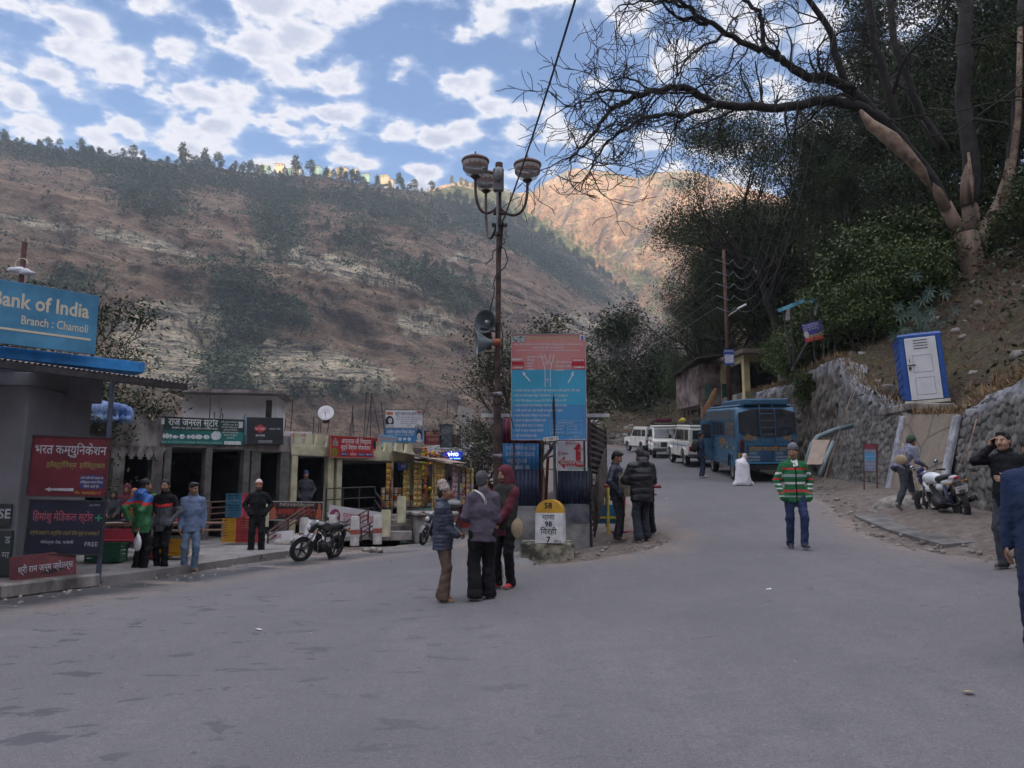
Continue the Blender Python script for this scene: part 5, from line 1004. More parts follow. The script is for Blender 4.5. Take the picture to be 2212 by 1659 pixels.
for i,tx in enumerate(('हमारे यहाँ पर महिला सूट, साड़ियाँ, जींस, टी-शर्ट, शर्ट,','लोअर, पेन्ट एवं बच्चों के फैन्सी ड्रेस मिलते है')): text(tx,r,(w*.05,-.004,h*(.55-.13*i)),.05,L_black,w=w*.72)
b = MB()
for x,hh,ww in ((-.42,.8,.07),(-.27,.25,.07),(.22,.28,.05),(.3,.3,.05),(.38,.4,.05),(.45,.5,.05)): b.ell((x*w,-.003,h*.05+hh*h*.45),(ww*w*.6,.003,hh*h*.45),10); b.ell((x*w,-.003,h*.05+hh*h*.95),(.018*w,.003,.035*h),8)
mk('clothes_pictures',b,paint('print_dark',(.10,.08,.09),var=.7,scale=14),r); rect(r,'red_base',-w*.3,.01,w*.35,h*.16,-.001,paint('print_rose',(.5,.12,.13),var=.5,scale=9),.003)
r,w,h = board('red sweet shop and restaurant signboard with white Hindi lettering',713,940,816,988,24.9,26.9,vr=(0,990),panel=paint('sign_red',(.36,.018,.022),var=.12,scale=2),frame=paint('sign_rim',(.40,.16,.12)),fw=.025)
text('अग्रवाल जी मिष्ठान',r,(w*.03,-.004,h*.66),.155,L_white,w=w*.62,bold=.028); text('शुद्ध वैष्णव भोजनालय',r,(w*.02,-.004,h*.38),.145,L_white,w=w*.62,bold=.028)
for x,tx,c in ((-.22,'ब्रेकफास्ट',L_navy),(-.04,'लंच',paint('rosy',(.45,.10,.12),var=0)),(.13,'फास्ट फूड',L_navy),(.29,'डिनर',L_navy)): b = MB(); b.ell((x*w,-.004,h*.16),(w*.08,.004,h*.095),16); mk('oval',b,c,r); text(tx,r,(x*w,-.010,h*.13),.05,L_white,w=w*.12)
b = MB(); b.box((-.40*w,-.003,h*.62),(.11*w,.003,h*.20)); b.box((-.40*w,-.003,h*.76),(.05*w,.003,h*.12)); b.prism([(-.45*w,h*.72),(-.35*w,h*.72),(-.40*w,h*.92)],.003,M=Matrix.Rotation(R(90),4,'X')); mk('temple_picture',b,paint('temple_print',(.10,.10,.16),var=.6,scale=20,col2=(.4,.36,.34)),r)
b = MB(); b.ell((-.41*w,-.003,h*.24),(.07*w,.004,h*.2),18); mk('food_picture',b,paint('food_print',(.45,.22,.03),var=.6,scale=12,col2=(.12,.2,.03)),r); b = MB(); b.ell((.42*w,-.003,h*.66),(.045*w,.004,h*.2),12); mk('deity_picture',b,paint('deity_dark',(.03,.03,.045),var=.5,scale=14),r)
for i in range(4): text('आर्डर पर तैयार',r,(w*.42,-.004,h*(.38-.08*i)),.03,L_cream,maxw=w*.12)
SB = lambda *a,**k: board(*a,**k)
r,w,h = board('dark banner with red Hindi title and two golden figures on the railing',579,1082,697,1124,22.6,23.9,name='banner',cat='banner',panel=paint('sign_brownblack',(.035,.018,.016),var=.5,scale=4),frame=paint('pale_rim',(.42,.42,.42)),fw=.022,depth=.02)
text('दीपावली एवं नव वर्ष की हार्दिक शुभकामनायें',r,(0,-.004,h*.74),.085,L_cream,w=w*.64); text('अग्रवाल जी स्वीट्स',r,(0,-.004,h*.30),.17,paint('bright_red_letters',(.5,.05,.03),var=0),w=w*.70,bold=.03)
for sx in (-1,1):
    b = MB(); b.ell((sx*.42*w,-.004,h*.42),(.055*w,.005,.25*h),12); b.ell((sx*.42*w,-.005,h*.72),(.025*w,.006,.11*h),10); b.ell((sx*.42*w,-.004,h*.18),(.075*w,.005,.11*h),12); b.prism([(sx*.42*w-.05,h*.80),(sx*.42*w+.05,h*.80),(sx*.42*w,h*.95)],.004,M=Matrix.Rotation(R(90),4,'X')); mk('golden_figure',b,paint('golden_print',(.42,.26,.06),var=.6,scale=22,col2=(.5,.08,.06)),r)
r,w,h = board('white beauty parlour banner with red lettering and a veiled woman',706,1090,827,1141,23.6,25.6,name='banner',cat='banner',vr=(0,1155),upright=True,panel=paint('banner_lilac',(.50,.48,.50),var=.10,scale=2),depth=.02)
text('गुन्जन ब्यूटी पार्लर',r,(w*.04,-.004,h*.52),.17,paint('crimson_letters',(.45,.02,.07),var=0),w=w*.60,bold=.028)
for i,tx in enumerate(('हमारे यहाँ थ्रेडिंग, फेशियल, ब्लीच, वैक्सिंग,','मेहंदी, हेयर कटिंग की जाती है')): text(tx,r,(w*.0,-.004,h*(.34-.12*i)),.055,L_black,w=w*(.5-.1*i))
b = MB(); b.ell((-.40*w,-.003,h*.45),(.10*w,.004,.42*h),16,rot=(0,R(14),0)); mk('veil_picture',b,paint('veil_print',(.22,.04,.10),var=.3),r); b = MB(); b.ell((-.375*w,-.008,h*.62),(.035*w,.004,.12*h),12); b.ell((-.37*w,-.007,h*.24),(.06*w,.004,.2*h),12); mk('face_picture',b,paint('face_print',(.50,.42,.40),var=.1),r); rect(r,'lower_edge',-w/2,0,w/2,h*.09,-.003,paint('plum',(.18,.03,.12)),.004)
b = MB(); [b.ell((w*(.40+.02*i),-.004,h*(.68+.05*(i % 2))),(.010*w,.004,.09*h),8,rot=(0,R(-30+14*i),0)) for i in range(5)]; b.ell((.43*w,-.004,h*.58),(.035*w,.004,.07*h),10); mk('hand_picture',b,paint('cream_print',(.42,.38,.33)),r)
b = MB(); [b.ell((w*(.37+.03*i),-.004,h*(.18+.02*(i % 2))),(.012*w,.004,(.10+.03*(i % 3))*h),8) for i in range(5)]; mk('people_picture',b,paint('blue_print',(.03,.05,.16)),r)
r,w,h = board('white beauty parlour and boutique signboard standing highest on the roof',832,884,914,925,31,31.6,panel=paint('sign_white',(.60,.59,.60),var=.08,scale=2),frame=FR,fw=.02)
text('ब्यूटी पार्लर एण्ड बुटीक सेन्टर',r,(w*.12,-.004,h*.70),.11,L_navy,w=w*.72,bold=.012)
b = MB(); b.box((-w*.38,-.003,h*.78),(w*.17,.004,h*.15)); b.box((w*.4,-.003,h*.88),(w*.14,.004,h*.08)); mk('orange_label',b,paint('orange_print',(.42,.12,.03),var=.4,scale=12),r)
for i,tx in enumerate(('हमारे यहाँ हर प्रकार के कॉस्मेटिक, ब्यूटी पार्लर का सामान,','दुल्हन मेकअप, साड़ी, लहंगा, चुन्नी आदि','उचित मूल्य पर उपलब्ध है','सम्पर्क सूत्र : श्रीनगर रोड','चमोली')): text(tx,r,(w*.12,-.004,h*(.55-.11*i)),.05,L_navy,maxw=w*.66)
b = MB(); b.ell((-.38*w,-.003,h*.36),(.11*w,.004,.30*h),14); mk('hair_picture',b,L_black,r); b = MB(); b.ell((-.37*w,-.007,h*.40),(.055*w,.004,.14*h),12); b.ell((-.37*w,-.006,h*.12),(.11*w,.004,.11*h),12); mk('face_picture',b,paint('grey_print',(.42,.42,.44),var=.3,scale=14),r); b = MB(); [b.box((w*(.30+.04*i),-.004,h*(.08+.03*(i % 2))),(.022*w,.004,h*(.12+.06*(i % 3)))) for i in range(5)]; mk('cosmetics_picture',b,paint('dark_print',(.05,.07,.06),var=.5,scale=20),r)
r,w,h = board('blue gift centre signboard below the white parlour signboard',830,926,914,956,30.6,31.2,panel=paint('sign_skyblue',(.035,.17,.36),var=.12,scale=2),frame=None)
text('तनवीर श्रृंगार गिफ्ट सेन्टर',r,(-w*.08,-.004,h*.66),.12,L_white,w=w*.72,bold=.025); text('हमारे यहाँ सभी प्रकार के सौन्दर्य प्रसाधन, गिफ्ट आइटम मिलते है',r,(-w*.08,-.004,h*.50),.045,L_white,w=w*.66)
b = MB(); [b.ell((w*(-.22+.12*i),-.003,h*.25),(.045*w,.004,h*(.10+.04*(i % 2))),10) for i in range(4)]; mk('goods_picture',b,paint('pale_blue_print',(.42,.5,.56),var=.4,scale=16),r); b = MB(); b.ell((.40*w,-.003,h*.6),(.08*w,.004,.38*h),12); mk('hair_picture',b,L_black,r); b = MB(); b.ell((.39*w,-.007,h*.45),(.055*w,.004,.24*h),12); b.ell((.40*w,-.006,h*.12),(.09*w,.004,.12*h),12); mk('face_picture',b,MATS['grey_print'],r)
r,w,h = board('slanting pale blue paan shop signboard with red letters',817,938,856,965,29.4,29.8,vr=(0,970),panel=paint('sign_paleblue',(.12,.33,.46),var=.2,scale=2)); text('पूड़ियां पान भण्डार',r,(0,-.004,h*.55),.15,paint('salmon_letters',(.5,.13,.10),var=0),w=w*.95,bold=.03); rect(r,'lower_band',-w*.48,h*.05,w*.48,h*.4,-.002,paint('print_green',(.12,.36,.30),var=.5,scale=10,col2=(.5,.6,.6)),.003)
for (u0,v0,u1,v1,Y,pm,tm,tx,lab) in ((919,930,952,960,31.5,paint('sign_rose',(.33,.06,.08),var=.2,scale=3),L_cream,'तनवीर जनरल स्टोर','rose red store signboard on the corner building'),(953,916,978,967,32.2,paint('sign_greyteal',(.17,.22,.25),var=.4,scale=3),L_dim,'SBI','faded grey hanging banner between the rose signs'),(980,940,995,966,33.5,paint('sign_rose2',(.27,.07,.10),var=.3,scale=3),L_cream,'कपड़े','small rose sign next to the grey banner')):
    r,w,h = board(lab,u0,v0,u1,v1,Y,Y+.8,panel=pm,frame=FR,fw=.02)
    text(tx,r,(0,-.004,h*.62),.16,tm,w=w*.85,bold=.02); text('चमोली',r,(0,-.004,h*.22),.12,tm,w=w*.7)
C_em = mat('lit_blue_white',(.5,.5,.6),.5,0,emit=(.55,.62,1.,2.2)); C_emb = mat('lit_deep_blue',(.01,.02,.12),.5,0,emit=(.02,.05,.5,.55))
r,w,h = board('lit blue phone shop sign reading vivo',957,975,1000,992,33.8,34.2,panel=C_emb,depth=.15); text('vivo',r,(0,-.006,h*.42),.20,C_em,w=w*.55,bold=.03); rect(r,'light_strip',-w*.48,.015,w*.48,.05,-.004,mat('lit_strip',(.2,.3,.9),.5,0,emit=(.10,.25,1.,2.5)),.006)
# --- corner building and the lane going down
def block(name,lab,u0,Y0,u1,Y1,z0,z1,m_,depth=4,cat='building',extra=None):
    a,ang,w = fac(u0,Y0,u1,Y1,0); r = thing(name,lab,cat,a,ang); b = MB(); b.box((w/2,depth/2,(z0+z1)/2),(w,depth,z1-z0)); mk('wall',b,m_,r)
    b = MB(); b.box((w/2,depth/2-.1,z1+.06),(w+.3,depth+.5,.14)); mk('roof',b,C_conc,r); return r,w
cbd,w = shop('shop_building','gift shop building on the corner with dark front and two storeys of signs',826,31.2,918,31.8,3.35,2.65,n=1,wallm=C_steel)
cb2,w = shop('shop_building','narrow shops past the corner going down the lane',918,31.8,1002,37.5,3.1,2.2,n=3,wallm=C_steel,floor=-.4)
pk_,w = block('pink_house','pink house with a small dark window down the lane',925,47,1062,50,-3.5,1.95,C_pink,5,cat='house'); b = MB(); b.box((w*.66,-.02,.9),(.8,.06,1.0)); mk('window',b,C_glass,pk_)
pb_,w = block('pale_house','pale upper storey with concrete balcony beyond the lit sign',985,40,1012,42,-2,3.1,C_green,3,cat='house')
r = thing('roof_sheet','pale panel tilted on the roof edge beyond the signs','panel',P(1002,958,40)); b = MB(); b.box((0,0,.9),(.9,.08,2.0),(0,R(8),R(35))); mk('sheet',b,mat('panel_pale',(.36,.33,.30),.8,.15,2),r)
# balcony rail of the lane shops (mint posts)
r = thing('balcony_railing','mint green railing posts with wire mesh along the lane shops','railing',(0,0,0)); a_ = P(950,1085,31.5); b_ = P(990,1052,37.5)
for i in range(6): q = a_.lerp(b_,i/5); b = MB(); b.box((q.x,q.y,q.z),(.12,.12,1.2)); mk('post',b,C_green,r)
b = MB(); b.tube([a_+Vector((0,0,.55)),b_+Vector((0,0,.55))],.03,6); b.tube([a_+Vector((0,0,-.3)),b_+Vector((0,0,-.3))],.03,6); mk('rail',b,C_green,r)
wl_ = thing('retaining_wall','low mint painted wall at the foot of the lane shops','wall',(0,0,0)); b = MB(); q0 = P(868,1110,29.5); q1 = P(935,1120,32.5); b.box(((q0.x+q1.x)/2,31,.35),(1.6,.25,1.5),(0,0,R(48))); mk('wall',b,C_green,wl_)
gf = thing('iron_gate_frame','rusty iron frame with crossbars standing in the lane','frame',P(985,1140,38)); b = MB()
for x in (-.55,.55): b.tube([(x,0,-.5),(x,0,3.0)],.05,8)
for z in (2.95,2.2,1.6): b.tube([(-.55,0,z),(.55,0,z)],.03,6)
mk('bars',b,C_rust,gf)
# --- garlands
def garland(u,v0,v1,Y,cols,lab,wd=.12,loop=False):
    a_ = P(u,v0,Y); L_ = P(u,v0,Y).z-P(u,v1,Y).z; r = thing('flower_garland',lab,'garland',a_,group=None); rnd = random.Random(int(u)); bs = [MB() for _ in cols]; k = int(L_/.035)
    for i in range(k):
        for j in range(3):
            z = -L_*i/k; a2 = rnd.random()*6.28; x = wd*.5*math.cos(a2); 
            if loop: th = 2*math.pi*i/k; x = wd*1.6*math.sin(th)+.3*x; z = -L_*.5*(1-math.cos(th))
            bs[rnd.randrange(len(cols))].ell((x,wd*.4*math.sin(a2),z),.042,6)
    for b,c in zip(bs,cols):
        if b.v: mk('flowers',b,c,r)
O_ = paint('marigold',(.55,.16,.01),var=.25,scale=20); Y_ = paint('yellow_flower',(.55,.42,.02),var=.2,scale=20); R_ = paint('red_flower',(.45,.02,.03),var=.2,scale=20); G_ = paint('leaf_green',(.06,.16,.03),var=.2,scale=20); V_ = paint('magenta_flower',(.4,.02,.2),var=.2,scale=20)
garland(918,968,1045,30.6,[O_,O_,Y_,R_],'long orange marigold garland hanging at the corner shop, the right strand'); garland(913,975,1035,30.5,[Y_,G_,O_],'green and yellow garland, the left strand at the corner shop')
garland(929,978,1002,30.7,[R_,O_,Y_],'looped red flower garland beside the marigold strands',loop=True); garland(936,976,1000,30.8,[Y_,O_,R_],'looped yellow flower garland, the outer loop',loop=True); garland(955,975,992,31.4,[R_,Y_,V_],'round red and yellow garland under the rose sign',loop=True)
b = MB(); rnd = random.Random(5)
r = thing('hanging_belts','dark belts and braids hanging below the rose signboard','belts',P(943,980,31.2)); [b.tube([(.07*i-.25,0,0),(.07*i-.25+rnd.uniform(-.02,.02),0,-rnd.uniform(.9,1.6))],.022,5) for i in range(8)]; mk('belts',b,C_rust,r)
r = thing('toy_bundle','bundle of yellow and red balls and toys hanging at the corner shop','toys',P(934,1062,30.4)); 
for nm,c,q in (('yellow_ball',Y_,((-.1,.1),(.05,.0),(.12,.18),(-.02,-.25),(.0,-.12))),('red_ball',R_,((.18,.35),(.26,.22),(.1,.34))),('orange_tube',O_,((-.28,0),(-.24,-.3)))):
    for x,z in q: b = MB(); b.ell((x,0,z),(.09,.09,.10 if 'ball' in nm else .3),10); mk(nm,b,c,r,True)
r,w,h = board('navy gift centre notice below the garlands',894,1022,921,1070,30.2,30.6,panel=paint('sign_navy3',(.02,.025,.07),var=.2)); text('तनवीर',r,(0,-.004,h*.74),.13,paint('tan_letters',(.42,.33,.12),var=0),w=w*.85,bold=.02); [text('गिफ्ट सेन्टर चमोली',r,(0,-.004,h*(.55-.13*i)),.05,L_dim,maxw=w*.7) for i in range(3)]
# --- snack stall
st = thing('snack_stall','snack stall under a patched wooden and tin lean-to with jars on its counter','stall',(0,0,0)); a,ang,w = fac(780,26.6,905,28.6,.22); st.location = a; st.rotation_euler.z = ang
b = MB(); rnd = random.Random(9)
for i in range(9): b.box((1.4+.34*i,-.35-.03*i,2.72-.055*i+.04*rnd.random()),(.42,1.25,.025),(R(8),R(8+rnd.uniform(-5,5)),R(rnd.uniform(-9,9))))
b.corr((3.4,-.6,2.43),2.3,1.2,(R(-80),0,0),pitch=.12); mk('roof',b,mat('weathered_plank',(.24,.16,.12),.85,.4,4,col2=(.42,.33,.27)),st)
b = MB(); b.box((1.9,-.1,.78),(2.2,.5,.05)); b.box((3.7,-.9,.80),(1.3,.6,.05)); mk('counter',b,C_iron,st)
[mk('post',MB().tube([(x,y,-.1),(x,y,2.5)],.035,6),C_wood,st) for x,y in ((.9,-.6),(2.6,-.9),(4.4,-1.0))]
b = MB(); b.box((4.5,-1.05,.42),(.95,.6,.8),bev=.01); mk('red_box',b,C_redb,st); b = MB(); b.box((4.5,-1.36,.45),(.45,.01,.55)); mk('poster',b,paint('poster_yellow',(.45,.33,.12),var=.5,scale=10,col2=(.4,.08,.05)),st)
V,Fq = sdf_mesh([('e',(3.5,-.95,.92),(.42,.25,.14),None,.05),('e',(4.45,-1.05,.87),(.5,.34,.05),None,.04)],.03,lambda Q: .04*vnoise(Q[...,0],Q[...,1]+Q[...,2],5,3,3)); npmesh('plastic_cover',V,Fq,mat('grey_sheet',(.34,.33,.34),.5,.25,5),st)
b1,b2_,b3_ = MB(),MB(),MB()
for i in range(11):
    for j in range(3):
        q = (b1,b2_,b3_)[rnd.randrange(3)]; q.cyl((.95+.19*i,-.05-.0*j,.81+.235*j),.07,.17,8); b1.cyl((.95+.19*i,-.05,.81+.235*j+.172),.072,.03,8)
mk('jars',b1,mat('jar_clear',(.42,.34,.28),.2,.5,14),st); mk('jars',b2_,mat('jar_amber',(.40,.20,.04),.2,.4,14),st); mk('jars',b3_,mat('jar_red',(.30,.05,.03),.2,.4,14),st)
def strip(x,y,z1,n,cols,k,lab,w_=.22):
    r_ = thing('snack_packet_strip',lab,'snack packets',(0,0,0),group='strips of snack packets hanging in the stall'); M = st.matrix_basis if 0 else (Matrix.Translation(st.location) @ Matrix.Rotation(st.rotation_euler.z,4,'Z')); r_.location = M @ Vector((x,y,z1)); r_.rotation_euler.z = ang+R(rnd.uniform(-12,12))
    bb = [MB() for _ in cols]
    for i in range(n):
        for j in range(k):
            q = bb[rnd.randrange(len(cols))]; cx = (j-(k-1)/2)*w_; cz = -.20*i-.1+rnd.uniform(-.008,.008); a_ = rnd.uniform(-.15,.15)
            pts = [(-w_*.46,-.09),(0,-.095),(w_*.46,-.09),(-w_*.44,0),(0,0),(w_*.44,0),(-w_*.46,.09),(0,.095),(w_*.46,.09)]
            vs2 = [(cx+p[0],(-.045 if i2 == 4 else -.02 if i2 in (3,5) else 0)+a_*p[0]*.4,cz+p[1]) for i2,p in enumerate(pts)]+[(cx+p[0],.012+a_*p[0]*.4,cz+p[1]) for p in pts[::2] if p != (0,0)]
            q.add(vs2,[(0,1,4,3),(1,2,5,4),(3,4,7,6),(4,5,8,7),(9,11,12,10),(0,3,6,11,9),(2,10,12,8,5)])
    for q,c in zip(bb,cols):
        if q.v: mk('packets',q,c,r_)
PY = mat('packet_gold',(.52,.34,.05),.35,.5,11,col2=(.62,.50,.18),spec=.6); PR = mat('packet_red',(.42,.04,.05),.35,.5,13,col2=(.62,.40,.30),lo=.5,hi=.6,spec=.6); PM = mat('packet_orange',(.55,.16,.03),.35,.4,12,col2=(.6,.45,.1),spec=.6); PV = mat('packet_mauve',(.40,.10,.22),.35,.4,13,col2=(.6,.5,.5),spec=.6)
for x,y,z1,n,cols,k,lab in ((1.15,-.15,2.35,5,[PM,PR],2,'orange and red snack packets deepest in the stall'),(1.85,-.25,2.36,7,[PY,PM],2,'gold packets at the left of the stall opening'),(2.30,-.35,2.38,8,[PY,PM],2,'gold and orange packets left of the stall post'),(2.95,-.75,2.40,9,[PY,PY,PM],3,'widest yellow packet strips in the middle of the stall'),(3.75,-.8,2.30,10,[PR,PV],2,'red and mauve packet strips right of the yellow ones'),(4.15,-.85,2.26,10,[PR,PV,PM],1,'single red packet strip by the blue notice'),(4.45,-.9,2.24,9,[PY,PV],2,'rightmost gold packet strips at the end of the stall')): strip(x,y,z1,n,cols,k,'strip of '+lab,.19)
r,w,h = board('small blue shop sign on the stall pole',861,1001,881,1016,27.4,27.8,panel=paint('sign_blue_small',(.03,.06,.22))); text('टाटा',r,(0,-.004,h*.35),.12,L_white,w=w*.5)
# --- railings, bollards, stairs in front of the shops
gal = thing('gallery_edge','pale concrete slab edge and plinth below the sweet shop banner','plinth',(0,0,0)); a,ang,w = fac(545,22.4,705,23.9,0); gal.location = a; gal.rotation_euler.z = ang; b = MB(); b.box((w/2,.5,.15),(w,1.8,.22),bev=.02); mk('slab',b,C_slab,gal); b = MB(); b.box((w/2,1.3,-.3),(w,.1,1.0)); mk('under_wall',b,C_dark,gal)
def rail(lab,p,q,h=.95,bars=4,posts=5,m_=C_rust,r_=.022,grp=None):
    r = thing('iron_railing',lab,'railing',p,group=grp); d = q-p; b = MB()
    for i in range(posts): c = d*(i/(posts-1)); b.tube([c,c+Vector((0,0,h))],r_*1.2,6)
    mk('posts',b,m_,r); b = MB()
    for j in range(bars): z = h*(j+1)/bars; b.tube([Vector((0,0,z)),d+Vector((0,0,z))],r_,6)
    mk('rails',b,m_,r); return r
rail('horizontal iron railing in front of the general store, behind the standing youths',P(330,1145,19.8),P(528,1130,21.4),.62,4,6); rail('low pipe barrier lying along the pavement behind the youths',P(350,1163,18.6),P(480,1160,19.6),.35,2,3,mat('bamboo_brown',(.20,.12,.08),.7,.2,5),.035)
rail('sloping stair railing left of the leaning black motorcycle',P(578,1178,20.6),P(662,1120,22.2),.35,3,5); rail('sloping stair railing between the white posts, upper run',P(718,1172,22.4),P(795,1130,23.6),.4,3,5,grp=None); rail('rightmost sloping stair railing by the beauty parlour banner',P(762,1180,22.6),P(815,1150,23.4),.4,3,4)
rail('dark handrail along the sweet shop terrace',P(703,1128,24.6),P(808,1120,26.0),1.05,3,4,C_iron); rail('handrail sloping down the stall steps',P(808,1120,26.0),P(838,1160,25.6),.9,3,3,C_iron)
def bollard(u,v0,v1,Y,lab,m_=C_white,band=True,r_=.13,grp='white posts with a red band along the road'):
    a_ = P(u,v1,Y); hh = P(u,v0,Y).z-a_.z; r = thing('post',lab,'post',a_,group=grp); b = MB(); b.lathe([(r_,-.1),(r_,hh-.03),(r_*.85,hh),(.01,hh)],12); mk('shaft',b,m_,r,40)
    if band: b = MB(); b.lathe([(r_+.004,hh*.30),(r_+.004,hh*.48)],12,cap=False); mk('red_band',b,mat('dull_red_paint',(.28,.07,.05),.8,.3,8),r)
W1 = mat('chalky_post',(.42,.39,.38),.9,.25,5,bump=.3)
bollard(655,1118,1182,22.0,'white post with red band behind the black motorcycle front',W1); bollard(716,1112,1170,22.6,'white post with red band just right of the motorcycle tank',W1); bollard(766,1115,1171,22.6,'third white red-banded post before the beauty parlour banner',W1); bollard(827-12,1112,1168,23.0,'rightmost white red-banded post before the banner',W1)
YG = 'thick cream yellow posts of the terrace'
for u,v0,v1,Y,lab in ((569,1078,1130,22.2,'cream post left of the dark banner'),(833,1101,1152,24.6,'cream post at the foot of the stall steps'),(867,1072,1122,25.6,'cream post before the red stall box'),(534-6,1083,1140,21.6,'cream post behind the blue and red crates')): bollard(u,v0,v1,Y,lab,C_cream,False,.15,YG)
stp = thing('stone_steps','worn concrete steps climbing to the snack stall','steps',P(858,1150,25.4),R(20)); b = MB()
for i in range(4): b.box((-.2+.1*i,.35*i,-.1+.17*i),(1.3,.4,.3),bev=.02)
b.box((1.2,.6,.1),(1.3,1.6,.9),bev=.03); b.box((1.2,.5,.6),(1.5,1.9,.12),bev=.03); mk('steps',b,C_dirty,stp)
sb_ = thing('leaning_placard','small white placard propped under the stair railing','placard',P(672,1168,21.6),rot=(R(-12),R(14),0)); rect(sb_,'panel',-.25,0,.35,.55,0,C_white,.02); text('पार्लर',sb_,(.05,-.014,.25),.12,L_red); 
sb_ = thing('leaning_placard','low white placard behind the stair railing near the crates','placard',P(606,1172,20.9),rot=(R(-8),R(-4),0)); rect(sb_,'panel',-.3,0,.35,.3,0,C_white,.02); text('लाज',sb_,(-.1,-.014,.12),.1,L_red)
# --- crates
def crate_mesh(m_,rows=5,parent=None,w=.52,d=.36,h=.30):
    b = MB(); t = .015
    for sy in (-1,1):
        for k in range(rows): b.box((0,sy*(d/2-t/2),h*(k+.5)/rows),(w-.02,t,h/rows*.62))
    for sx in (-1,1):
        for k in range(rows): b.box((sx*(w/2-t/2),0,h*(k+.5)/rows),(t,d-.04,h/rows*.62))
    for sx in (-1,1):
        for sy in (-1,1): b.box((sx*(w/2-.012),sy*(d/2-.012),h/2),(.034,.034,h))
    for x in (-.17,0,.17): [b.box((x,sy*(d/2+.002),h/2),(.02,.012,h)) for sy in (-1,1)]
    b.box((0,0,h-.012),(w+.02,d+.02,.024)) if 0 else [b.box((0,sy*(d/2),h-.014),(w+.02,.02,.028)) for sy in (-1,1)]
    [b.box((sx*(w/2),0,h-.014),(.02,d,.028)) for sx in (-1,1)]; b.box((0,0,.012),(w-.04,d-.04,.02)); return b
def crate(loc,rz,c,lab,**k): o = mk('plastic_crate',crate_mesh(c,**k),mat(*c)); o.location = loc; o.rotation_euler.z = rz; return tag(o,lab,'crate','stacked plastic produce crates')
cr = ('crate_red',(.30,.025,.03),.5,.2,4); cp_ = ('crate_pink',(.42,.05,.075),.5,.2,4); cbl = ('crate_blue',(.02,.10,.16),.5,.2,4); cy_ = ('crate_yellow',(.48,.24,.015),.5,.2,4); cg = ('crate_green',(.02,.09,.05),.5,.2,4)
q = GP(515,1178,20.3); zz_ = pz(q.x,q.y)+.0
for (du,c,n0,lab) in ((.33-.05,cr,0,'dark red'),(-.17,cy_,0,'yellow')):
    for k in range(2): crate((q.x+du-.02,20.3+(0 if c is cr else .03),zz_+.315*k),R(3 if c is cr else -4),c,'%s crate, %s of the lower stack beside the old man' % (lab,'bottom' if k == 0 else 'second from the bottom'),w=.56 if c is cr else .38)
for (du,c,lab) in ((.30,cp_,'pinkish red'),(-.12,cbl,'teal blue')):
    for k in range(2): crate((q.x+du,20.3,zz_+.64+.315*k),R(2),c,'%s crate, %s of its upper stack' % (lab,'top' if k else 'lower one'),w=.40)
q = GP(240,1210,15.6); zv = pz(q.x,q.y); crate((q.x-.05,15.5,zv),R(4),cg,'dark green crate at the foot of the vegetable stand',w=.66,h=.36)
crate((q.x-.1,16.0,zv+.36),R(4),cp_,'wide red crate of vegetables over the green crate',w=1.05,h=.24,d=.5); crate((q.x+.95,16.3,zv+.05),R(-6),cy_,'yellow crate on the ground at the right of the vegetable stand',w=.45,h=.34); crate((q.x+.5,16.35,zv+.0),R(0),cr,'red crate half hidden behind the white carrier bag',w=.6,h=.34); crate((q.x+.2,16.5,zv+.86),R(5),cy_,'yellow crate of green cucumbers on the vegetable stand',w=.5,h=.25)
vt = thing('vegetable_stand','wooden vegetable stand heaped with aubergines and greens','stall',(q.x+.2,16.7,zv)); b = MB(); b.box((0,0,.68),(2.0,.8,.06)); [b.box((x,y,.33),(.06,.06,.66)) for x in (-.9,.9) for y in (-.33,.33)]; mk('table',b,C_wood,vt); b = MB()
for nm,c,n_,z0,cx,cz in (('cucumbers',G_,90,.98+.12,.1,.14),('aubergines',mat('aubergine',(.06,.025,.08),.3,.2,9),40,.72,-.3,.05),('tomatoes',R_,30,.72,.5,.05),('lemons',Y_,20,.72,.85,.04)):
    b = MB()
    for i in range(n_): a_ = rnd.random()*6.28; rr_ = rnd.random()**.5; hgt = (1-rr_)*cz*2; b.ell((cx+.28*rr_*math.cos(a_),-.1+.22*rr_*math.sin(a_),z0+hgt*rnd.random()+.03),(.03,.06,.03),6,rot=(0,0,rnd.random()*3))
    mk(nm,b,c,vt,True)
# vendor women, dim behind the stand
for u,v,Y,H_,cm,hc,lab,yaw in ((237,1110,18.0,1.3,M_charc,M_olive2,'seated vendor in dark hood at the left of the vegetable stand',20),(266,1100,18.3,1.42,M_maroon,M_maroon,'vendor woman in maroon shawl behind the vegetables',10),(283,1112,17.8,1.32,M_olive2,M_redw,'vendor woman in rust headscarf beside the youth in green and blue',-10)):
    p = GP(u,1190,Y); p.z += .15; person(lab,p,R(yaw),H_,dict(mat=cm,r=1.15,len=.2,arm=1.2),dict(mat=cm,r=1.2,hem=.12),M_shoek,dict(cap=('hood',hc),hair='none',pitch=10),({'w': (.12,-.3,1.0)},{'w': (.12,-.3,1.0)}))
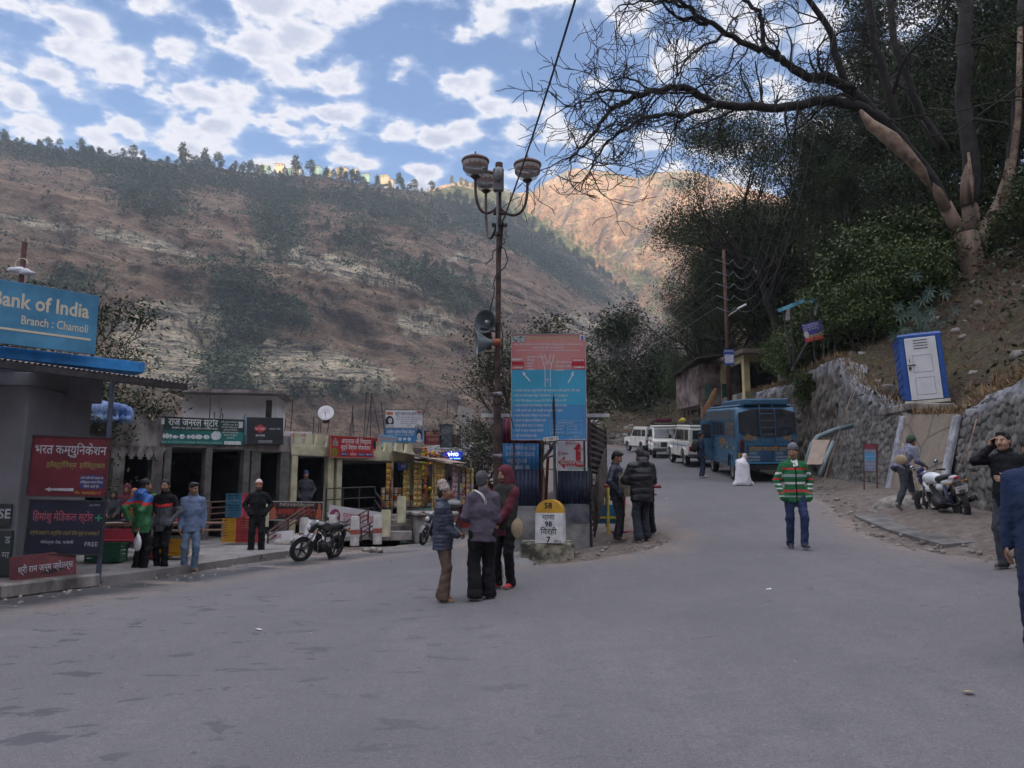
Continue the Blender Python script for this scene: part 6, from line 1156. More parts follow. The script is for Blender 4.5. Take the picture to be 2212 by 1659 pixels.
# rubble, litter at the road edge
M_rock = mat('grey_rock',(.22,.19,.17),.9,.35,5,bump=.8,bscale=9,col2=(.33,.30,.27))
def rock(loc,r_,lab,m_=None,flat=.7,grp='stones lying at the roadside',seed=1,name='stone'):
    V,Fq = sdf_mesh([('e',(0,0,r_*flat*.6),(r_,r_*.75,r_*flat),None,.02)],r_/7,lambda Q: r_*.22*vnoise(Q[...,0]/r_+seed,Q[...,2]/r_*1.3+Q[...,1]/r_,1.3,seed,3)); o = npmesh(name,V,Fq,m_ or M_rock); o.location = loc; o.rotation_euler.z = seed; return tag(o,lab,'stone',grp)
for i,(u,v,Y,r_,lab) in enumerate(((602,1178,20.3,.20,'pale broken stone left of the black motorcycle wheel'),(622,1180,20.2,.22,'larger broken stone touching the first by the motorcycle'),(806,1184,19.6,.13,'small flat stone on the dirt edge'),(807+14,1184,19.4,.11,'round stone lying alone on the road edge'),(790,1181,20,.10,'little stone left of the round one'),(900,1158,27,.22,'stone by the parked motorcycle in the lane'),(912,1162,26.5,.2,'second stone by the lane motorcycle'))): rock(GP(u,v,Y),r_,lab,seed=i+2)
# ================================================================== the traffic island
zx = lambda a: 1042.2+.1984*a; zy = lambda a: 905.1+.1984*a; zy1 = lambda a: 685.7+.1984*a
def ga(x,y): return float(road_z(x,y))
ROT_ = R(-5)
# kerb and plinth under the kiosk
kx0,kx1 = P(1082,1100,14.9).x,P(1273,1100,14.9).x; KY = 14.9; W_ = kx1-kx0
ki = thing('kiosk','small corrugated tin kiosk painted maroon, blue and navy on a concrete plinth','kiosk',(kx0,KY,0)); kg0,kg1 = ga(kx0,KY),ga(kx1,KY)
K_plinth = mat('plinth_concrete',(.16,.155,.16),.9,.4,2.4,bump=.5,bscale=15,col2=(.26,.25,.24)); K_navy = mat('navy_tin',(.012,.018,.055),.55,.35,3,metal=.1,col2=(.03,.04,.085)); K_blue = mat('blue_tin',(.03,.17,.38),.5,.25,3); K_mar = mat('maroon_tin',(.10,.012,.022),.55,.4,3); K_rust = mat('brown_tin',(.045,.030,.026),.6,.5,3,metal=.3,col2=(.10,.08,.072))
zb = zat(1093,KY)
b = MB(); b.box((W_*.24,.12,(zb+kg0-.3)/2),(W_*.50,.26,zb-kg0+.3),bev=.01); b.box((W_*.80,.12,(zb+kg0-.1)/2),(W_*.40,.24,zb-kg0+.1),bev=.01); mk('plinth',b,K_plinth,ki)
b = MB(); b.box((W_*.80,-.004,zb-.14),(W_*.40,.012,.36)); mk('painted_skirt',b,mat('navy_paint_worn',(.03,.04,.075),.8,.6,3,col2=(.14,.14,.16)),ki)
zt = zat(903,KY); zb1 = zat(1014,KY); zb2 = zat(958,KY); wl = W_*.43; wr0 = W_*.645
b = MB(); b.corr((wl/2,.01,zb),wl,zb1-zb,pitch=.076); b.corr(((wr0+W_)/2,.01,zb),W_-wr0,zb1-zb,pitch=.076); mk('navy_sheet',b,K_navy,ki,True)
b = MB(); b.corr((wl/2,.01,zb1+.001),wl,zb2-zb1,pitch=.076); mk('blue_sheet',b,K_blue,ki,True)
b = MB(); b.corr((wl/2,.01,zb2+.001),wl,zt-zb2,pitch=.076); b.corr((W_*.5,.04,zb2+.18),W_,zt-zb2-.18,pitch=.076); b.corr(((wr0+W_)/2,.01,zb1+.001),W_-wr0,zt-zb1,pitch=.076); mk('maroon_sheet',b,K_mar,ki,True)
b = MB(); dpt = 2.2; sd = math.atan2(P(1306,1000,17).x-kx1,2.1); Ms = Matrix.Translation((W_+.03,.05,0)) @ Matrix.Rotation(R(90)-sd,4,'Z')
b.corr((-.0-.25,0,0),.98,dpt,pitch=.12,amp=.022,M=Ms @ Matrix.Translation((0,0,2.15)) @ Matrix.Rotation(R(90),4,'Y')); mk('side_sheet',b,K_rust,ki,True)
b = MB(); b.corr((0,0,0),.85,dpt*1.05,pitch=.12,amp=.022,M=Ms @ Matrix.Translation((0,-.04,1.05)) @ Matrix.Rotation(R(62),4,'Y') ); mk('fallen_side_sheet',b,K_rust,ki,True)
b = MB()
for q in (0,.55,1.1,1.65,2.15): b.tube([Ms @ Vector((q,.05,1.1)),Ms @ Vector((q,.05,1.95))],.012,5)
for q in (1.2,1.32,1.44,1.56,1.68,1.8): b.tube([Ms @ Vector((0,.05,q)),Ms @ Vector((dpt,.05,q))],.007,4)
b.tube([Ms @ Vector((0,.0,.4)),Ms @ Vector((0,0,zt))],.03,6); b.tube([Ms @ Vector((dpt,.0,.8)),Ms @ Vector((dpt,0,zt))],.03,6); mk('window_grille',b,C_iron,ki)
b = MB(); b.box((.02,1.1,(zt+zb)/2),(.04,2.2,zt-zb)); b.box((W_*.25,2.2,(zt+zb)/2),(W_*.5,.03,zt-zb)); mk('rear_wall',b,K_navy,ki)
b = MB(); b.corr((W_*.5,1.15,zt+.05),W_+.75,2.9,(R(-86),0,0),pitch=.1,amp=.015,th=.012); b.box((W_*.5,-.32,zt+.02),(W_+.75,.03,.07)); o = mk('roof',b,mat('pale_tin_roof',(.42,.42,.44),.5,.3,4,metal=.3),ki)
b = MB(); b.tube([(W_*.46,.2,zb),(W_*.47,.2,2.0),(W_*.63,.2,1.98),(W_*.64,.2,zb+.1)],.025,6); b.tube([(W_*.52,.5,zb+.1),(W_*.55,.5,zb+.95),(W_*.64,.5,zb+1.0)],.03,6); mk('chair_frames',b,mat('rust_red_frame',(.16,.045,.03),.6,.4,8),ki)
b = MB(); b.tube([(W_*.605,-.06,kg1-.1),(W_*.61,-.06,zat(945,KY))],.028,8); mk('post',b,mat('blue_grey_post',(.08,.12,.17),.5,.2,8),ki)
wl_w = W_*.43
for i,tx in enumerate(('थाना प्रभारी चमोली-9411112860','कोतवाली चमोली-01372262306','कन्ट्रोल रूम- 100','महिला हेल्पलाइन- 1090')): text(tx,ki,(.10 if i != 2 else .12,-.022,zb2-.12-.125*i),.075,L_dim,align='L',w=wl_w*(.78,.74,.52,.62)[i],bold=.008,name='painted_lettering')
# stones and earth of the island
rock(Vector((P(1120,1135,14.3).x,14.3,ga(.1,14.3))),.14,'stone in the gap left of the milestone base',seed=3); rock(Vector((P(1138,1120,14.5).x,14.5,ga(.3,14.5)+.02)),.12,'second stone left of the milestone base',seed=4)
ml = thing('concrete_plinth','stained concrete block carrying the yellow topped milestone','plinth',(P(1184,1170,13.75).x,13.75,ga(.65,13.75))); b = MB(); q0 = -.48; b.box((0,.35,.07),(.95,.75,.52),(0,0,R(-4)),bev=.03); mk('block',b,mat('stained_concrete',(.09,.085,.07),.9,.5,2.6,bump=.6,bscale=14,col2=(.31,.28,.21),lo=.42,hi=.56),ml)
ms = thing('milestone','yellow topped white milestone painted 58 over Hindi place names','milestone',(P(1186,1135,13.7).x,13.70,ga(.65,13.7)+.325),R(-13)); mw,mh_,md = .50,.755,.30
def arch(w,h,hs,n=16): return [(-w/2,0),(w/2,0),(w/2,hs)]+[(w/2*math.cos(math.pi*i/n),hs+(h-hs)*math.sin(math.pi*i/n)) for i in range(1,n)]+[(-w/2,hs)]
hs = .52; M90 = Matrix.Rotation(R(90),4,'X')
b = MB(); b.prism([(-mw/2,0),(mw/2,0),(mw/2*.97,hs),(-mw/2*.97,hs)],md,M=Matrix.Translation((0,md,0)) @ M90); mk('white_body',b,mat('chalk_white',(.55,.54,.55),.85,.25,5,bump=.2,col2=(.64,.63,.63)),ms)
b = MB(); top = [(mw/2*.97*math.cos(math.pi*i/18),hs+.001+(mh_-hs)*math.sin(math.pi*i/18)) for i in range(19)]; b.prism(top,md,M=Matrix.Translation((0,md,0)) @ M90); mk('yellow_top',b,mat('yellow_paint',(.46,.25,.025),.75,.2,5,bump=.2),ms)
for tx,z,hh in (('58',.60,.10),('माणा',.405,.085),('98',.285,.09),('विरही',.15,.10),('7',.01,.10)): text(tx,ms,(-.01,-.002,z),hh,L_black,bold=.03)
text('BRO',ms,(.15,-.002,.012),.045,L_black)
# the big board
BY = 14.15; r,w,h = board('large faded red and blue police information board in front of the kiosk',1104,721,1268,951,BY,BY,panel=paint('board_blue',(.05,.20,.40),var=.12,scale=2),frame=paint('board_edge',(.34,.30,.34)),fw=.012,depth=.04)
bx_ = lambda x: ((x-312)/(1137-312)-.5)*w; bz_ = lambda z: (1335-z)/1165*h
rect(r,'sky_blue_band',bx_(312)+.012,bz_(955),bx_(1137)-.012,bz_(568),-.002,paint('board_cyan',(.035,.27,.42),var=.12,scale=1.2),.004)
rect(r,'red_band',bx_(312)+.012,bz_(568),bx_(1137)-.012,bz_(172),-.002,mat('board_salmon',(.42,.13,.14),.5,.0,1.1,col2=(.46,.24,.20),lo=.35,hi=.7,stretch=(1,1,.3)),.004)
rect(r,'header_photo',bx_(316),bz_(262),bx_(474),bz_(190),-.006,paint('header_print',(.10,.15,.15),var=.6,scale=22,col2=(.42,.46,.44)),.004); b = MB(); b.box((bx_(1098),-.006,bz_(212)),(.085,.004,.10)); mk('crest_panel',b,L_white,r); b = MB(); b.ell((bx_(1098),-.010,bz_(212)),(.030,.003,.035),12); b.box((bx_(1098),-.009,bz_(236)),(.06,.004,.014)); b.box((bx_(1098),-.009,bz_(192)),(.012,.004,.02)); mk('crest',b,paint('crest_blue',(.06,.13,.33),var=.4,scale=60),r)
text('उत्तराखण्ड पुलिस, जनपद - चमोली',r,(bx_(765),-.006,bz_(236)),.060,paint('olive_gold_lettering',(.36,.32,.17),var=0),w=w*.68,bold=.012)
BL = paint('board_lettering',(.50,.50,.55),var=0)
text('समस्त तीर्थ यात्रियों का जनपद चमोली पुलिस हार्दिक स्वागत व अभिनन्दन करती है।',r,(bx_(720),-.006,bz_(298)),.032,BL,w=w*.93,bold=.01); text('आपकी यात्रा सुगम एवं मंगलमय हो।',r,(bx_(720),-.006,bz_(335)),.032,BL,w=w*.42,bold=.01)
b = MB(); b.box((bx_(722),-.006,bz_(357)),(w*.85,.004,.007))
def ln(x0,z0,x1,z1,t=.013):
    a_,c_ = Vector((bx_(x0),0,bz_(z0))),Vector((bx_(x1),0,bz_(z1))); d = c_-a_; b.box(((a_.x+c_.x)/2,-.006,(a_.z+c_.z)/2),(t,.004,d.length),(0,math.atan2(d.x,d.z),0))
for q in ((685,758,686,570),(686,572,642,395),(744,758,745,570),(745,572,786,395),(678,395,700,470),(700,470,716,505),(716,505,732,470),(732,470,750,395)): ln(*q)
ln(713,715,713,665,.008); ln(713,665,700,685,.008); ln(713,665,726,685,.008); ln(692,525,685,485,.008); ln(685,485,678,505,.008); ln(740,525,748,485,.008); ln(748,485,756,505,.008)
mk('route_diagram',b,BL,r)
for pts in ([(437,588),(475,610),(463,618),(526,690),(516,700),(453,626),(446,636)],[(998,582),(968,622),(980,628),(931,708),(943,716),(990,634),(1000,640)]): poly(r,'arrow',[(bx_(x),bz_(z)) for x,z in pts],-.004,BL)
RL = paint('label_red',(.36,.012,.025),var=0)
for (x0,z0,x1,z1,tx) in ((314,478,445,440,'KEDARNATH'),(314,516,456,484,''),(318,568,450,528,'GOPESHWAR'),(985,486,1122,446,'BADRINATH'),(978,522,1128,488,''),(988,564,1126,524,'JOSHIMATH')):
    rect(r,'red_label',bx_(x0),bz_(z0),bx_(x1),bz_(z1),-.007,RL if tx != 'KEDARNATH' else paint('label_faded',(.40,.17,.18),var=0),.006)
    if tx: text(tx,r,((bx_(x0)+bx_(x1))/2,-.012,bz_(z0)+.018),.04,L_white,w=(bx_(x1)-bx_(x0))*.86,bold=.02)
for i,tx in enumerate(('श्री केदारनाथ धाम','गोपेश्वर','मण्डल','चोपता','ऊखीमठ')): text(tx,r,(bx_(485),-.006,bz_(440+34*i)),.034,BL,align='L',bold=.008)
for i,tx in enumerate(('श्री बद्रीनाथ धाम','हेमकुण्ड साहिब','जोशीमठ')): text(tx,r,(bx_(806),-.006,bz_(497+44*i)),.034,BL,align='L',bold=.008)
b = MB(); [b.ell((bx_(463),-.006,bz_(430+35*i)),(.010,.004,.010),8) for i in range(5)]; [b.ell((bx_(792),-.006,bz_(488+45*i)),(.010,.004,.010),8) for i in range(3)]
rules = (('पहाड़ी मार्ग है, पत्थर गिरने की सम्भावना बनी रहती है, धीरे चलें।',1068,798),('रोड पर लगे साइन बोर्ड, चेतावनी पर ध्यान अवश्य दें।',936,853),('अंधा मोड़ (Blind Curve) पर गाड़ी ओवरटेक न करें।',920,907),('वाहन चलाते समय मोबाइल फोन का प्रयोग न करें।',920,961),('गाड़ी अपनी बाई ओर चलायें एवं सुरक्षित पहुंचे।',877,1016),('वाहन निर्धारित पार्किंग में ही लगायें।',740,1070),('ढलान पर ब्रेक पर नियंत्रण रखें।',693,1123),('शराब पीकर वाहन न चलायें।',663,1178),('मोड़ों पर हार्न अवश्य बजायें।',663,1232),('गति पर नियंत्रण रखें।',595,1288))
for tx,x1,zc in rules: text(tx,r,(bx_(360),-.006,bz_(zc+10)),.040,BL,align='L',w=bx_(x1)-bx_(360),bold=.012); b.ell((bx_(340),-.006,bz_(zc)),(.011,.004,.011),8)
mk('bullets',b,paint('bullet_yellow',(.45,.40,.22),var=0),r)
b = MB(); ln(740,1270,740,1125,.006); ln(1082,1272,1082,1125,.006); ln(740,1125,1082,1126,.006); ln(740,1162,1082,1163,.006); ln(740,1270,1082,1271,.006); ln(926,1270,926,1163,.006); mk('table_lines',b,paint('pale_blue_line',(.22,.42,.55),var=0),r)
text('अधिक जानकारी हेतु सम्पर्क करें:-',r,(bx_(910),-.006,bz_(1152)),.026,BL,w=w*.22)
for i,(a_,c_) in enumerate((('थानाध्यक्ष चमोली','9411112860'),('कोतवाली चमोली','9411112706'),('पुलिस कन्ट्रोल रूम','01372-251487, 100'))): text(a_,r,(bx_(752),-.006,bz_(1192+33*i)),.024,BL,align='L',maxw=.28); text(c_,r,(bx_(938),-.006,bz_(1192+33*i)),.024,BL,align='L',maxw=.22)
text('आज्ञा से',r,(bx_(1030),-.006,bz_(1305)),.026,BL); text('पुलिस अधीक्षक, चमोली',r,(bx_(1030),-.006,bz_(1332)),.026,BL,maxw=w*.22)
poly(r,'torn_slit',[(bx_(x),bz_(z)) for x,z in ((776,822),(786,880),(790,960),(796,1060),(795,1180),(786,1300),(776,1300),(772,1150),(765,1000),(768,900))],-.012,mat('dark_slit',(.018,.014,.016),.9,0))
b = MB(); [b.tube([(x,.09,-1.0),(x,.09,h*.98)],.02,6) for x in (-w*.46,w*.47)]; b.tube([(-w*.46,.09,h*.5),(w*.47,.09,h*.5)],.015,5); mk('support_frame',b,C_iron,r)
r2,w2,h2 = board('white arrow sign pointing two ways below the big board',1205,953,1269,1017,BY+.55,BY+.55,panel=paint('arrow_white',(.58,.57,.60),var=.07,scale=3),depth=.02)
ax = lambda x: ((x-818)/(1145-818)-.5)*w2; az = lambda z: (565-z)/(565-235)*h2; AR = paint('arrow_red',(.42,.015,.03),var=.08)
poly(r2,'up_arrow',[(ax(x),az(z)) for x,z in ((1018,455),(1076,455),(1076,335),(1112,335),(1050,252),(990,328),(1018,328))],-.003,AR); poly(r2,'left_arrow',[(ax(x),az(z)) for x,z in ((1010,445),(1010,508),(895,508),(895,545),(822,470),(895,402),(895,445))],-.003,AR)
b = MB(); b.ell((ax(1062),-.004,az(491)),(.105,.003,.055),18); mk('oval',b,AR,r2)
text('केदारनाथ',r2,(ax(928),-.009,az(497)),.10,L_white,w=ax(1008)-ax(845),bold=.03); text('बद्रीनाथ',r2,(ax(1064),-.009,az(365)),.10,L_white,w=az(285)-az(450),bold=.03,rot=(R(90),R(90),0)); text('चमोली',r2,(ax(1062),-.009,az(500)),.05,L_white,w=.14,bold=.03)
text('दूरी-96 Km',r2,(ax(965),-.003,az(270)),.055,AR,w=ax(1028)-ax(905),bold=.015); text('दूरी-130 Km',r2,(ax(874),-.003,az(388)),.055,AR,w=ax(930)-ax(822),bold=.015); text('सौ0- फोटो स्टेट सेन्टर चमोली',r2,(ax(985),-.003,az(533)),.03,L_green,maxw=.4); text('अनुराग न्यूज एजेन्सी चमोली',r2,(ax(1050),-.003,az(553)),.03,L_green,maxw=.4)
r3,w3_,h3 = board('little white plate wired to the foot of the big board',1174.5,945,1207,954,BY-.06,BY-.06,vr=(0,951),panel=paint('small_white_plate',(.50,.49,.47)),depth=.015,name='sign_plate',cat='sign'); text('एक',r3,(0,-.004,h3*.25),.05,L_black); b = MB()
for sx in (-1,1): b.box((sx*w3_*.38,-.003,h3*.45),(.008,.004,.05)); b.prism([(sx*w3_*.38-.02,h3*.62),(sx*w3_*.38+.02,h3*.62),(sx*w3_*.38,h3*.85)],.004,M=Matrix.Rotation(R(90),4,'X'))
mk('arrows',b,L_black,r3)
# red and yellow barrier right of the kiosk
ba = thing('road_barrier','red and yellow painted pipe barrier behind the two readers','barrier',GP(1300,1110,16.4)); b = MB(); b.tube([(-.4,0,1.02),(1.3,.2,1.0)],.035,8); b.tube([(.42,0,.0),(.5,0,1.0)],.03,8); b.tube([(-.3,0,.85),(1.2,.2,.83)],.02,6); b.tube([(.2,0,.05),(1.2,.2,.05)],.03,6); mk('red_pipes',b,mat('barrier_red',(.20,.018,.025),.5,.2,6),ba); b = MB(); b.tube([(.13,.0,0),(.13,0,.98)],.03,8); b.box((.15,.02,.35),(.5,.03,.05)); mk('yellow_pipe',b,mat('barrier_yellow',(.48,.38,.05),.5,.2,6),ba); rect(ba,'blue_panel',-.1,.22,.42,.62,.04,mat('barrier_blue',(.02,.13,.26),.6,.3,4),.02)
# --- lamp pole
qx = lambda a: 960+.2975*a; qy = lambda a: 301.7+.2975*a
LY = 13.45; lp0 = P(1073.5,1150,LY); lz = ga(lp0.x,LY); lp = thing('lamp_post','tall dark iron lamp post with three glass bowl lamps on curved arms','street lamp',(lp0.x,LY,lz)); topz = zat(357,LY)-lz
I_dk = mat('rusted_brown_iron',(.040,.022,.020),.6,.45,5,metal=.3,bump=.2,col2=(.085,.05,.042)); I_cop = mat('copper_brown_paint',(.12,.065,.055),.5,.25,6)
b = MB(); b.tube([(0,0,-.1),(0,0,2.9),(0,0,2.92),(0.02,0,topz-1.3),(.02,0,topz)],[.074,.068,.050,.047,.047],12); mk('pole',b,I_dk,lp,40)
b = MB(); b.cyl((.02,0,topz-.12),.068,.16,12); b.cyl((0,0,2.86),.085,.10,12); b.cyl((0.02,0,topz-1.35),.075,.06,12); b.box((.03,0,topz-1.15),(.28,.12,.035)); b.box((.03,0,topz-.92),(.22,.12,.035)); mk('collars',b,I_dk,lp)
def lampunit(px0,pv,dy):
    c = P(px0,pv,LY+dy)-Vector((lp0.x,LY,lz)); g = thing('lamp_bowl',None,None); g.parent = lp; g.location = (c.x,dy,c.z)
    for k_ in list(g.keys()): del g[k_]
    b = MB(); n = 24; prof = [(.05,-.30),(.10,-.295),(.17,-.25),(.215,-.17),(.235,-.08),(.238,0)]
    vs2 = []; 
    for r_,z in prof:
        for k in range(48): a_ = 2*math.pi*k/48; rr2 = r_*(1+.03*abs(math.sin(a_*8))); vs2.append((rr2*math.cos(a_),rr2*math.sin(a_),z))
    b.add(vs2,[(i*48+k,i*48+(k+1) % 48,(i+1)*48+(k+1) % 48,(i+1)*48+k) for i in range(len(prof)-1) for k in range(48)]); mk('glass_bowl',b,GLB,g,True)
    b = MB(); b.lathe([(.24,-.04),(.255,-.03),(.258,.0),(.25,.02),(.20,.05),(.08,.085),(.03,.11),(.03,.14),(.012,.15),(.018,.17),(.004,.20)],28,cap=False); b.lathe([(.232,-.16),(.236,-.05)],28,cap=False); mk('cap',b,I_cop,g,True)
    b = MB(); b.lathe([(.02,-.36),(.045,-.345),(.085,-.31),(.09,-.29),(.02,-.285)],18); mk('cup',b,I_dk,g,True); return Vector((c.x,dy,c.z))
GLB = bpy.data.materials.new('lamp_glass'); GLB.use_nodes = True; gb = GLB.node_tree.nodes['Principled BSDF']; gb.inputs['Base Color'].default_value = (.62,.60,.58,1); gb.inputs['Roughness'].default_value = .12; gb.inputs['Alpha'].default_value = .42; gb.inputs['Specular IOR Level'].default_value = .8
C1 = lampunit(qx(225),qy(155),0); C2 = lampunit(qx(603),qy(182),0); C3 = lampunit(qx(302),qy(266),1.0)
b = MB()
for C_,zs in ((C1,topz-.82),(C2,topz-.86),(C3,topz-1.1)):
    s = Vector((.02,0,zs)); pts = []; e = C_+Vector((0,0,-.34)); lowz = min(zs-.10,e.z-.45)
    for i in range(17): t_ = i/16; a_ = math.pi*t_; x = e.x+(s.x-e.x)*(1-math.cos(a_))/2; y = e.y+(s.y-e.y)*(1-math.cos(a_))/2; z = (e.z*(1-t_)+(zs+.12)*t_); z = min(z,1e9)-(math.sin(a_)**.8)*(z-lowz); pts.append((x,y,z))
    b.tube(pts,.026,8)
mk('curved_arms',b,I_dk,lp,True)
b = MB(); c = P(qx(392),qy(285),LY-.12)-Vector((lp0.x,LY,lz)); b.box((c.x,-.12,c.z-.02),(.20,.10,.46),bev=.03); mk('lantern_housing',b,mat('housing_grey',(.09,.085,.09),.4,.3,6),lp); b = MB(); b.ell((c.x,-.18,c.z+.07),(.085,.06,.14),14); mk('lantern_glass',b,mat('dusty_glass',(.16,.17,.18),.2,.2,9),lp,True); b = MB(); b.tube([(c.x-.01,-.12,c.z-.2),(c.x-.02,-.11,c.z-1.0)],.02,6); mk('lantern_arm',b,mat('galvanised_grey',(.20,.20,.22),.4,.2,5,metal=.5),lp)
def horn(px0,pv,dy,rz,rx,lab,rear=False):
    c = P(px0,pv,LY+dy); g = thing('loudspeaker',lab,'loudspeaker',c,rot=(R(90)+rx,0,rz)); H_g = mat('horn_grey',(.14,.165,.18),.35,.25,5,metal=.2)
    b = MB(); b.lathe([(.205,0),(.212,.004),(.20,-.02),(.16,-.08),(.11,-.15),(.07,-.22),(.05,-.27),(.05,-.30)],28,cap=False); b.lathe([(.20,.002),(.155,-.08),(.105,-.15),(.065,-.22),(.001,-.225)],28,cap=False); mk('horn',b,H_g,g,True)
    b = MB(); b.lathe([(.001,-.04),(.028,-.04),(.034,-.20)],14); mk('phase_plug',b,mat('pale_plug',(.42,.42,.42),.4,.1),g,True); b = MB(); b.lathe([(.001,-.42),(.055,-.42),(.065,-.40),(.065,-.29),(.001,-.28)],16); mk('driver',b,mat('driver_orange',(.33,.10,.04),.6,.5,6) if rear else H_g,g,40)
    return g
horn(1047.8,694,-.18,R(-28),R(2),'grey horn loudspeaker facing the camera, upper one on the lamp post'); horn(1030,741,-.10,R(-82),R(4),'grey horn loudspeaker turned left with an orange back, lower one on the lamp post',True)
c = P(1050,736,LY-.05)-Vector((lp0.x,LY,lz)); b = MB(); b.box((c.x+.02,.0,c.z),(.16,.14,.30),bev=.01); b.tube([(-.30,-.1,c.z+.22),(.0,-.05,c.z+.16),(0,0,c.z-.2),(-.22,0,c.z-.22)],.02,6); mk('speaker_bracket',b,C_iron,lp)
wr = thing('cable','black cable looped untidily around the lamp post','cable',(0,0,0)); b = MB()
b.tube([P(qx(a_),qy(c_),LY-.10) for a_,c_ in ((298,905),(350,862),(352,815),(400,770),(440,745),(435,722),(405,716),(385,735),(408,768),(440,800),(460,870),(440,925),(400,962),(372,990),(358,1040),(362,1110),(345,1180),(330,1248))],.011,5); b.tube([P(qx(a_),qy(c_),LY-.1) for a_,c_ in ((405,1300),(425,1430),(418,1570),(450,1600),(458,1620),(430,1640),(412,1620))],.012,5)
b.tube([P(1081,770,LY-.05),P(1088,830,LY-.1),P(1100,890,LY+.2),P(1110,925,LY+.6)],.008,4); [b.tube([P(qx(410),qy(560+20*i),LY-.08),P(qx(455),qy(660+30*i),LY-.1),P(qx(412),qy(720+10*i),LY-.08)],.003,4) for i in range(3)]; mk('cable_loops',b,L_black,wr,True)
for j,(v_,r_) in enumerate(((985,.092),(852,.095))): V,Fq = sdf_mesh([('e',(0,0,0),(r_,r_,.05),None,.02)],.012,lambda Q: .02*vnoise(Q[...,0]+Q[...,1],Q[...,2],30,3,2)); o = npmesh('wire_tangle',V,Fq,mat('dusty_rag',(.16,.14,.15),.9,.8,30),lp); o.location = (0,0,zat(v_,LY)-lz)
ov = thing('overhead_cable','single black cable slanting from the lamp post up over the road','cable',(0,0,0)); b = MB(); cA,cB = P(1086,478,LY-.1),P(1290,-160,7.0); b.tube([P(1082,540,LY-.08)]+[cA.lerp(cB,k/12)-Vector((0,0,.5*(k/12)*(1-k/12))) for k in range(13)],.0135,6); b.tube([P(1088,470,LY-.1),P(1100,440,LY-.25),P(1104,415,LY-.3)],.006,4); mk('wire',b,L_black,ov,True)
# concrete footing and kerb rubble by the pole
V,Fq = sdf_mesh([('e',(0,0,0),(.45,.4,.30),None,.05),('e',(.3,.2,.0),(.4,.4,.25),None,.05)],.04,lambda Q: .06*vnoise(Q[...,0],Q[...,1]+Q[...,2],4,7,4)); o = npmesh('concrete_footing',V,Fq,K_plinth); o.location = (lp0.x+.05,LY+.15,lz-.05); tag(o,'rough concrete footing round the lamp post base','footing')
b = MB(); b.tube([(0,0,0),(-.15,-.25,.55)],.045,8); o = mk('leaning_pipe',b,W1); o.location = GP(1088,1225,12.6); tag(o,'short pale pipe leaning behind the hooded man','pipe')
# papers, litter
for i,(u,v,Y,lab) in enumerate(((1660,1280,9.6,'white scrap of paper on the road at the right'),(1600,1000,35,'white scrap on the road near the jeep'),(1440,1080,23,'pale scrap of litter up the right road'),(560,1368,8.6,'tiny pale scrap in the left foreground'),(2095,1510,5.9,'yellow leaf on the road bottom right'),(1350,1110,20,'orange wrapper by the feet of the readers'),(640,1232,15.5,'yellow scrap on the road in front of the motorcycle'))):
    p = ground(u,v) if i != 1 else GP(u,v,Y); b = MB(); b.add([(-.035,-.02,.006),(.03,-.03,.012),(.04,.02,.02),(-.02,.03,.008)],[(0,1,2,3)]); o = mk('litter',b,(L_white,L_white,L_white,L_white,L_yel,O_,L_yel)[i]); o.location = (p.x,p.y,ga(p.x,p.y)+.03); o.rotation_euler.z = i; tag(o,lab,'litter','bits of litter on the road')
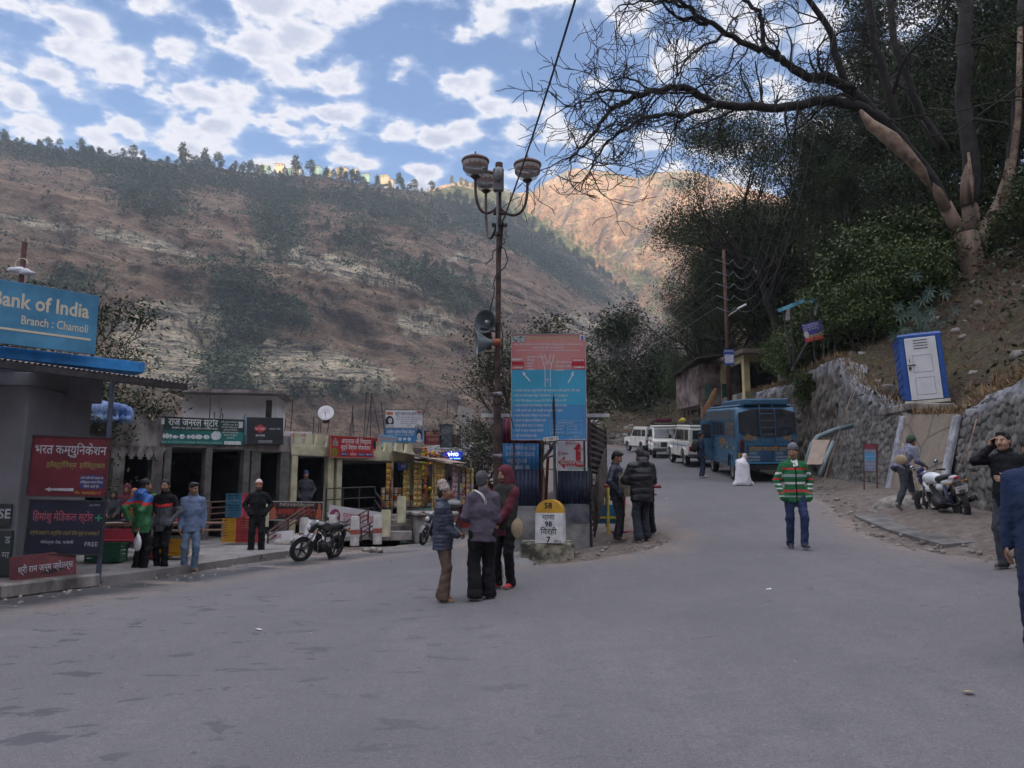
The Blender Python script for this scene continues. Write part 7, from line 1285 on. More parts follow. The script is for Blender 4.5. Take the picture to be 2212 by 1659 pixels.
# ================================================================== vehicles
V_rub = mat('tyre_rubber',(.022,.022,.023),.85,.25,14,bump=.3); V_chr = mat('chrome',(.5,.5,.52),.2,.1,metal=1.); V_blk = mat('gloss_black',(.012,.012,.016),.25,.1,5,spec=.6,coat=.4); V_mblk = mat('matt_black_metal',(.022,.022,.024),.55,.3,12); V_alu = mat('dull_alloy',(.22,.22,.23),.4,.3,12,metal=.7); V_seat = mat('vinyl_seat',(.015,.015,.016),.6,.2,12)
V_red = mat('tail_red',(.35,.01,.012),.25,.1); V_amb = mat('amber_lens',(.5,.2,.02),.3,.1); V_lens = mat('clear_lens',(.5,.5,.52),.1,.1,spec=.8); V_mir = mat('mirror_face',(.6,.65,.7),.05,0,metal=1.)
def wheel(parent,loc,r=.30,wd=.10,ry=0,spokes=5,name='wheel',rim=V_alu,dual=False):
    """axle along local y"""
    g = thing(name,None,None); g.parent = parent; g.location = loc; g.rotation_euler = (0,0,ry)
    for k_ in list(g.keys()): del g[k_]
    M = Matrix.Rotation(R(90),4,'X'); b = MB(); pr = [(r*.70,-wd*.42),(r*.88,-wd*.5),(r*.97,-wd*.38),(r,-wd*.15),(r,wd*.15),(r*.97,wd*.38),(r*.88,wd*.5),(r*.70,wd*.42),(r*.68,0),(r*.70,-wd*.42)]; b.lathe(pr,36,M=M,cap=False); mk('tyre',b,V_rub,g,35)
    b = MB(); b.lathe([(r*.70,-wd*.40),(r*.705,wd*.40),(r*.64,wd*.36),(r*.64,-wd*.36),(r*.70,-wd*.40)],30,M=M,cap=False)
    if spokes > 8:
        for i in range(spokes): a_ = 2*math.pi*i/spokes; b.tube([(.02*math.cos(a_+1),wd*.3*(-1)**i,.02*math.sin(a_+1)),(r*.66*math.cos(a_),0,r*.66*math.sin(a_))],.004,4)
    elif spokes:
        for i in range(spokes): a_ = 2*math.pi*i/spokes; b.tube([(0,0,0),(r*.66*math.cos(a_),0,r*.66*math.sin(a_))],[.03,.016],6)
    else: b.lathe([(.01,-wd*.30),(r*.3,-wd*.34),(r*.34,-wd*.1),(r*.6,-wd*.06),(r*.68,-wd*.36)],24,M=M,cap=False); b.lathe([(.01,wd*.30),(r*.3,wd*.34),(r*.34,wd*.1),(r*.6,wd*.06),(r*.68,wd*.36)],24,M=M,cap=False)
    b.lathe([(.01,-wd*.5),(.035,-wd*.5),(.035,wd*.5),(.01,wd*.5)],12,M=M); mk('rim',b,rim,g,35); return g
def motorcycle(label,loc,rz,lean,tankm,accent,steer=0,plate=None,fairing=False,seatm=None):
    t = thing('motorcycle',label,'motorcycle',loc,rot=(lean,0,rz)); t.scale = (.94,)*3; fx,rx = .68,-.62
    wheel(t,(rx,0,.30),.30,.115,rim=V_mblk); st = thing('front_fork',None,None); [st.__delitem__(k) for k in list(st.keys())]; st.parent = t; st.location = (fx-.20,0,.72); st.rotation_euler = (0,0,steer)
    wheel(st,(.20,0,-.42),.30,.09,rim=V_mblk)
    b = MB(); [b.tube([(-.03,s_*.09,.12),(.06,s_*.09,-.1),(.20,s_*.085,-.42)],[.022,.022,.028],8) for s_ in (-1,1)]; mk('fork_tubes',b,V_alu,st,True)
    b = MB()
    for i in range(9): a0,a1 = R(20+12*i),R(32+12*i); b.add([(.20+.335*math.cos(a_),s_,-.42+.335*math.sin(a_)) for a_ in (a0,a1) for s_ in (-.06,.06)],[(0,1,3,2)])
    mk('front_mudguard',b,tankm,st,True)
    b = MB(); b.tube([(-.16,.36,.22),(-.08,.24,.25),(-.03,.1,.19),(-.03,-.1,.19),(-.08,-.24,.25),(-.16,-.36,.22)],.012,8); mk('handlebar',b,V_mblk,st,True)
    b = MB(); [b.tube([(-.19,s_*.38,.22),(-.11,s_*.27,.245)],.019,8) for s_ in (-1,1)]; mk('grips',b,V_rub,st,True)
    for s_ in (-1,1):
        b = MB(); b.tube([(-.09,s_*.25,.25),(-.06,s_*.30,.38)],.007,6); b.ell((-.06,s_*.33,.42),(.02,.07,.045),12); mk('mirror',b,V_mblk,st,True); b = MB(); b.ell((-.075,s_*.33,.42),(.01,.058,.036),12); mk('mirror_glass',b,V_mir,st,True)
        b = MB(); b.ell((.06,s_*.17,.06),(.03,.03,.022),8); mk('indicator',b,V_amb,st,True)
    V,Fq = sdf_mesh([('e',(.07,0,.10),(.11,.11,.13),None,.03),('e',(.02,0,.20),(.09,.10,.06),None,.03)]+([('e',(.08,0,.28),(.05,.10,.10),None,.03)] if fairing else []),.015); npmesh('headlight_cowl',V,Fq,accent,st)
    b = MB(); b.ell((.155,0,.10),(.035,.075,.075),14); mk('headlamp',b,V_lens,st,True)
    b = MB(); b.ell((-.03,0,.255),(.03,.045,.04),12,rot=(0,R(-40),0)); mk('gauge',b,V_lens,st,True)
    V,Fq = sdf_mesh([('e',(.16,0,.84),(.27,.135,.125),None,.05),('e',(.28,0,.87),(.14,.15,.09),None,.05),('e',(-.06,0,.78),(.10,.09,.06),None,.05),('c',(.34,.13,.76),(.18,.15,.64),.035,.03,.04),('c',(.34,-.13,.76),(.18,-.15,.64),.035,.03,.04)],.016); npmesh('fuel_tank',V,Fq,tankm,t)
    V,Fq = sdf_mesh([('c',(-.02,0,.80),(-.42,0,.82),.085,.095,.04),('e',(-.5,0,.86),(.16,.10,.045),None,.03)],.016); npmesh('seat',V,Fq,seatm or V_seat,t)
    V,Fq = sdf_mesh([('e',(-.46,0,.76),(.26,.115,.07),None,.04),('e',(-.68,0,.84),(.13,.075,.05),None,.04),('e',(-.12,.0,.66),(.14,.12,.09),None,.04)],.016); npmesh('tail_panels',V,Fq,tankm,t)
    b = MB(); b.ell((-.80,0,.835),(.035,.06,.03),12); mk('tail_light',b,V_red,t,True)
    for s_ in (-1,1): b = MB(); b.tube([(-.76,s_*.05,.76),(-.77,s_*.15,.75)],.01,6); b.ell((-.77,s_*.18,.75),(.028,.03,.02),8); mk('indicator',b,V_amb,t,True)
    b = MB(); b.prism([(-.64,.74),(-.80,.76),(-.90,.52),(-.84,.50),(-.74,.66)],.10,M=Matrix.Translation((0,.05,0)) @ Matrix.Rotation(R(90),4,'X')); mk('rear_mudguard',b,V_mblk,t)
    b = MB(); b.box((-.865,0,.60),(.008,.24,.14),(0,R(-18),0),bev=.003); mk('number_plate',b,L_white,t)
    if plate:
        for i,tx in enumerate(plate): text(tx,t,(-.874+.02*i-.008,0,.625-.055*i),.045,L_black,rot=(R(90),0,R(-90)),w=.17,bold=.02)
    V,Fq = sdf_mesh([('c',(.10,-.05,.38),(.10,.05,.38),.15,.15,.05),('c',(-.08,-.10,.34),(-.08,.10,.34),.12,.12,.04),('c',(.14,0,.42),(.22,0,.60),.075,.08,.03),('c',(.0,0,.28),(.15,0,.26),.09,.07,.03)],.016,lambda Q: .006*np.sin(Q[...,2]*160)*(Q[...,2] > .45)); npmesh('engine',V,Fq,V_mblk,t)
    b = MB(); b.tube([(.24,0,.58),(.34,-.06,.40),(.22,-.12,.24),(-.1,-.15,.24)],.02,8); b.tube([(-.1,-.15,.24),(-.35,-.18,.28),(-.85,-.19,.40)],[.03,.052,.055],12); mk('exhaust',b,V_mblk,t,True); b = MB(); b.tube([(-.28,-.205,.30),(-.7,-.215,.385)],.04,8); mk('heat_shield',b,V_alu,t,True)
    b = MB(); b.tube([(.46,0,.80),(.30,0,.70),(.34,0,.45),(.2,0,.24)],.022,8); b.tube([(.44,0,.84),(.0,0,.74),(-.5,0,.74)],.022,8); [b.tube([(-.05,s_*.08,.36),(-.62,s_*.085,.30)],.022,8) for s_ in (-1,1)]; b.tube([(-.05,.0,.74),(-.1,0,.3)],.022,8); mk('frame',b,V_mblk,t,True)
    b = MB(); [b.tube([(-.55,s_*.10,.32),(-.42,s_*.11,.70)],[.028,.024],8) for s_ in (-1,1)]; mk('shock_absorbers',b,accent,t,True)
    b = MB(); [b.tube([(-.5,s_*.11,.87),(-.74,s_*.10,.90),(-.80,0,.90)],.013,6) for s_ in (-1,1)]; mk('grab_rail',b,V_mblk,t,True)
    b = MB(); b.tube([(-.02,.12,.28),(-.10,.30,.02)],.012,6); [b.tube([(.0,s_*.1,.26),(.0,s_*.24,.26)],.014,6) for s_ in (-1,1)]; mk('side_stand',b,V_mblk,t,True)
    b = MB(); b.tube([(.32,-.16,.25),(.40,-.13,.5),(.32,-.16,.6)],.012,6); b.tube([(.32,.16,.25),(.40,.13,.5),(.32,.16,.6)],.012,6); b.tube([(.32,-.16,.25),(.32,.16,.25)],.012,6); mk('crash_guard',b,V_chr,t,True)
    return t
q = GP(687,1203,17.7); q.z -= .03; motorcycle('black motorcycle leaning on its stand at the road edge before the shops',q,math.atan2(-.93,-.36),R(-15),V_blk,V_blk,steer=R(-22))
q = GP(2052,1134,15.0); q.z = ga(q.x,q.y)+.10; motorcycle('white motorcycle with blue trim parked on the slab by the stone wall, seen from behind',q,math.atan2(1,.07),R(-13),mat('pearl_white',(.60,.61,.64),.3,.06,4,spec=.6),mat('violet_blue',(.025,.028,.09),.3,.1,4),steer=R(20),plate=('UK 11','8126'),fairing=True)
q = GP(938,1165,23.5); motorcycle('dark motorcycle half hidden behind the man in the patterned cap',q,math.atan2(-.9,-.5),R(-10),V_blk,V_mblk,steer=R(10))
# --- jeep
J_w = mat('cream_white_paint',(.60,.585,.54),.35,.08,3,spec=.5); J_glass = mat('vehicle_glass',(.02,.024,.03),.06,0,spec=.9)
def sidepoly(b,pts,y0,y1,mi=0): b.prism([(p[0],p[1]) for p in pts],y1-y0,mi,M=Matrix.Translation((0,y1,0)) @ Matrix.Rotation(R(90),4,'X'))
def jeep(label,loc,rz,pitch=0,rack=True,spare=True,stripe=True,sc=1.):
    t = thing('jeep',label,'jeep',loc,rot=(0,pitch,rz),group='white jeeps parked up the right road'); t.scale = (sc,sc,sc)
    # x forward, length 4.1; rear at -1.95
    for x in (-1.25,1.35):
        for s_ in (-1,1): wheel(t,(x,s_*.70,.36),.36,.21,spokes=0)
    body = [(-1.95,.50),(-1.62,.48),(-1.55,.72),(-1.25,.82),(-.95,.72),(-.85,.42),(.92,.42),(1.0,.70),(1.35,.82),(1.70,.70),(1.78,.50),(2.10,.52),(2.12,.98),(2.02,1.05),(.95,1.12),(-1.95,1.12)]
    b = MB(); sidepoly(b,body,-.80,.80); o = mk('body',b,J_w,t)
    bv = o.modifiers.new('b','BEVEL'); bv.width = .035; bv.segments = 2; bv.limit_method = 'ANGLE'
    b = MB(); sidepoly(b,[(-1.93,1.12),(.95,1.12),(.55,1.70),(.42,1.76),(-1.85,1.76),(-1.93,1.70)],-.74,.74); o = mk('cabin',b,J_w,t); bv = o.modifiers.new('b','BEVEL'); bv.width = .04; bv.segments = 2
    b = MB(); b.box((-.68,0,1.82),(2.5,1.42,.12),bev=.05); mk('roof',b,J_w,t)
    for s_ in (-1,1):
        for x0,x1,x2,x3 in ((-1.78,-1.12,-1.12,-1.78),(-1.0,-.48,-.48,-1.0),(-.38,.14,.12,-.38),(.22,.72,.42,.22)): b = MB(); sidepoly(b,[(x0,1.18),(x1,1.18),(x2,1.66),(x3,1.66)],s_*.745-.008,s_*.745+.008); mk('window',b,J_glass,t)
        b = MB(); b.box((.17,s_*.748,1.1),(.012,.012,1.2)); b.box((-.43,s_*.748,1.1),(.012,.012,1.2)); [b.box((x,s_*.805,.78),(.012,.006,.64)) for x in (.72,-.1,-.86)]; mk('door_gap',b,V_mblk,t)
        for x in (.0,.82): b = MB(); b.box((x-.12,s_*.812,.98),(.12,.02,.03)); mk('door_handle',b,V_mblk,t)
        b = MB(); b.tube([(.70,s_*.78,1.18),(.74,s_*.95,1.25)],.012,6); b.box((.74,s_*.97,1.30),(.04,.14,.18),bev=.015); mk('mirror',b,V_mblk,t)
        b = MB(); sidepoly(b,[(-1.66,.50),(-1.58,.76),(-1.25,.88),(-.92,.76),(-.82,.46),(-.90,.46),(-.98,.72),(-1.25,.81),(-1.53,.72),(-1.60,.50)],s_*.83-.05,s_*.83+.05); sidepoly(b,[(.90,.46),(1.0,.76),(1.35,.88),(1.70,.76),(1.80,.50),(1.72,.50),(1.66,.72),(1.35,.81),(1.03,.72),(.98,.46)],s_*.83-.05,s_*.83+.05); mk('wheel_arch',b,J_w,t)
        b = MB(); b.box((-1.965,s_*.68,.80),(.04,.12,.22),bev=.01); mk('tail_light',b,V_red,t)
        b = MB(); b.tube([(2.08,s_*.52,.84),(2.15,s_*.52,.84)],.10,16); mk('headlight',b,V_lens,t)
        b = MB(); b.box((2.13,s_*.70,.84),(.03,.08,.10)); mk('indicator',b,V_amb,t)
        if stripe: b = MB(); b.box((-.2,s_*.805,.93),(3.2,.006,.05)); mk('side_stripe',b,mat('stripe_blue',(.10,.19,.38),.5,0),t)
    b = MB(); b.box((-1.945,0,1.43),(.02,1.15,.42)); mk('rear_window',b,J_glass,t); b = MB(); b.add([(.985,-.64,1.16),(.985,.64,1.16),(.60,.62,1.67),(.60,-.62,1.67)],[(0,1,2,3)],M=Matrix.Translation((.004,0,0))); mk('windscreen',b,J_glass,t)
    b = MB(); b.box((2.12,0,.80),(.03,.72,.26)); mk('grille',b,V_mblk,t); b = MB(); b.box((2.2,0,.52),(.12,1.66,.16),bev=.03); b.box((-2.02,0,.50),(.12,1.6,.14),bev=.02); mk('bumper',b,mat('bumper_grey',(.07,.07,.075),.6,.2),t)
    b = MB(); b.box((-1.965,.0,.98),(.01,.9,.04)); mk('red_reflector',b,V_red,t); b = MB(); b.box((-1.972,-.35,.70),(.01,.42,.11)); mk('number_plate',b,L_yel,t)
    b = MB(); b.box((-.4,0,.46),(3.0,1.1,.18)); mk('underbody',b,V_mblk,t)
    if rack:
        b = MB(); 
        for z in (1.92,2.06): b.tube([(.35,-.66,z),(-1.9,-.66,z),(-1.9,.66,z),(.35,.66,z),(.35,-.66,z)],.016,6)
        for x in [.35-.375*i for i in range(7)]: b.tube([(x,-.66,1.90),(x,.66,1.90)],.012,5); [b.tube([(x,s_*.66,1.86),(x,s_*.66,2.06)],.012,5) for s_ in (-1,1)]
        mk('roof_rack',b,V_mblk,t)
    if spare: wheel(t,(-1.0,0,2.05),.36,.2,spokes=0,name='spare_wheel').rotation_euler = (R(90),0,0)
    return t
Lm = lambda x,y,dz=0.: Vector((x,y,ga(x,y)+.02+dz))
j1 = jeep('nearest white jeep with roof rack and spare wheel, just beyond the blue bus',Lm(8.75,37.1),math.atan2(1,-.03),R(-5.5)); j1.location.z -= .0
b = MB(); b.ell((.1,.5,2.1),(.14,.14,.12),10); b.ell((.2,.6,2.05),(.09,.09,.09),8); fl = mk('flower_bunch',b,Y_,None,True); fl.location = j1.location; fl.rotation_euler = j1.rotation_euler; tag(fl,'bunch of yellow flowers tied to the rack of the nearest jeep','flowers')
jeep('white jeep facing the camera with luggage on its rack, middle of the three',Lm(9.15,46.2),math.atan2(-1,-.12),R(5.5),spare=False)
b = MB(); b.box((0,0,0),(1.0,.9,.2),bev=.06); o = mk('luggage',b,M_maroon); o.location = Lm(9.2,46.8,2.15); tag(o,'dark red luggage strapped on the middle jeep','luggage')
jeep('farthest white jeep seen from behind, no load on its roof',Lm(9.55,55.5),math.atan2(1,-.25),R(-5),rack=False,spare=False,stripe=False,sc=.95)
# --- bus
B_blue = mat('bus_blue',(.022,.085,.16),.45,.3,1.6,col2=(.04,.125,.21),spec=.5,bump=.1); B_dk = mat('bus_dark_blue',(.015,.05,.11),.5,.3,2); B_dust = mat('dusty_lower_blue',(.05,.085,.13),.7,.3,2)
bL = 6.9; ba_ = math.atan2(6.9,.62); t = thing('bus','blue minibus with Hindi lettering and a ladder on its rear, parked facing uphill','bus',Lm(8.92+.3,27+3.4),rot=(0,R(-5.2),ba_)); HW = 1.03
prof = [(-3.45,.62),(-3.2,.48),(-2.72,.48),(-2.62,.88),(-2.3,1.02),(-1.98,.88),(-1.88,.48),(1.72,.48),(1.80,.86),(2.1,.98),(2.4,.86),(2.5,.48),(3.3,.5),(3.42,.8),(3.42,1.35),(3.15,2.45),(3.0,2.62),(-3.25,2.62),(-3.45,2.35),(-3.52,1.45)]
b = MB(); sidepoly(b,prof,-HW,HW); o = mk('body',b,B_blue,t); bv = o.modifiers.new('b','BEVEL'); bv.width = .09; bv.segments = 3; bv.limit_method = 'ANGLE'; bv.angle_limit = R(50)
b = MB(); b.box((-.2,0,2.67),(6.0,1.86,.10),bev=.04); mk('roof',b,B_blue,t); b = MB(); b.box((-1.35,0,2.80),(4.0,1.55,.22),bev=.03); [b.box((-1.35,s_*.79,2.80),(3.9,.02,.02)) for s_ in (-1,1)]; mk('roof_carrier',b,B_blue,t); b = MB(); b.ell((2.4,.1,2.80),(.12,.12,.12),10); b.cyl((2.4,.1,2.65),.06,.15,8); mk('roof_vent',b,B_blue,t)
for x in (-2.3,2.1):
    for s_ in (-1,1): wheel(t,(x,s_*.86,.40),.40,.24 if x > 0 else .28,spokes=0,rim=mat('dusty_rim',(.17,.165,.16),.7,.3,6))
for s_ in (-1,1):
    for i,(x0,x1) in enumerate(((-3.05,-2.35),(-2.28,-1.62),(-1.55,-.9),(-.83,-.18),(-.11,.54),(.61,1.3))): b = MB(); sidepoly(b,[(x0,1.58),(x1,1.58),(x1,2.10),(x0,2.10)],s_*(HW+.002)-.008,s_*(HW+.002)+.008); mk('window',b,J_glass,t)
    b = MB(); b.box((-.9,s_*(HW+.004),2.14),(4.5,.012,.03)); b.box((-.9,s_*(HW+.004),1.52),(4.5,.012,.03)); [b.box((x,s_*(HW+.005),1.83),(.03,.014,.62)) for x in (-2.32,-1.585,-.865,-.145,.575)]; mk('window_trim',b,B_dk,t)
    b = MB(); sidepoly(b,[(-3.0,2.2),(2.6,2.2),(2.55,2.52),(-3.0,2.52)],s_*(HW+.002)-.006,s_*(HW+.002)+.006); mk('upper_panel',b,mat('bus_grey_green',(.045,.07,.085),.35,.3,2),t)
    b = MB(); b.box((-.2,s_*(HW+.006),1.16),(5.2,.012,.035)); mk('waist_trim',b,B_dk,t)
    for x in (-2.9,-.6,.9,-1.7): b = MB(); b.box((x,s_*(HW+.012),1.16),(.16,.012,.06)); mk('yellow_reflector',b,L_yel,t)
    b = MB(); sidepoly(b,[(-2.75,.48),(-2.66,.92),(-2.3,1.08),(-1.94,.92),(-1.85,.48),(-1.92,.48),(-2.0,.86),(-2.3,1.0),(-2.6,.86),(-2.68,.48)],s_*(HW+.02)-.03,s_*(HW+.02)+.03); mk('wheel_arch',b,B_blue,t)
    b = MB(); sidepoly(b,[(-1.84,.50),(1.68,.50),(1.68,.66),(-1.84,.66)],s_*(HW+.003)-.006,s_*(HW+.003)+.006); mk('dusty_sill',b,B_dust,t)
# door opening as a dark sheet, cabin shade put into its colour; open door on the left, near the front
b = MB(); sidepoly(b,[(1.42,.52),(2.0-.32,.52),(2.0-.32,2.15),(1.42,2.15)],HW-.0,HW+.012) ; sidepoly(b,[(2.46,1.45),(3.1,1.45),(2.98,2.1),(2.46,2.1)],HW-.0,HW+.012); mk('door_opening',b,mat('bus_inside_dark',(.010,.012,.016),.8,0),t)
b = MB(); b.box((1.36,HW+.25,1.34),(.05,.50,1.66),bev=.01); mk('open_door',b,B_blue,t); b = MB(); b.box((1.33,HW+.27,1.72),(.02,.34,.55)); mk('door_window',b,J_glass,t)
# rear
b = MB(); ws = [(-.98,2.42),(-.95,1.72),(-.5,1.60),(0,1.56),(.5,1.60),(.95,1.72),(.98,2.42),(.5,2.54),(-.5,2.54)]
b.prism([(p[0],p[1]) for p in ws],.03,M=Matrix.Translation((-3.50,0,0)) @ Matrix.Rotation(R(-90),4,'Z') @ Matrix.Rotation(R(90),4,'X')); o = mk('rear_window',b,J_glass,t); o.location = (-.01,0,0)
b = MB(); [b.box((-3.515,y,2.05),(.02,.03,.84),(0,R(3.5),0)) for y in (-.62,.62)]; mk('window_pillar',b,B_dk,t)
b = MB(); [b.tube([(-3.40,y*.8,2.68),(-3.58,y,2.45),(-3.62,y,1.95),(-3.62,y,1.35)],.018,8) for y in (-.26,.26)]; [b.tube([(-3.62,-.26,z),(-3.62,.26,z)],.014,6) for z in (1.42,1.66,1.9,2.14,2.38)]; mk('ladder',b,B_dk,t)
b = MB(); b.box((-3.53,0,.66),(.06,1.9,.05),bev=.01); b.box((-3.535,0,1.30),(.03,1.5,.03)); [b.box((-3.535,s_*.75,1.18),(.03,.03,.26)) for s_ in (-1,1)]; mk('rear_trim',b,mat('bus_trim',(.03,.16,.30),.4,.1),t); b = MB(); b.box((-3.54,0,.92),(.02,.42,.34)); b.box((-3.545,0,.92),(.02,.46,.02)); mk('hatch',b,B_dk,t)
b = MB(); b.box((-3.44,0,.52),(.1,1.9,.14)); mk('rear_bumper',b,V_mblk,t)
for s_ in (-1,1): b = MB(); b.box((-3.52,s_*.86,1.26),(.05,.13,.42),bev=.015); mk('tail_light',b,mat('dark_tail',(.06,.008,.012),.3,.1),t); b = MB(); b.box((-3.53,s_*.84,.90),(.03,.30,.20)); mk('stop_panel',b,mat('stop_yellow',(.40,.22,.02),.5,.2),t); b = MB(); b.box((-3.51,s_*.88,.58),(.03,.20,.08)); mk('lower_reflector',b,V_red,t)
text('Stop',t,(-3.55,.84,.86),.10,L_black,rot=(R(90),0,R(-90)),w=.22,bold=.02,name='rear_lettering'); text('Stop',t,(-3.55,-.84,.86),.10,L_black,rot=(R(90),0,R(-90)),w=.22,bold=.02,name='rear_lettering')
G2 = paint('ochre_lettering',(.33,.17,.03),var=.2); R90 = (R(90),0,R(-90))
text('भोटिया',t,(-3.56,.60,1.45),.16,G2,rot=R90,w=.45,bold=.03); text('भाई',t,(-3.56,-.68,1.45),.16,G2,rot=R90,w=.26,bold=.03); text('होटल मलारी इन',t,(-3.545,.0,1.08),.15,G2,rot=R90,w=1.25,bold=.03)
PB_ = paint('pale_number_lettering',(.34,.38,.42),var=.2); text('जोशीमठ',t,(-3.545,.50,.97),.06,PB_,rot=R90,w=.26); text('प्रो0',t,(-3.545,-.4,.97),.06,PB_,rot=R90,w=.26); text('8979548626',t,(-3.545,.50,.84),.07,PB_,rot=R90,w=.48,bold=.01); text('9634293041',t,(-3.545,.50,.73),.07,PB_,rot=R90,w=.46,bold=.01); text('9639623565',t,(-3.545,-.50,.84),.07,PB_,rot=R90,w=.46,bold=.01); text('9412936094',t,(-3.545,-.50,.73),.07,PB_,rot=R90,w=.46,bold=.01)
text('BHOTIA',t,(-.85+.05,HW+.014,1.24),.24,G2,rot=(R(90),0,R(180)),w=1.15,bold=.03,name='side_lettering'); text('भाई',t,(-1.75,HW+.014,1.24),.13,G2,rot=(R(90),0,R(180)),w=.5,bold=.02,name='side_lettering')
b = MB(); b.box((0,0,.55),(6.2,1.3,.3)); mk('underbody',b,V_mblk,t)
# auto-rickshaw down the lane, seen from behind
q = Vector((P(988,1140,44).x,44,ga(-3.1,44)+.02)); t = thing('auto_rickshaw','yellow and black auto rickshaw seen from behind down the lane','auto rickshaw',q,R(4)); A_y = mat('rickshaw_yellow',(.55,.27,.015),.45,.12,3)
V,Fq = sdf_mesh([('e',(0,.9,1.42),(.62,1.15,.30),None,.05),('h',(0,0,1),0,(0,0,1.18))],.04); npmesh('hood',V,Fq,A_y,t)
b = MB(); b.box((0,.1,.58),(1.22,.30,.50),bev=.04); b.box((0,1.2,.45),(1.2,2.0,.28),bev=.05); mk('body',b,A_y,t); b = MB(); b.box((0,.04,1.02),(1.16,.06,.40)); [b.box((s_*.57,1.1,1.0),(.05,.08,.5)) for s_ in (-1,1)]; mk('canvas_back',b,mat('rickshaw_canvas',(.03,.03,.03),.8,.2),t); b = MB(); b.ell((.12,.0,1.02),(.17,.01,.17),16); mk('round_sticker',b,paint('sticker_grey',(.38,.37,.34),var=.6,scale=20),t)
for x,y in ((-.5,.45),(.5,.45),(0,2.2)): g = wheel(t,(x,y,.22),.22,.12,spokes=0); g.rotation_euler.z = R(90)
b = MB(); b.box((0,-.06,.30),(1.1,.06,.10)); mk('bumper',b,V_mblk,t); [mk('tail_light',MB().box((s_*.5,-.06,.48),(.1,.03,.08)),V_red,t) for s_ in (-1,1)]; text('ACADEMY',t,(0,-.06,.50),.10,paint('rust_lettering',(.25,.03,.02),var=0),w=.8,bold=.03); text('MOUNT',t,(0,-.06,.68),.06,paint('rust_lettering',(.25,.03,.02),var=0),w=.3)
person('distant person in pale shirt and teal trousers walking down the lane',Vector((P(1000,1138,42).x+.35,42,ga(-2.6,42)+.02)),R(170),1.5,dict(mat=M_shirt),dict(mat=mat('teal_cloth',(.02,.25,.30),.8,.2,8),r=1.1,hem=.07),M_shoek,dict())
# white sack on the road behind the bus
V,Fq = sdf_mesh([('c',(0,0,.12),(0,0,.62),.25,.21,.06),('c',(0,0,.66),(.06,0,.86),.14,.035,.08),('c',(.07,0,.84),(.10,0,.98),.035,.06,.03),('e',(-.12,0,.78),(.09,.05,.06),None,.04),('c',(-.22,0,.05),(.26,0,.05),.10,.10,.05),('h',(0,0,1),0,(0,0,.0))],.022,lambda Q: .03*vnoise(Q[...,0]*1.3+Q[...,1],Q[...,2],7,3,4)); o = npmesh('sack',V,Fq,mat('woven_white',(.60,.58,.62),.6,.1,4)); o.location = Vector((P(1605,1050,24.6).x,24.6,ga(7.3,24.6)+.02)); tag(o,'tall white woven sack standing on the road behind the bus','sack')
# ================================================================== right side: walls, cabin, sheds
def cells(x,z,sx,sz,seed):
    gx_,gz_ = np.floor(x/sx).astype(int),np.floor(z/sz).astype(int); f1 = np.full(x.shape,9.); f2 = f1.copy(); cid = np.zeros(x.shape)
    def h(i,j,k): v = (i*374761393+j*668265263+k*2246822519+seed*3266489917) & 0xffffffff; v = ((v ^ (v >> 15))*2246822519) & 0xffffffff; return ((v ^ (v >> 13)) & 0xffff)/65535.
    for di in (-1,0,1):
        for dj in (-1,0,1):
            i,j = gx_+di,gz_+dj; px2 = (i+.5+.7*(h(i,j,1)-.5)+.5*(j % 2))*sx-.5*sx*(j % 2)*0; pz2 = (j+.5+.55*(h(i,j,2)-.5))*sz
            d = np.hypot((x-px2)/sx,(z-pz2)/sz); m = d < f1; f2 = np.where(m,f1,np.minimum(f2,d)); cid = np.where(m,h(i,j,3),cid); f1 = np.where(m,d,f1)
    return f2-f1,cid
def mat_stone(name,a,c,joint,moss=.3):
    m,t,b = mat_nodes(name); n = TN(t); base = n.ramp(n.attr('tone'),[(0.,a),(1.,c)]); base = n.mix(n.ramp(n.noise(7,6,.7),[(.35,.55),(.65,0.)]),base,tuple(x*.45 for x in a))
    base = n.mix(n.ramp(n.noise(.5,6,.7),[(.5,0.),(.66,moss)]),base,(.09,.065,.04)); base = n.mix(n.attr('joint'),base,joint)
    base = n.mix(n.math('MULTIPLY',n.attr('lime'),n.ramp(n.noise(1.6,7,.75),[(.40,0.),(.55,.85)])),base,(.36,.36,.39)); t.links.new(base,b.inputs['Base Color']); b.inputs['Roughness'].default_value = .92; b.inputs['Specular IOR Level'].default_value = .2
    t.links.new(n.bump(n.noise(16,7,.75),.7,.025),b.inputs['Normal']); return m
S_stone = mat_stone('wall_stone',(.105,.10,.098),(.235,.22,.20),(.022,.02,.018)); S_rub = mat_stone('rubble_stone',(.09,.078,.068),(.20,.185,.165),(.03,.023,.018),.8)
wp = np.array(WALL,float); wl_ = np.concatenate([[0],np.cumsum(np.hypot(*np.diff(wp,axis=0).T))])
def wall_pt(y): return np.interp(y,wp[:11,1],wp[:11,0])
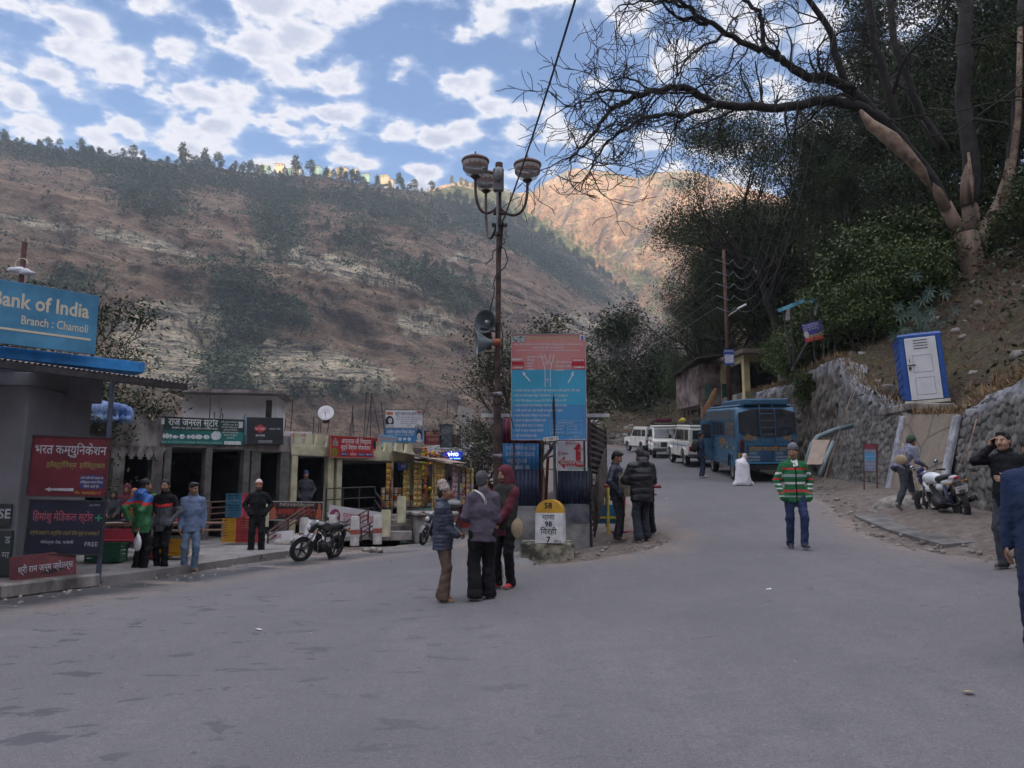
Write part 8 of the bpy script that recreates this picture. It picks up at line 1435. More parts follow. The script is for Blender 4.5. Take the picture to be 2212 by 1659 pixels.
def stonewall(name,lab,y0,y1,st,m_,sx,sz,amp,hk=1.,hoff=0,o0=.02,o1=.62,arc=None,limez=.82):
    if arc: L0,L1 = arc; ls = np.arange(L0,L1,st); X0 = np.interp(ls,wl_,wp[:,0]); Y0 = np.interp(ls,wl_,wp[:,1]); tx = np.interp(ls+.3,wl_,wp[:,0])-X0; ty = np.interp(ls+.3,wl_,wp[:,1])-Y0
    else: ys = np.arange(y0,y1+st/2,st); X0 = wall_pt(ys); Y0 = ys; tx = wall_pt(ys+.2)-wall_pt(ys-.2); ty = np.full_like(ys,.4); ls = ys
    k = np.hypot(tx,ty); nx,ny = ty/k,-tx/k; nt_ = max(8,int(3.2/st)); t = np.linspace(0,1,nt_); Hh = wall_h(Y0)*hk+hoff; zb_ = road_z(X0,Y0)-.1
    T = t[:,None]; zz2 = zb_[None]+T*(Hh[None]+.12); al = np.broadcast_to(ls[None],zz2.shape); jt,cid = cells(al+.10*vnoise(al,zz2,2.5,4),zz2+.08*vnoise(al,zz2,2.5,5),sx,sz,3)
    jf = sm(.15,.02,jt); d = -amp*jf+amp*.8*(cid-.5)+.06*vnoise(al,zz2,.8,8,3); off = o0+(o1-o0)*T-d; zz2 = zz2+np.where(T > .97,.10*vnoise(al,al*0,1.4,7,3),0)
    V = np.stack([X0[None]+nx*off,Y0[None]+ny*off,zz2],-1); cap = V[-1].copy(); cap[:,0] += nx*.7; cap[:,1] += ny*.7; cap[:,2] -= .05; V = np.concatenate([V,cap[None]]); e = lambda A,q: np.concatenate([A,np.full((1,A.shape[1]),q)])
    o = npmesh(name,V.reshape(-1,3),gridfaces(len(X0),nt_+1),m_,attrs={'tone': e(cid,.5),'joint': e(jf*.9,0),'lime': e(np.broadcast_to(sm(limez,.95,T),cid.shape),1.)}); return tag(o,lab,'wall')
stonewall('stone_wall','long rough stone retaining wall at the right behind the white motorcycle',7,17.35,.045,S_stone,.33,.20,.065)
stonewall('stone_wall','stone retaining wall with regular courses behind the medical notice, left of the plastered one',20.35,26.2,.05,S_stone,.31,.19,.06)
stonewall('stone_wall','tall rubble stone bank behind the blue bus topped with whitewash',26.2,43,.09,S_rub,.50,.34,.16,limez=.86)
stonewall('stone_wall','low broken stone wall at the foot of the far slope beside the jeeps',0,0,.16,S_rub,.55,.35,.12,arc=(wl_[9],wl_[13]),hk=.9)
ys = np.linspace(17.3,20.4,40); ts = np.linspace(0,1,24); X0 = wall_pt(ys); zb_ = road_z(X0,ys)-.1; TT_,YY_ = np.meshgrid(ts,ys,indexing='ij'); XX_ = X0[None]-.06+.62*TT_+.03*vnoise(YY_,TT_*2,1.5,3); ZZ_ = zb_[None]+TT_*2.2
m,t,b = mat_nodes('stained_plaster'); n = TN(t); base = n.ramp(n.noise(.9,7,.65,(1,1,.6)),[(.3,(.15,.125,.105)),(.5,(.24,.19,.14)),(.68,(.17,.155,.145))]); base = n.mix(n.ramp(n.voro(.8,'DISTANCE_TO_EDGE'),[(.0,.8),(.03,0.)]),base,(.05,.045,.04)); base = n.mix(n.ramp(n.noise(2.5,6,.7),[(.6,0.),(.72,.6)]),base,(.33,.31,.30)); t.links.new(base,b.inputs['Base Color']); b.inputs['Roughness'].default_value = .9; t.links.new(n.bump(n.noise(8,7,.7),.6,.03),b.inputs['Normal'])
pw = thing('plastered_wall','stained plaster retaining wall below the blue cabin between two pale sloping strips','wall',(0,0,0)); npmesh('plaster',np.stack([XX_,YY_,ZZ_],-1).reshape(-1,3),gridfaces(40,24),m,pw)
L_lime = mat('lime_strip',(.30,.30,.33),.9,.4,5,bump=.5,col2=(.42,.42,.46))
for yy in (17.35,20.35): x0 = float(wall_pt(yy)); z0 = float(road_z(x0,yy)); b = MB(); b.box((x0+.24,yy,z0+1.0),(.12,.24,2.2),(0,R(15.5),0),bev=.03); mk('strip',b,L_lime,pw)
tp_ = P(1987,872,20.9); cab = thing('portable_toilet','blue plastic cabin with a white door standing on the wall top','portable toilet',(tp_.x,20.5,zat(871,20.5)),R(-20),rot=(0,R(-3),R(-20))); TB = mat('cabin_blue',(.015,.07,.28),.4,.12,3,spec=.5)
b = MB(); b.box((0,.5,-.12),(1.35,1.5,.20),bev=.03); o = mk('concrete_platform',b,C_dirty); o.location = cab.location; tag(o,'dirty concrete platform under the blue cabin','platform')
b = MB(); b.box((0,.5,.98),(1.04,1.06,1.78),bev=.05)
for i in range(9): z = .20+.2*i; [b.box((sx*.525,.5,z),(.03,.98,.13),bev=.012) for sx in (-1,1)]
b.box((-.46,-.03,.98),(.12,.06,1.76),bev=.015); b.box((.46,-.03,.98),(.12,.06,1.76),bev=.015); b.box((0,-.03,1.84),(1.04,.06,.10),bev=.015); mk('body',b,TB,cab)
b = MB(); b.add([(-.56,-.06,1.86),(.56,-.06,1.86),(.56,1.08,1.86),(-.56,1.08,1.86),(-.50,.0,1.93),(.50,.0,1.93),(.5,1.02,1.93),(-.5,1.02,1.93),(0,.5,2.03)],[(3,2,1,0),(0,1,5,4),(1,2,6,5),(2,3,7,6),(3,0,4,7),(4,5,8),(5,6,8),(6,7,8),(7,4,8)]); mk('roof',b,TB,cab); b = MB(); b.box((0,.5,.04),(1.08,1.12,.09),bev=.01); mk('base',b,mat('cabin_cream',(.45,.42,.36),.6,.2,5),cab)
dr = MB(); dr.box((0,-.05,.95),(.76,.035,1.70),bev=.01); do = mk('door',dr,mat('door_white',(.58,.58,.60),.4,.06,3),cab); b = MB(); [b.box((0,-.07,1.50+.075*i),(.34,.012,.018)) for i in range(4)]; mk('vent_slots',b,V_mblk,do)
b = MB(); [b.box((0,-.07,z+s_*.23),(.46,.006,.008)) for z in (1.08,.47) for s_ in (-1,1)]; [b.box((x,-.07,z),(.008,.006,.46)) for z in (1.08,.47) for x in (-.23,.23)]; mk('panel_grooves',b,V_alu,do); b = MB(); b.box((-.27,-.085,1.06),(.20,.02,.02)); b.box((-.32,-.09,.97),(.06,.03,.07)); b.tube([(-.31,-.07,1.24),(-.31,-.12,1.2),(-.31,-.07,1.12)],.008,6); mk('lock',b,V_mblk,do)
for u,v,Y,hh,w_,lab in ((1922,878,22.5,.75,.38,'weathered concrete stump left of the blue cabin'),(2133,806,24,.52,.36,'whitewashed boundary stone right of the blue cabin')):
    b = MB(); b.box((0,0,hh/2-.1),(w_,.3,hh),(0,0,.2),bev=.05); o = mk('stump',b,C_dirty if u < 2000 else L_lime); o.location = P(u,v,Y); tag(o,lab,'stone post')
# raised slab and rocky step by the motorcycle
b = MB(); SL = [(6.7,12.2),(6.9,14.4),(7.2,16.4),(8.9,16.2),(8.3,12.2)]; vs2 = [(x,y,ga(x,y)+.045) for x,y in SL]+[(x,y,ga(x,y)-.2) for x,y in SL]; b.add(vs2,[(0,1,2,3,4)[::-1],(0,5,6,1),(1,6,7,2),(2,7,8,3),(3,8,9,4),(4,9,5,0)]); tag(mk('roadside_slab',b,mat('grimy_slab',(.10,.09,.085),.9,.4,2,bump=.5,bscale=12,col2=(.18,.168,.16))),'raised concrete slab edge under the white motorcycle','slab')
V,Fq = sdf_mesh([('e',(.3,0,-.05),(.6,.45,.30),None,.03),('e',(1.0,-.5,.0),(.5,.5,.32),None,.03),('e',(.8,.2,.08),(.4,.3,.22),None,.02)],.035,lambda Q: .13*np.abs(vnoise(Q[...,0]+.6*Q[...,1],Q[...,2]*1.5-Q[...,1],3.2,5,5,.6))-.03); o = npmesh('rocky_step',V,Fq,M_rock); o.location = (8.35,17.3,ga(8.3,17.3)+.06); tag(o,'rough rocky step the stooping man climbs','step')
r,w,h = board('small notice with maroon, blue and grey bands on thin posts before the stone wall',1866,958,1894,1018,20.6,20.2,vr=(0,1020),panel=paint('notice_grey',(.16,.19,.25),var=.2,scale=3),frame=paint('notice_rim',(.10,.03,.035)),fw=.016,depth=.02)
rect(r,'maroon_band',-w/2+.02,h*.80,w/2-.02,h-.02,-.003,paint('band_maroon',(.18,.03,.05)),.004); rect(r,'blue_band',-w/2+.02,h*.40,w/2-.02,h*.66,-.003,paint('band_blue',(.06,.22,.38)),.004); text('चेतावनी सूचना',r,(0,-.006,h*.70),.045,L_dim,w=w*.8); [text('दुर्घटना सम्भावित क्षेत्र है कृपया',r,(0,-.006,h*(.52-.13*i)),.03,L_dim,w=w*.8) for i in range(4)]
b = MB(); [b.tube([(x,.01,-.75),(x,.01,h)],.018,6) for x in (-w/2,w/2)]; mk('posts',b,C_rust,r)
G_p = mat('grey_green_pipe',(.13,.17,.18),.5,.2,4); pi_ = thing('drain_pipe','grey drain pipe running along the bank and turning down behind the striped walker','pipe',(0,0,0)); b = MB(); b.tube([P(1736,1020,22.6),P(1754,960,22.8),P(1766,944,23.0),P(1800,930,23.2),P(1840,920,23.6)],.075,10); mk('pipe',b,G_p,pi_,True); pi_ = thing('drain_pipe','shorter second drain pipe slanting beside the leaning board','pipe',(0,0,0)); b = MB(); b.tube([P(1771,1028,21.6),P(1784,990,21.8),P(1800,955,22.2)],.06,10); mk('pipe',b,G_p,pi_,True)
a_,c_,d_ = P(1742,1003,22.0),P(1775,1003,21.6),P(1757,950,22.8); e_ = P(1792,950,22.4); b = MB(); b.add([a_,c_,e_,d_]+[p+Vector((.02,.06,0)) for p in (a_,c_,e_,d_)],[(0,1,2,3),(7,6,5,4),(0,4,5,1),(1,5,6,2),(2,6,7,3),(3,7,4,0)]); tag(mk('leaning_board',b,mat('plywood',(.24,.18,.14),.8,.15,4)),'brown plywood board leaning on the bank between the pipes','board')
for pts,lab in (((1778,1042,21,1840,850,23.5,1862,800,24),'long thin bamboo pole leaning up the slope left of the cabin'),((1735,1035,22,1760,960,23,1775,925,23.2),'short dark stick leaning beside the plywood board'),((2080,1010,13,2092,970,13.2,2110,905,13.4),'rusty rod leaning on the near stone wall')): b = MB(); b.tube([P(*pts[i:i+3]) for i in (0,3,6)],.015,6); tag(mk('pole',b,C_wood,None,True),lab,'stick')
b = MB(); b.tube([GP(2162,1140,12.2)+Vector((.1,0,0)),P(2190,1085,12.2)],.02,6); tag(mk('walking_stick',b,C_rust,None,True),'thin brown stick standing by the man on the phone','stick')
# upper sheds
SY_ = 40.; shx = P(1590,850,SY_); szz = zat(832,SY_); yl = mat('cream_ochre_wall',(.40,.33,.18),.85,.25,1.2); sh = thing('yellow_shelter','open fronted cream shelter with flat concrete roof above the bus','shelter',(P(1612,830,SY_).x,SY_,szz),R(8)); W5 = 5.6
b = MB(); b.box((W5/2,1.4,1.72),(W5+.9,4.2,.22)); mk('roof',b,mat('shelter_roof',(.14,.11,.085),.9,.3,1.5),sh); [mk('pillar',MB().box((x,y,.3),(.32,.3,2.7)),yl,sh) for x,y in ((0,0),(2.2-.2,0),(W5,0),(0,3))]; b = MB(); b.box((W5/2,-.0,1.44),(W5,.2,.36)); b.box((-.02,1.5,1.44),(.2,3,.36)); mk('beam',b,yl,sh); b = MB(); b.box((W5/2,3.2,.3),(W5,.1,2.7)); mk('rear_wall',b,C_dark,sh); b = MB(); b.box((2.0,-.16,.5),(.31,.01,.9)); mk('poster',b,paint('poster_pale',(.35,.40,.45),var=.4,scale=9),sh)
b = MB(); b.box((W5/2,1.5,-1.1),(W5+.3,3.3,1.5)); mk('base',b,C_dirty,sh)
tn = thing('tin_shack','brown corrugated tin shack with slanting roof left of the cream shelter','shack',P(1512,862,42.5),R(14)); tn.location.z -= .3; b = MB(); b.corr((1.25,0,0),2.6,2.3,pitch=.16); b.box((1.25,1.5,1.1),(2.5,2.8,2.2)); mk('wall',b,mat('mixed_tin',(.10,.05,.04),.7,.6,1.6,col2=(.22,.17,.16)),tn); b = MB(); b.box((1.2,1.2,2.45),(3.3,3.9,.06),(R(-9),R(-9),0)); mk('roof',b,K_rust,tn); [mk('door',MB().box((x,-.03,.6),(.3,.05,1.2)),mat('green_door',(.03,.09,.07),.6,.3),tn) for x in (.5,1.5)]; [mk('stilt',MB().box((x,-.2,-.9),(.12,.12,2.0)),C_wood,tn) for x in (0,.7,1.4,2.1)]
fp_ = thing('picket_fence','broken dark post fence on the slope left of the tin shack','fence',(0,0,0)); 
for i in range(7): q0 = P(1478+8*i,880-4*i,47-.6*i); b = MB(); b.box((q0.x,q0.y,q0.z),(.10,.10,1.2)); mk('post',b,C_iron,fp_)
b = MB(); b.tube([P(1478,872,47),P(1526,848,43.4)],.03,5); mk('rail',b,C_iron,fp_)
cp = thing('hanging_cloth','yellow and brown cloth hanging below the shelter','cloth',P(1528,866,39.0)); V,Fq = sdf_mesh([('c',(.45,0,.55),(-.1,0,-.55),.13,.17,.1,np.eye(3,dtype=np.float32),(1,.3,1))],.04,lambda Q: .05*vnoise(Q[...,0],Q[...,2],4,3,3)); npmesh('cloth',V,Fq,mat('yellow_cloth',(.36,.28,.11),.8,.4,2,col2=(.2,.08,.04)),cp)
up = P(1576,862,37.5); po = thing('utility_pole','rusty brown utility pole with white street light and blue notice on the slope','utility pole',up); tz_ = zat(540,37.5)-up.z; b = MB(); b.tube([(0,0,-.5),(0,0,tz_)],[.12,.08],10); mk('pole',b,mat('pole_red_rust',(.075,.032,.022),.7,.4,3),po,True); b = MB(); [b.tube([(-.4,0,tz_-.5-.62*i),(.4,0,tz_-.5-.62*i)],.016,5) for i in range(5)]; mk('crossarms',b,C_iron,po)
b = MB(); b.tube([(0,0,3.9+.2),(.25,-.05,4.3),(.5,-.1,4.45)],.025,6); b.box((.75,-.12,4.62),(.55,.16,.10),(0,R(-28),0),bev=.04); mk('street_light',b,mat('lamp_white',(.62,.62,.64),.3,.1),po); b = MB(); b.box((0,-.18,2.05),(.52,.03,.80)); o = mk('notice',b,paint('notice_blue',(.025,.06,.24)),po); text('SHREE DEV BHOOMI',po,(0,-.20,2.34),.055,L_white,w=.44,bold=.02); b = MB(); b.box((0,-.20,1.97),(.44,.006,.42)); mk('notice_panel',b,paint('notice_print',(.42,.42,.5),var=.5,scale=14),po)
for i in range(5):
    z_ = up.z+tz_-.5-.62*i; cb_ = thing('power_line','thin pale power line sagging from the rusty pole, %s of five' % ('topmost','second from top','middle one','second from bottom','lowest')[i],'power line',(0,0,0),group='power lines on the rusty pole'); b = MB(); e1 = P(1700+30*i,-40,20)
    f = lambda a_,A,B,sag: A.lerp(B,a_)-Vector((0,0,sag*4*a_*(1-a_))); A = Vector((up.x+.45,up.y,z_)); b.tube([f(k/14,A,e1,3.2) for k in range(15)],.008,4); A2 = Vector((up.x-.45,up.y,z_)); b.tube([f(k/8,A2,P(1180,800-12*i,80),2.0) for k in range(9)],.012,4); b.tube([A,A+Vector((-.3,-.2,-.3)),A2],.018,4); mk('wire',b,mat('wire_grey',(.16,.16,.17),.6,0),cb_,True)
# frame with torn tarp and tilted poster
fr = thing('pole_structure','tall dark pole frame with torn blue strip and hanging rags on the slope','frame',(0,0,0)); b = MB(); FYr = 30.
for u0,v0,u1,v1 in ((1708,775,1690,660),(1716,790,1708,668),(1762,770,1748,645),(1782,780,1775,640),(1806,760,1800,640),(1790,740,1790,640),(1710,790,1765,700)): b.tube([P(u0,v0+12,FYr),P(u1,v1,FYr)],.04,6)
mk('poles',b,C_iron,fr); b = MB(); b.add([P(1680,668,FYr-.3),P(1682,675,FYr-.3),P(1740,652,FYr),P(1736,645,FYr),P(1745,650,FYr),P(1747,658,FYr),P(1798,640,FYr),P(1796,632,FYr)],[(0,1,2,3),(4,5,6,7)]); mk('torn_strip',b,mat('strip_blue',(.10,.32,.42),.6,.4,2),fr); b = MB(); b.add([P(1700,660,FYr),P(1696,692,FYr),P(1712,688,FYr),P(1706,658,FYr),P(1765,640,FYr),P(1757,680,FYr),P(1762,682,FYr),P(1772,640,FYr)],[(0,1,2,3),(4,5,6,7)]); mk('rags',b,mat('rag_grey',(.33,.30,.30),.8,.3,3),fr)
a_,c_,d_ = P(1740,740,29.4),P(1782,730,29.0),P(1733,708,29.4); o,eu,w,h = frame4(a_,c_,None,d_); r = thing('tilted_poster','tilted violet and red property poster on the pole frame','poster',o,rot=eu); h = .72; rect(r,'panel',-w/2,0,w/2,h,0,paint('poster_violet',(.05,.04,.26)),.02); rect(r,'red_band',-w/2,0,w/2,h*.2,-.011,paint('poster_red',(.42,.03,.04)),.004); text('दीक्षा प्रॉपर्टीज',r,(.05,-.018,h*.16),.13,L_yel,w=w*.85,bold=.03); [text('प्लाट मकान दुकान खरीदने बेचने हेतु',r,(-.05,-.012,h*(.85-.12*i)),.05,L_white,w=w*.75) for i in range(3)]; b = MB(); b.ell((-.36*w,-.014,h*.4),(.09,.006,.14),12); mk('portrait_print',b,MATS['face_print'],r)
# small stones strewn on the verge and slope
st_ = []; vg,fg = [],[]; rn = np.random.default_rng(4); k = 0
cube = np.array([(-1,-1,-.6),(1,-1,-.6),(1.1,1,-.6),(-1,.9,-.6),(-.6,-.7,.6),(.7,-.5,.5),(.6,.7,.7),(-.7,.5,.5)]); cf = np.array([(0,3,2,1),(4,5,6,7),(0,1,5,4),(1,2,6,5),(2,3,7,6),(3,0,4,7)])
def strew(n,xr,yr,sr,cond):
    for _ in range(n):
        x,y = rn.uniform(*xr),rn.uniform(*yr); s0 = rn.uniform(*sr)*rn.uniform(.3,1)
        if not cond(x,y): continue
        a_ = rn.uniform(0,6.3); c_,s_ = math.cos(a_),math.sin(a_); p = cube*s0*rn.uniform(.7,1.3,(8,1)); p = p@np.array([[c_,s_,0],[-s_,c_,0],[0,0,1]])
        sd_ = float(sdist(WALL,np.array(x),np.array(y))); z = gz(x,y) if sd_ > .9 else float(road_z(x,y))+.02; vg.append(p+[x,y,z]); fg.append(cf+8*len(fg))
inr = lambda x,y: float(road_edge(np.array(x),np.array(y)))
strew(900,(5.5,10),(9,26),(.01,.07),lambda x,y: inr(x,y) < .3 and sdist(WALL,np.array(x),np.array(y)) < .3); strew(500,(-7.5,-3),(11,24),(.01,.05),lambda x,y: -.1 < inr(x,y) < .8); strew(500,(-7,7),(5,26),(.004,.014),lambda x,y: inr(x,y) > .3); strew(160,(-.6,3),(13,15),(.01,.04),lambda x,y: inr(x,y) < .2); strew(500,(8,26),(17,60),(.05,.22),lambda x,y: sdist(WALL,np.array(x),np.array(y)) > 1.0); strew(160,(-3,12),(60,74),(.08,.35),lambda x,y: sdist(WALL,np.array(x),np.array(y)) > .5)
tag(npmesh('gravel',np.concatenate(vg),np.concatenate(fg),M_rock,smooth=False),'loose gravel and stones strewn on verges and slope','gravel',kind='stuff')
# ================================================================== trees and plants
def leafmesh(C,n_per,spread,size,rn,droop=0.,flat=.7,asp=.45):
    """kite-shaped leaves scattered round the points C"""
    C = np.asarray(C,float); n = len(C)*n_per; base = np.repeat(C,n_per,0)+rn.normal(0,1,(n,3))*np.array([spread,spread,spread*flat])
    a = rn.uniform(0,2*np.pi,n); e = rn.normal(-droop,.5,n); d = np.stack([np.cos(a)*np.cos(e),np.sin(a)*np.cos(e),np.sin(e)],1); up = np.tile([0,0,1.],(n,1))+rn.normal(0,.45,(n,3)); sd_ = np.cross(d,up); sd_ /= np.linalg.norm(sd_,axis=1)[:,None]+1e-9
    L_ = size*rn.uniform(.6,1.3,(n,1)); V = np.stack([base,base+d*L_*.45+sd_*L_*asp*.5,base+d*L_,base+d*L_*.45-sd_*L_*asp*.5],1).reshape(-1,3); return V,np.arange(4*n).reshape(-1,4)
def branch(b,p,d,L_,r,depth,tips,rd,k=(2,4),bend=.25,up=.12,taper=.6,minr=.012,sides=None,mid=True):
    pts = [p]; rs = [r]; n = 5 if depth < 2 else int(3+depth); q = p.copy(); d = d.normalized()
    for i in range(n): d = (d+Vector((rd.gauss(0,bend),rd.gauss(0,bend),rd.gauss(0,bend)+up))*.5).normalized(); q = q+d*(L_/n); pts.append(q.copy()); rs.append(max(minr,r*(1-(1-taper)*(i+1)/n)))
    b.tube(pts,rs,sides or (8 if depth > 2 else 5 if depth > 0 else 4),cap=False)
    if depth == 0: tips.append(pts[-1]); tips.append(pts[len(pts)//2]); return
    for i in range(rd.randint(*k)+(1 if depth > 2 else 0)):
        t_ = rd.uniform(.35,1) if mid else 1; idx = min(n,int(t_*n)); a_ = Vector((rd.gauss(0,1),rd.gauss(0,1),rd.gauss(.1,.6))).normalized(); branch(b,pts[idx],(d*.9+a_*.9),L_*rd.uniform(.5,.75),rs[idx]*rd.uniform(.5,.7),depth-1,tips,rd,k,bend,up,taper,minr,sides,mid)
    tips.append(pts[-1])
def leafmat(name,a,c,trans=True):
    m,t,b = mat_nodes(name); n = TN(t); t.links.new(n.ramp(n.noise(1.3,5,.7),[(.3,a),(.7,c)]),b.inputs['Base Color']); b.inputs['Roughness'].default_value = .6; b.inputs['Specular IOR Level'].default_value = .3; return m
LF_dark = leafmat('dark_leaves',(.024,.036,.014),(.056,.078,.026)); LF_mid = leafmat('mid_leaves',(.035,.055,.015),(.085,.11,.028)); LF_bright = leafmat('fresh_leaves',(.036,.062,.014),(.085,.12,.028)); LF_grey = leafmat('grey_green_leaves',(.045,.055,.032),(.10,.105,.055)); LF_teal = leafmat('castor_leaves',(.04,.075,.06),(.08,.13,.10)); LF_lit = leafmat('sunlit_pine',(.15,.18,.05),(.28,.29,.10)); LF_ridge = leafmat('ridge_leaves',(.036,.062,.022),(.080,.105,.038))  # the sunlit pine leaves carry added sunshine in their colour
BK_dark = mat('dark_bark',(.028,.022,.019),.9,.4,3,bump=.8,bscale=9,stretch=(1,1,.3)); BK_grey = mat('grey_bark',(.09,.075,.065),.9,.4,3,bump=.6,bscale=9,stretch=(1,1,.3))
def tree(name,label,loc,H,seed,leaf,bark,depth=3,n_per=26,spread=.42,size=.20,lean=(0,0,1),trunk=.5,group=None,k=(2,4),flat=.6,droop=.2,r=.22,cat='tree',up=.12,asp=.45,rz=0):
    rd = random.Random(seed); rn = np.random.default_rng(seed); root = thing(name,label,cat,loc,rz,group); b = MB(); tips = []; p = Vector((0,0,-.3)); d = Vector(lean).normalized(); pts = [p]; n = 6
    for i in range(n): d = (d+Vector((rd.gauss(0,.10),rd.gauss(0,.10),.15))).normalized(); p = p+d*(H*trunk/n); pts.append(p.copy())
    b.tube(pts,[r*(1.25-.6*i/n) for i in range(n+1)],9,cap=False)
    for i in range(5+depth): idx = rd.randint(n//2,n); a_ = i*2.4+rd.random(); branch(b,pts[idx],Vector((math.cos(a_),math.sin(a_),rd.uniform(.3,1.4))),H*.30*rd.uniform(.7,1.2),r*.45,depth-1,tips,rd,k,.22,up,.4)
    branch(b,pts[-1],d,H*.34,r*.6,depth,tips,rd,k,.2,.2,.15); mk('trunk',b,bark,root,True); V,Fq = leafmesh(tips,n_per,spread,size,rn,droop,flat,asp); npmesh('crown',V,Fq,leaf,root,False); return root
def put(pr,x,y,sc,rz,label,first=[]):
    z = gz(x,y)
    if pr not in first: first.append(pr); pr.location = (x,y,z); pr.rotation_euler.z = rz; pr.scale = (sc,)*3; pr['label'] = label; return pr
    return dup(pr,(x,y,z),rz,label,None,sc)
FG = 'dark trees of the wooded hillside'
prs = [tree('forest_tree','x',(0,0,0),14,11,LF_dark,BK_dark,3,105,.46,.135,group=FG,trunk=.40),tree('forest_tree','x',(0,0,0),15,23,LF_dark,BK_dark,3,100,.44,.13,group=FG,trunk=.5),tree('forest_tree','x',(0,0,0),12,5,LF_mid,BK_dark,3,95,.44,.13,group=FG,trunk=.35,flat=.5),tree('forest_tree','x',(0,0,0),13,37,LF_dark,BK_dark,3,90,.5,.15,group=FG,trunk=.3,droop=.5)]
prl = tree('forest_tree','x',(0,0,0),16,41,LF_dark,BK_dark,3,95,.46,.14,group=FG,trunk=.42,lean=(-.42,-.15,1),r=.24,up=.04)
rd = random.Random(12)
spots = [(15.2,53.5,1.0),(14.9,50,.8),(16.5,49,1.15),(15,57,.95),(19,53,1.2),(18,45,.95),(21,48,1.2),(23,43,1.4),(20,39.5,.9),(24,37,1.35),(26,41,1.6),(22.5,33,.9),(26.5,33.5,1.15),(29,37,1.6),(25,29,.95),(29,31,1.2),(31,27,1.1),(26.5,25.5,.9),(33,33,1.4),(28,47,1.3),(24,55,1.6),(30,53,1.4),(20,61,1.05),(26,62,1.2),(33,44,1.4),(36,38,1.3),(31,22,.95),(35,28,1.2),(37,50,1.5),(17,64,.8),(15,68,.75),(22,70,1.0),(28,24,.8),(22,28.5,.62),(19.5,33.5,.7),(38,24,1.2),(24,48,1.6),(18.6,57,1.1),(28,36,1.0),(32,60,1.4),(40,44,1.5),(14.5,60.5,.7),(23,22,.55),(17.3,36.5,.6)]
def where(x,y): u = UC+FP*x/y; return 'left edge of the wood' if u < 1560 else 'above the cream shelter' if u < 1720 else 'above the pole frame' if u < 1860 else 'behind the bare tree limbs' if u < 2050 else 'at the right behind the big trunk'
for i,(x,y,sc) in enumerate(spots): put(prs[(0,1,3,0,2,1,3)[i % 7]],x+rd.uniform(-.6,.6),y+rd.uniform(-.6,.6),sc*rd.uniform(.92,1.08),rd.uniform(0,6.3),'%s dark evergreen %s, %s' % (('tall','bushy','drooping')[i % 3],where(x,y),'high on the slope' if sdist(WALL,np.array(x),np.array(y)) > 12 else 'low on the slope'))
for x,y,sc,lb in ((16.2,43.5,1.0,'foremost'),(17.2,48.5,1.15,'middle'),(18.8,53,1.25,'rearmost')): put(prl,x,y,sc,0.2*sc,'dark evergreen arching out over the road at the edge of the wood, %s of three' % lb)
# brighter shrubs below the wood
bs = tree('leafy_shrub','x',(0,0,0),4.6,3,LF_bright,BK_dark,2,120,.34,.135,trunk=.25,r=.07,droop=.6,cat='shrub',group='bright green shrubs below the wood',k=(3,5)); bs2 = tree('leafy_shrub','x',(0,0,0),4.0,9,LF_mid,BK_dark,2,110,.36,.14,trunk=.25,r=.07,droop=.3,cat='shrub',group='bright green shrubs below the wood',k=(3,5))
for i,(u,Y,sc) in enumerate(((1720,34,.8),(1760,33,1.0),(1800,31.5,1.15),(1835,31,1.2),(1870,30,1.3),(1905,30,1.3),(1930,28.5,1.2),(1960,29.5,1.35),(2000,29,1.35),(2030,33,1.3),(1985,26.5,.9),(1840,28,.9),(1890,27,.85),(2262,25,1.0),(2070,33,1.5),(2195,32,1.2),(1700,38,.9),(1650,44,.9),(1780,36,1.3),(1920,33,1.6),(1745,30.5,.6),(1690,33,.6),(1540,55,1.0),(1505,58,1.1),(1475,62,1.2),(1560,50,.8))):
    x = (u-UC)/FP*Y*1.02; put((bs,bs,bs2)[i % 3] if 1690 < u < 2060 else bs2,x,Y,sc,i*1.7,'%s shrub %s' % ('fresh green' if i % 3 < 2 and 1690 < u < 2060 else 'dull green','left of the blue cabin' if 1700 < u < 1930 else 'behind the blue cabin' if u < 2060 and u > 1700 else 'right of the big trunk' if u > 2100 else 'beyond the tin shack'))
cs = thing('castor_plant','bluish green castor plant with big star shaped leaves behind the blue cabin','plant',P(1985,690,24.5)); rn = np.random.default_rng(8); C0 = rn.normal(0,1,(34,3))*[.55,.3,.55]; VV = []
for c in C0:
    f_ = rn.uniform(0,6.3)
    for j in range(7): a_ = f_+j*.9; d_ = np.array([math.cos(a_),-.25,math.sin(a_)-.2]); s2 = np.array([-math.sin(a_),0,math.cos(a_)])*.035; VV += [c,c+d_*.12+s2,c+d_*.27,c+d_*.12-s2]
npmesh('leaves',np.array(VV),np.arange(len(VV)).reshape(-1,4),LF_teal,cs,False); b = MB(); [b.tube([(0,0,-2.2),Vector(c)],.018,4) for c in C0[::4]]; mk('stems',b,BK_dark,cs)
# undergrowth, dry grass
C_,rn = [],np.random.default_rng(6)
while len(C_) < 3800:
    x,y = rn.uniform(9,40),rn.uniform(13,75); s_ = float(sdist(WALL,np.array(x),np.array(y)))
    if s_ > 1.0 and rn.random() < (.16+.9*sm(2.5,6.5,s_)): C_.append((x,y,gz(x,y)+rn.uniform(0,.9)*min(1,s_/8)))
V,Fq = leafmesh(C_,22,.42,.20,rn,0,.6); tag(npmesh('undergrowth',V,Fq,LF_dark,None,False),'dark tangled undergrowth covering the wooded slope','undergrowth',kind='stuff')
C_ = []
while len(C_) < 1500:
    x,y = rn.uniform(-2,24),rn.uniform(9,72); s_ = float(sdist(WALL,np.array(x),np.array(y)))
    if .9 < s_ < 9: C_.append((x,y,gz(x,y)))
for y in np.arange(9,44,.12): C_.append((float(wall_pt(y))+.75,y,float(road_z(wall_pt(y),y))+wall_h(y)+.02))
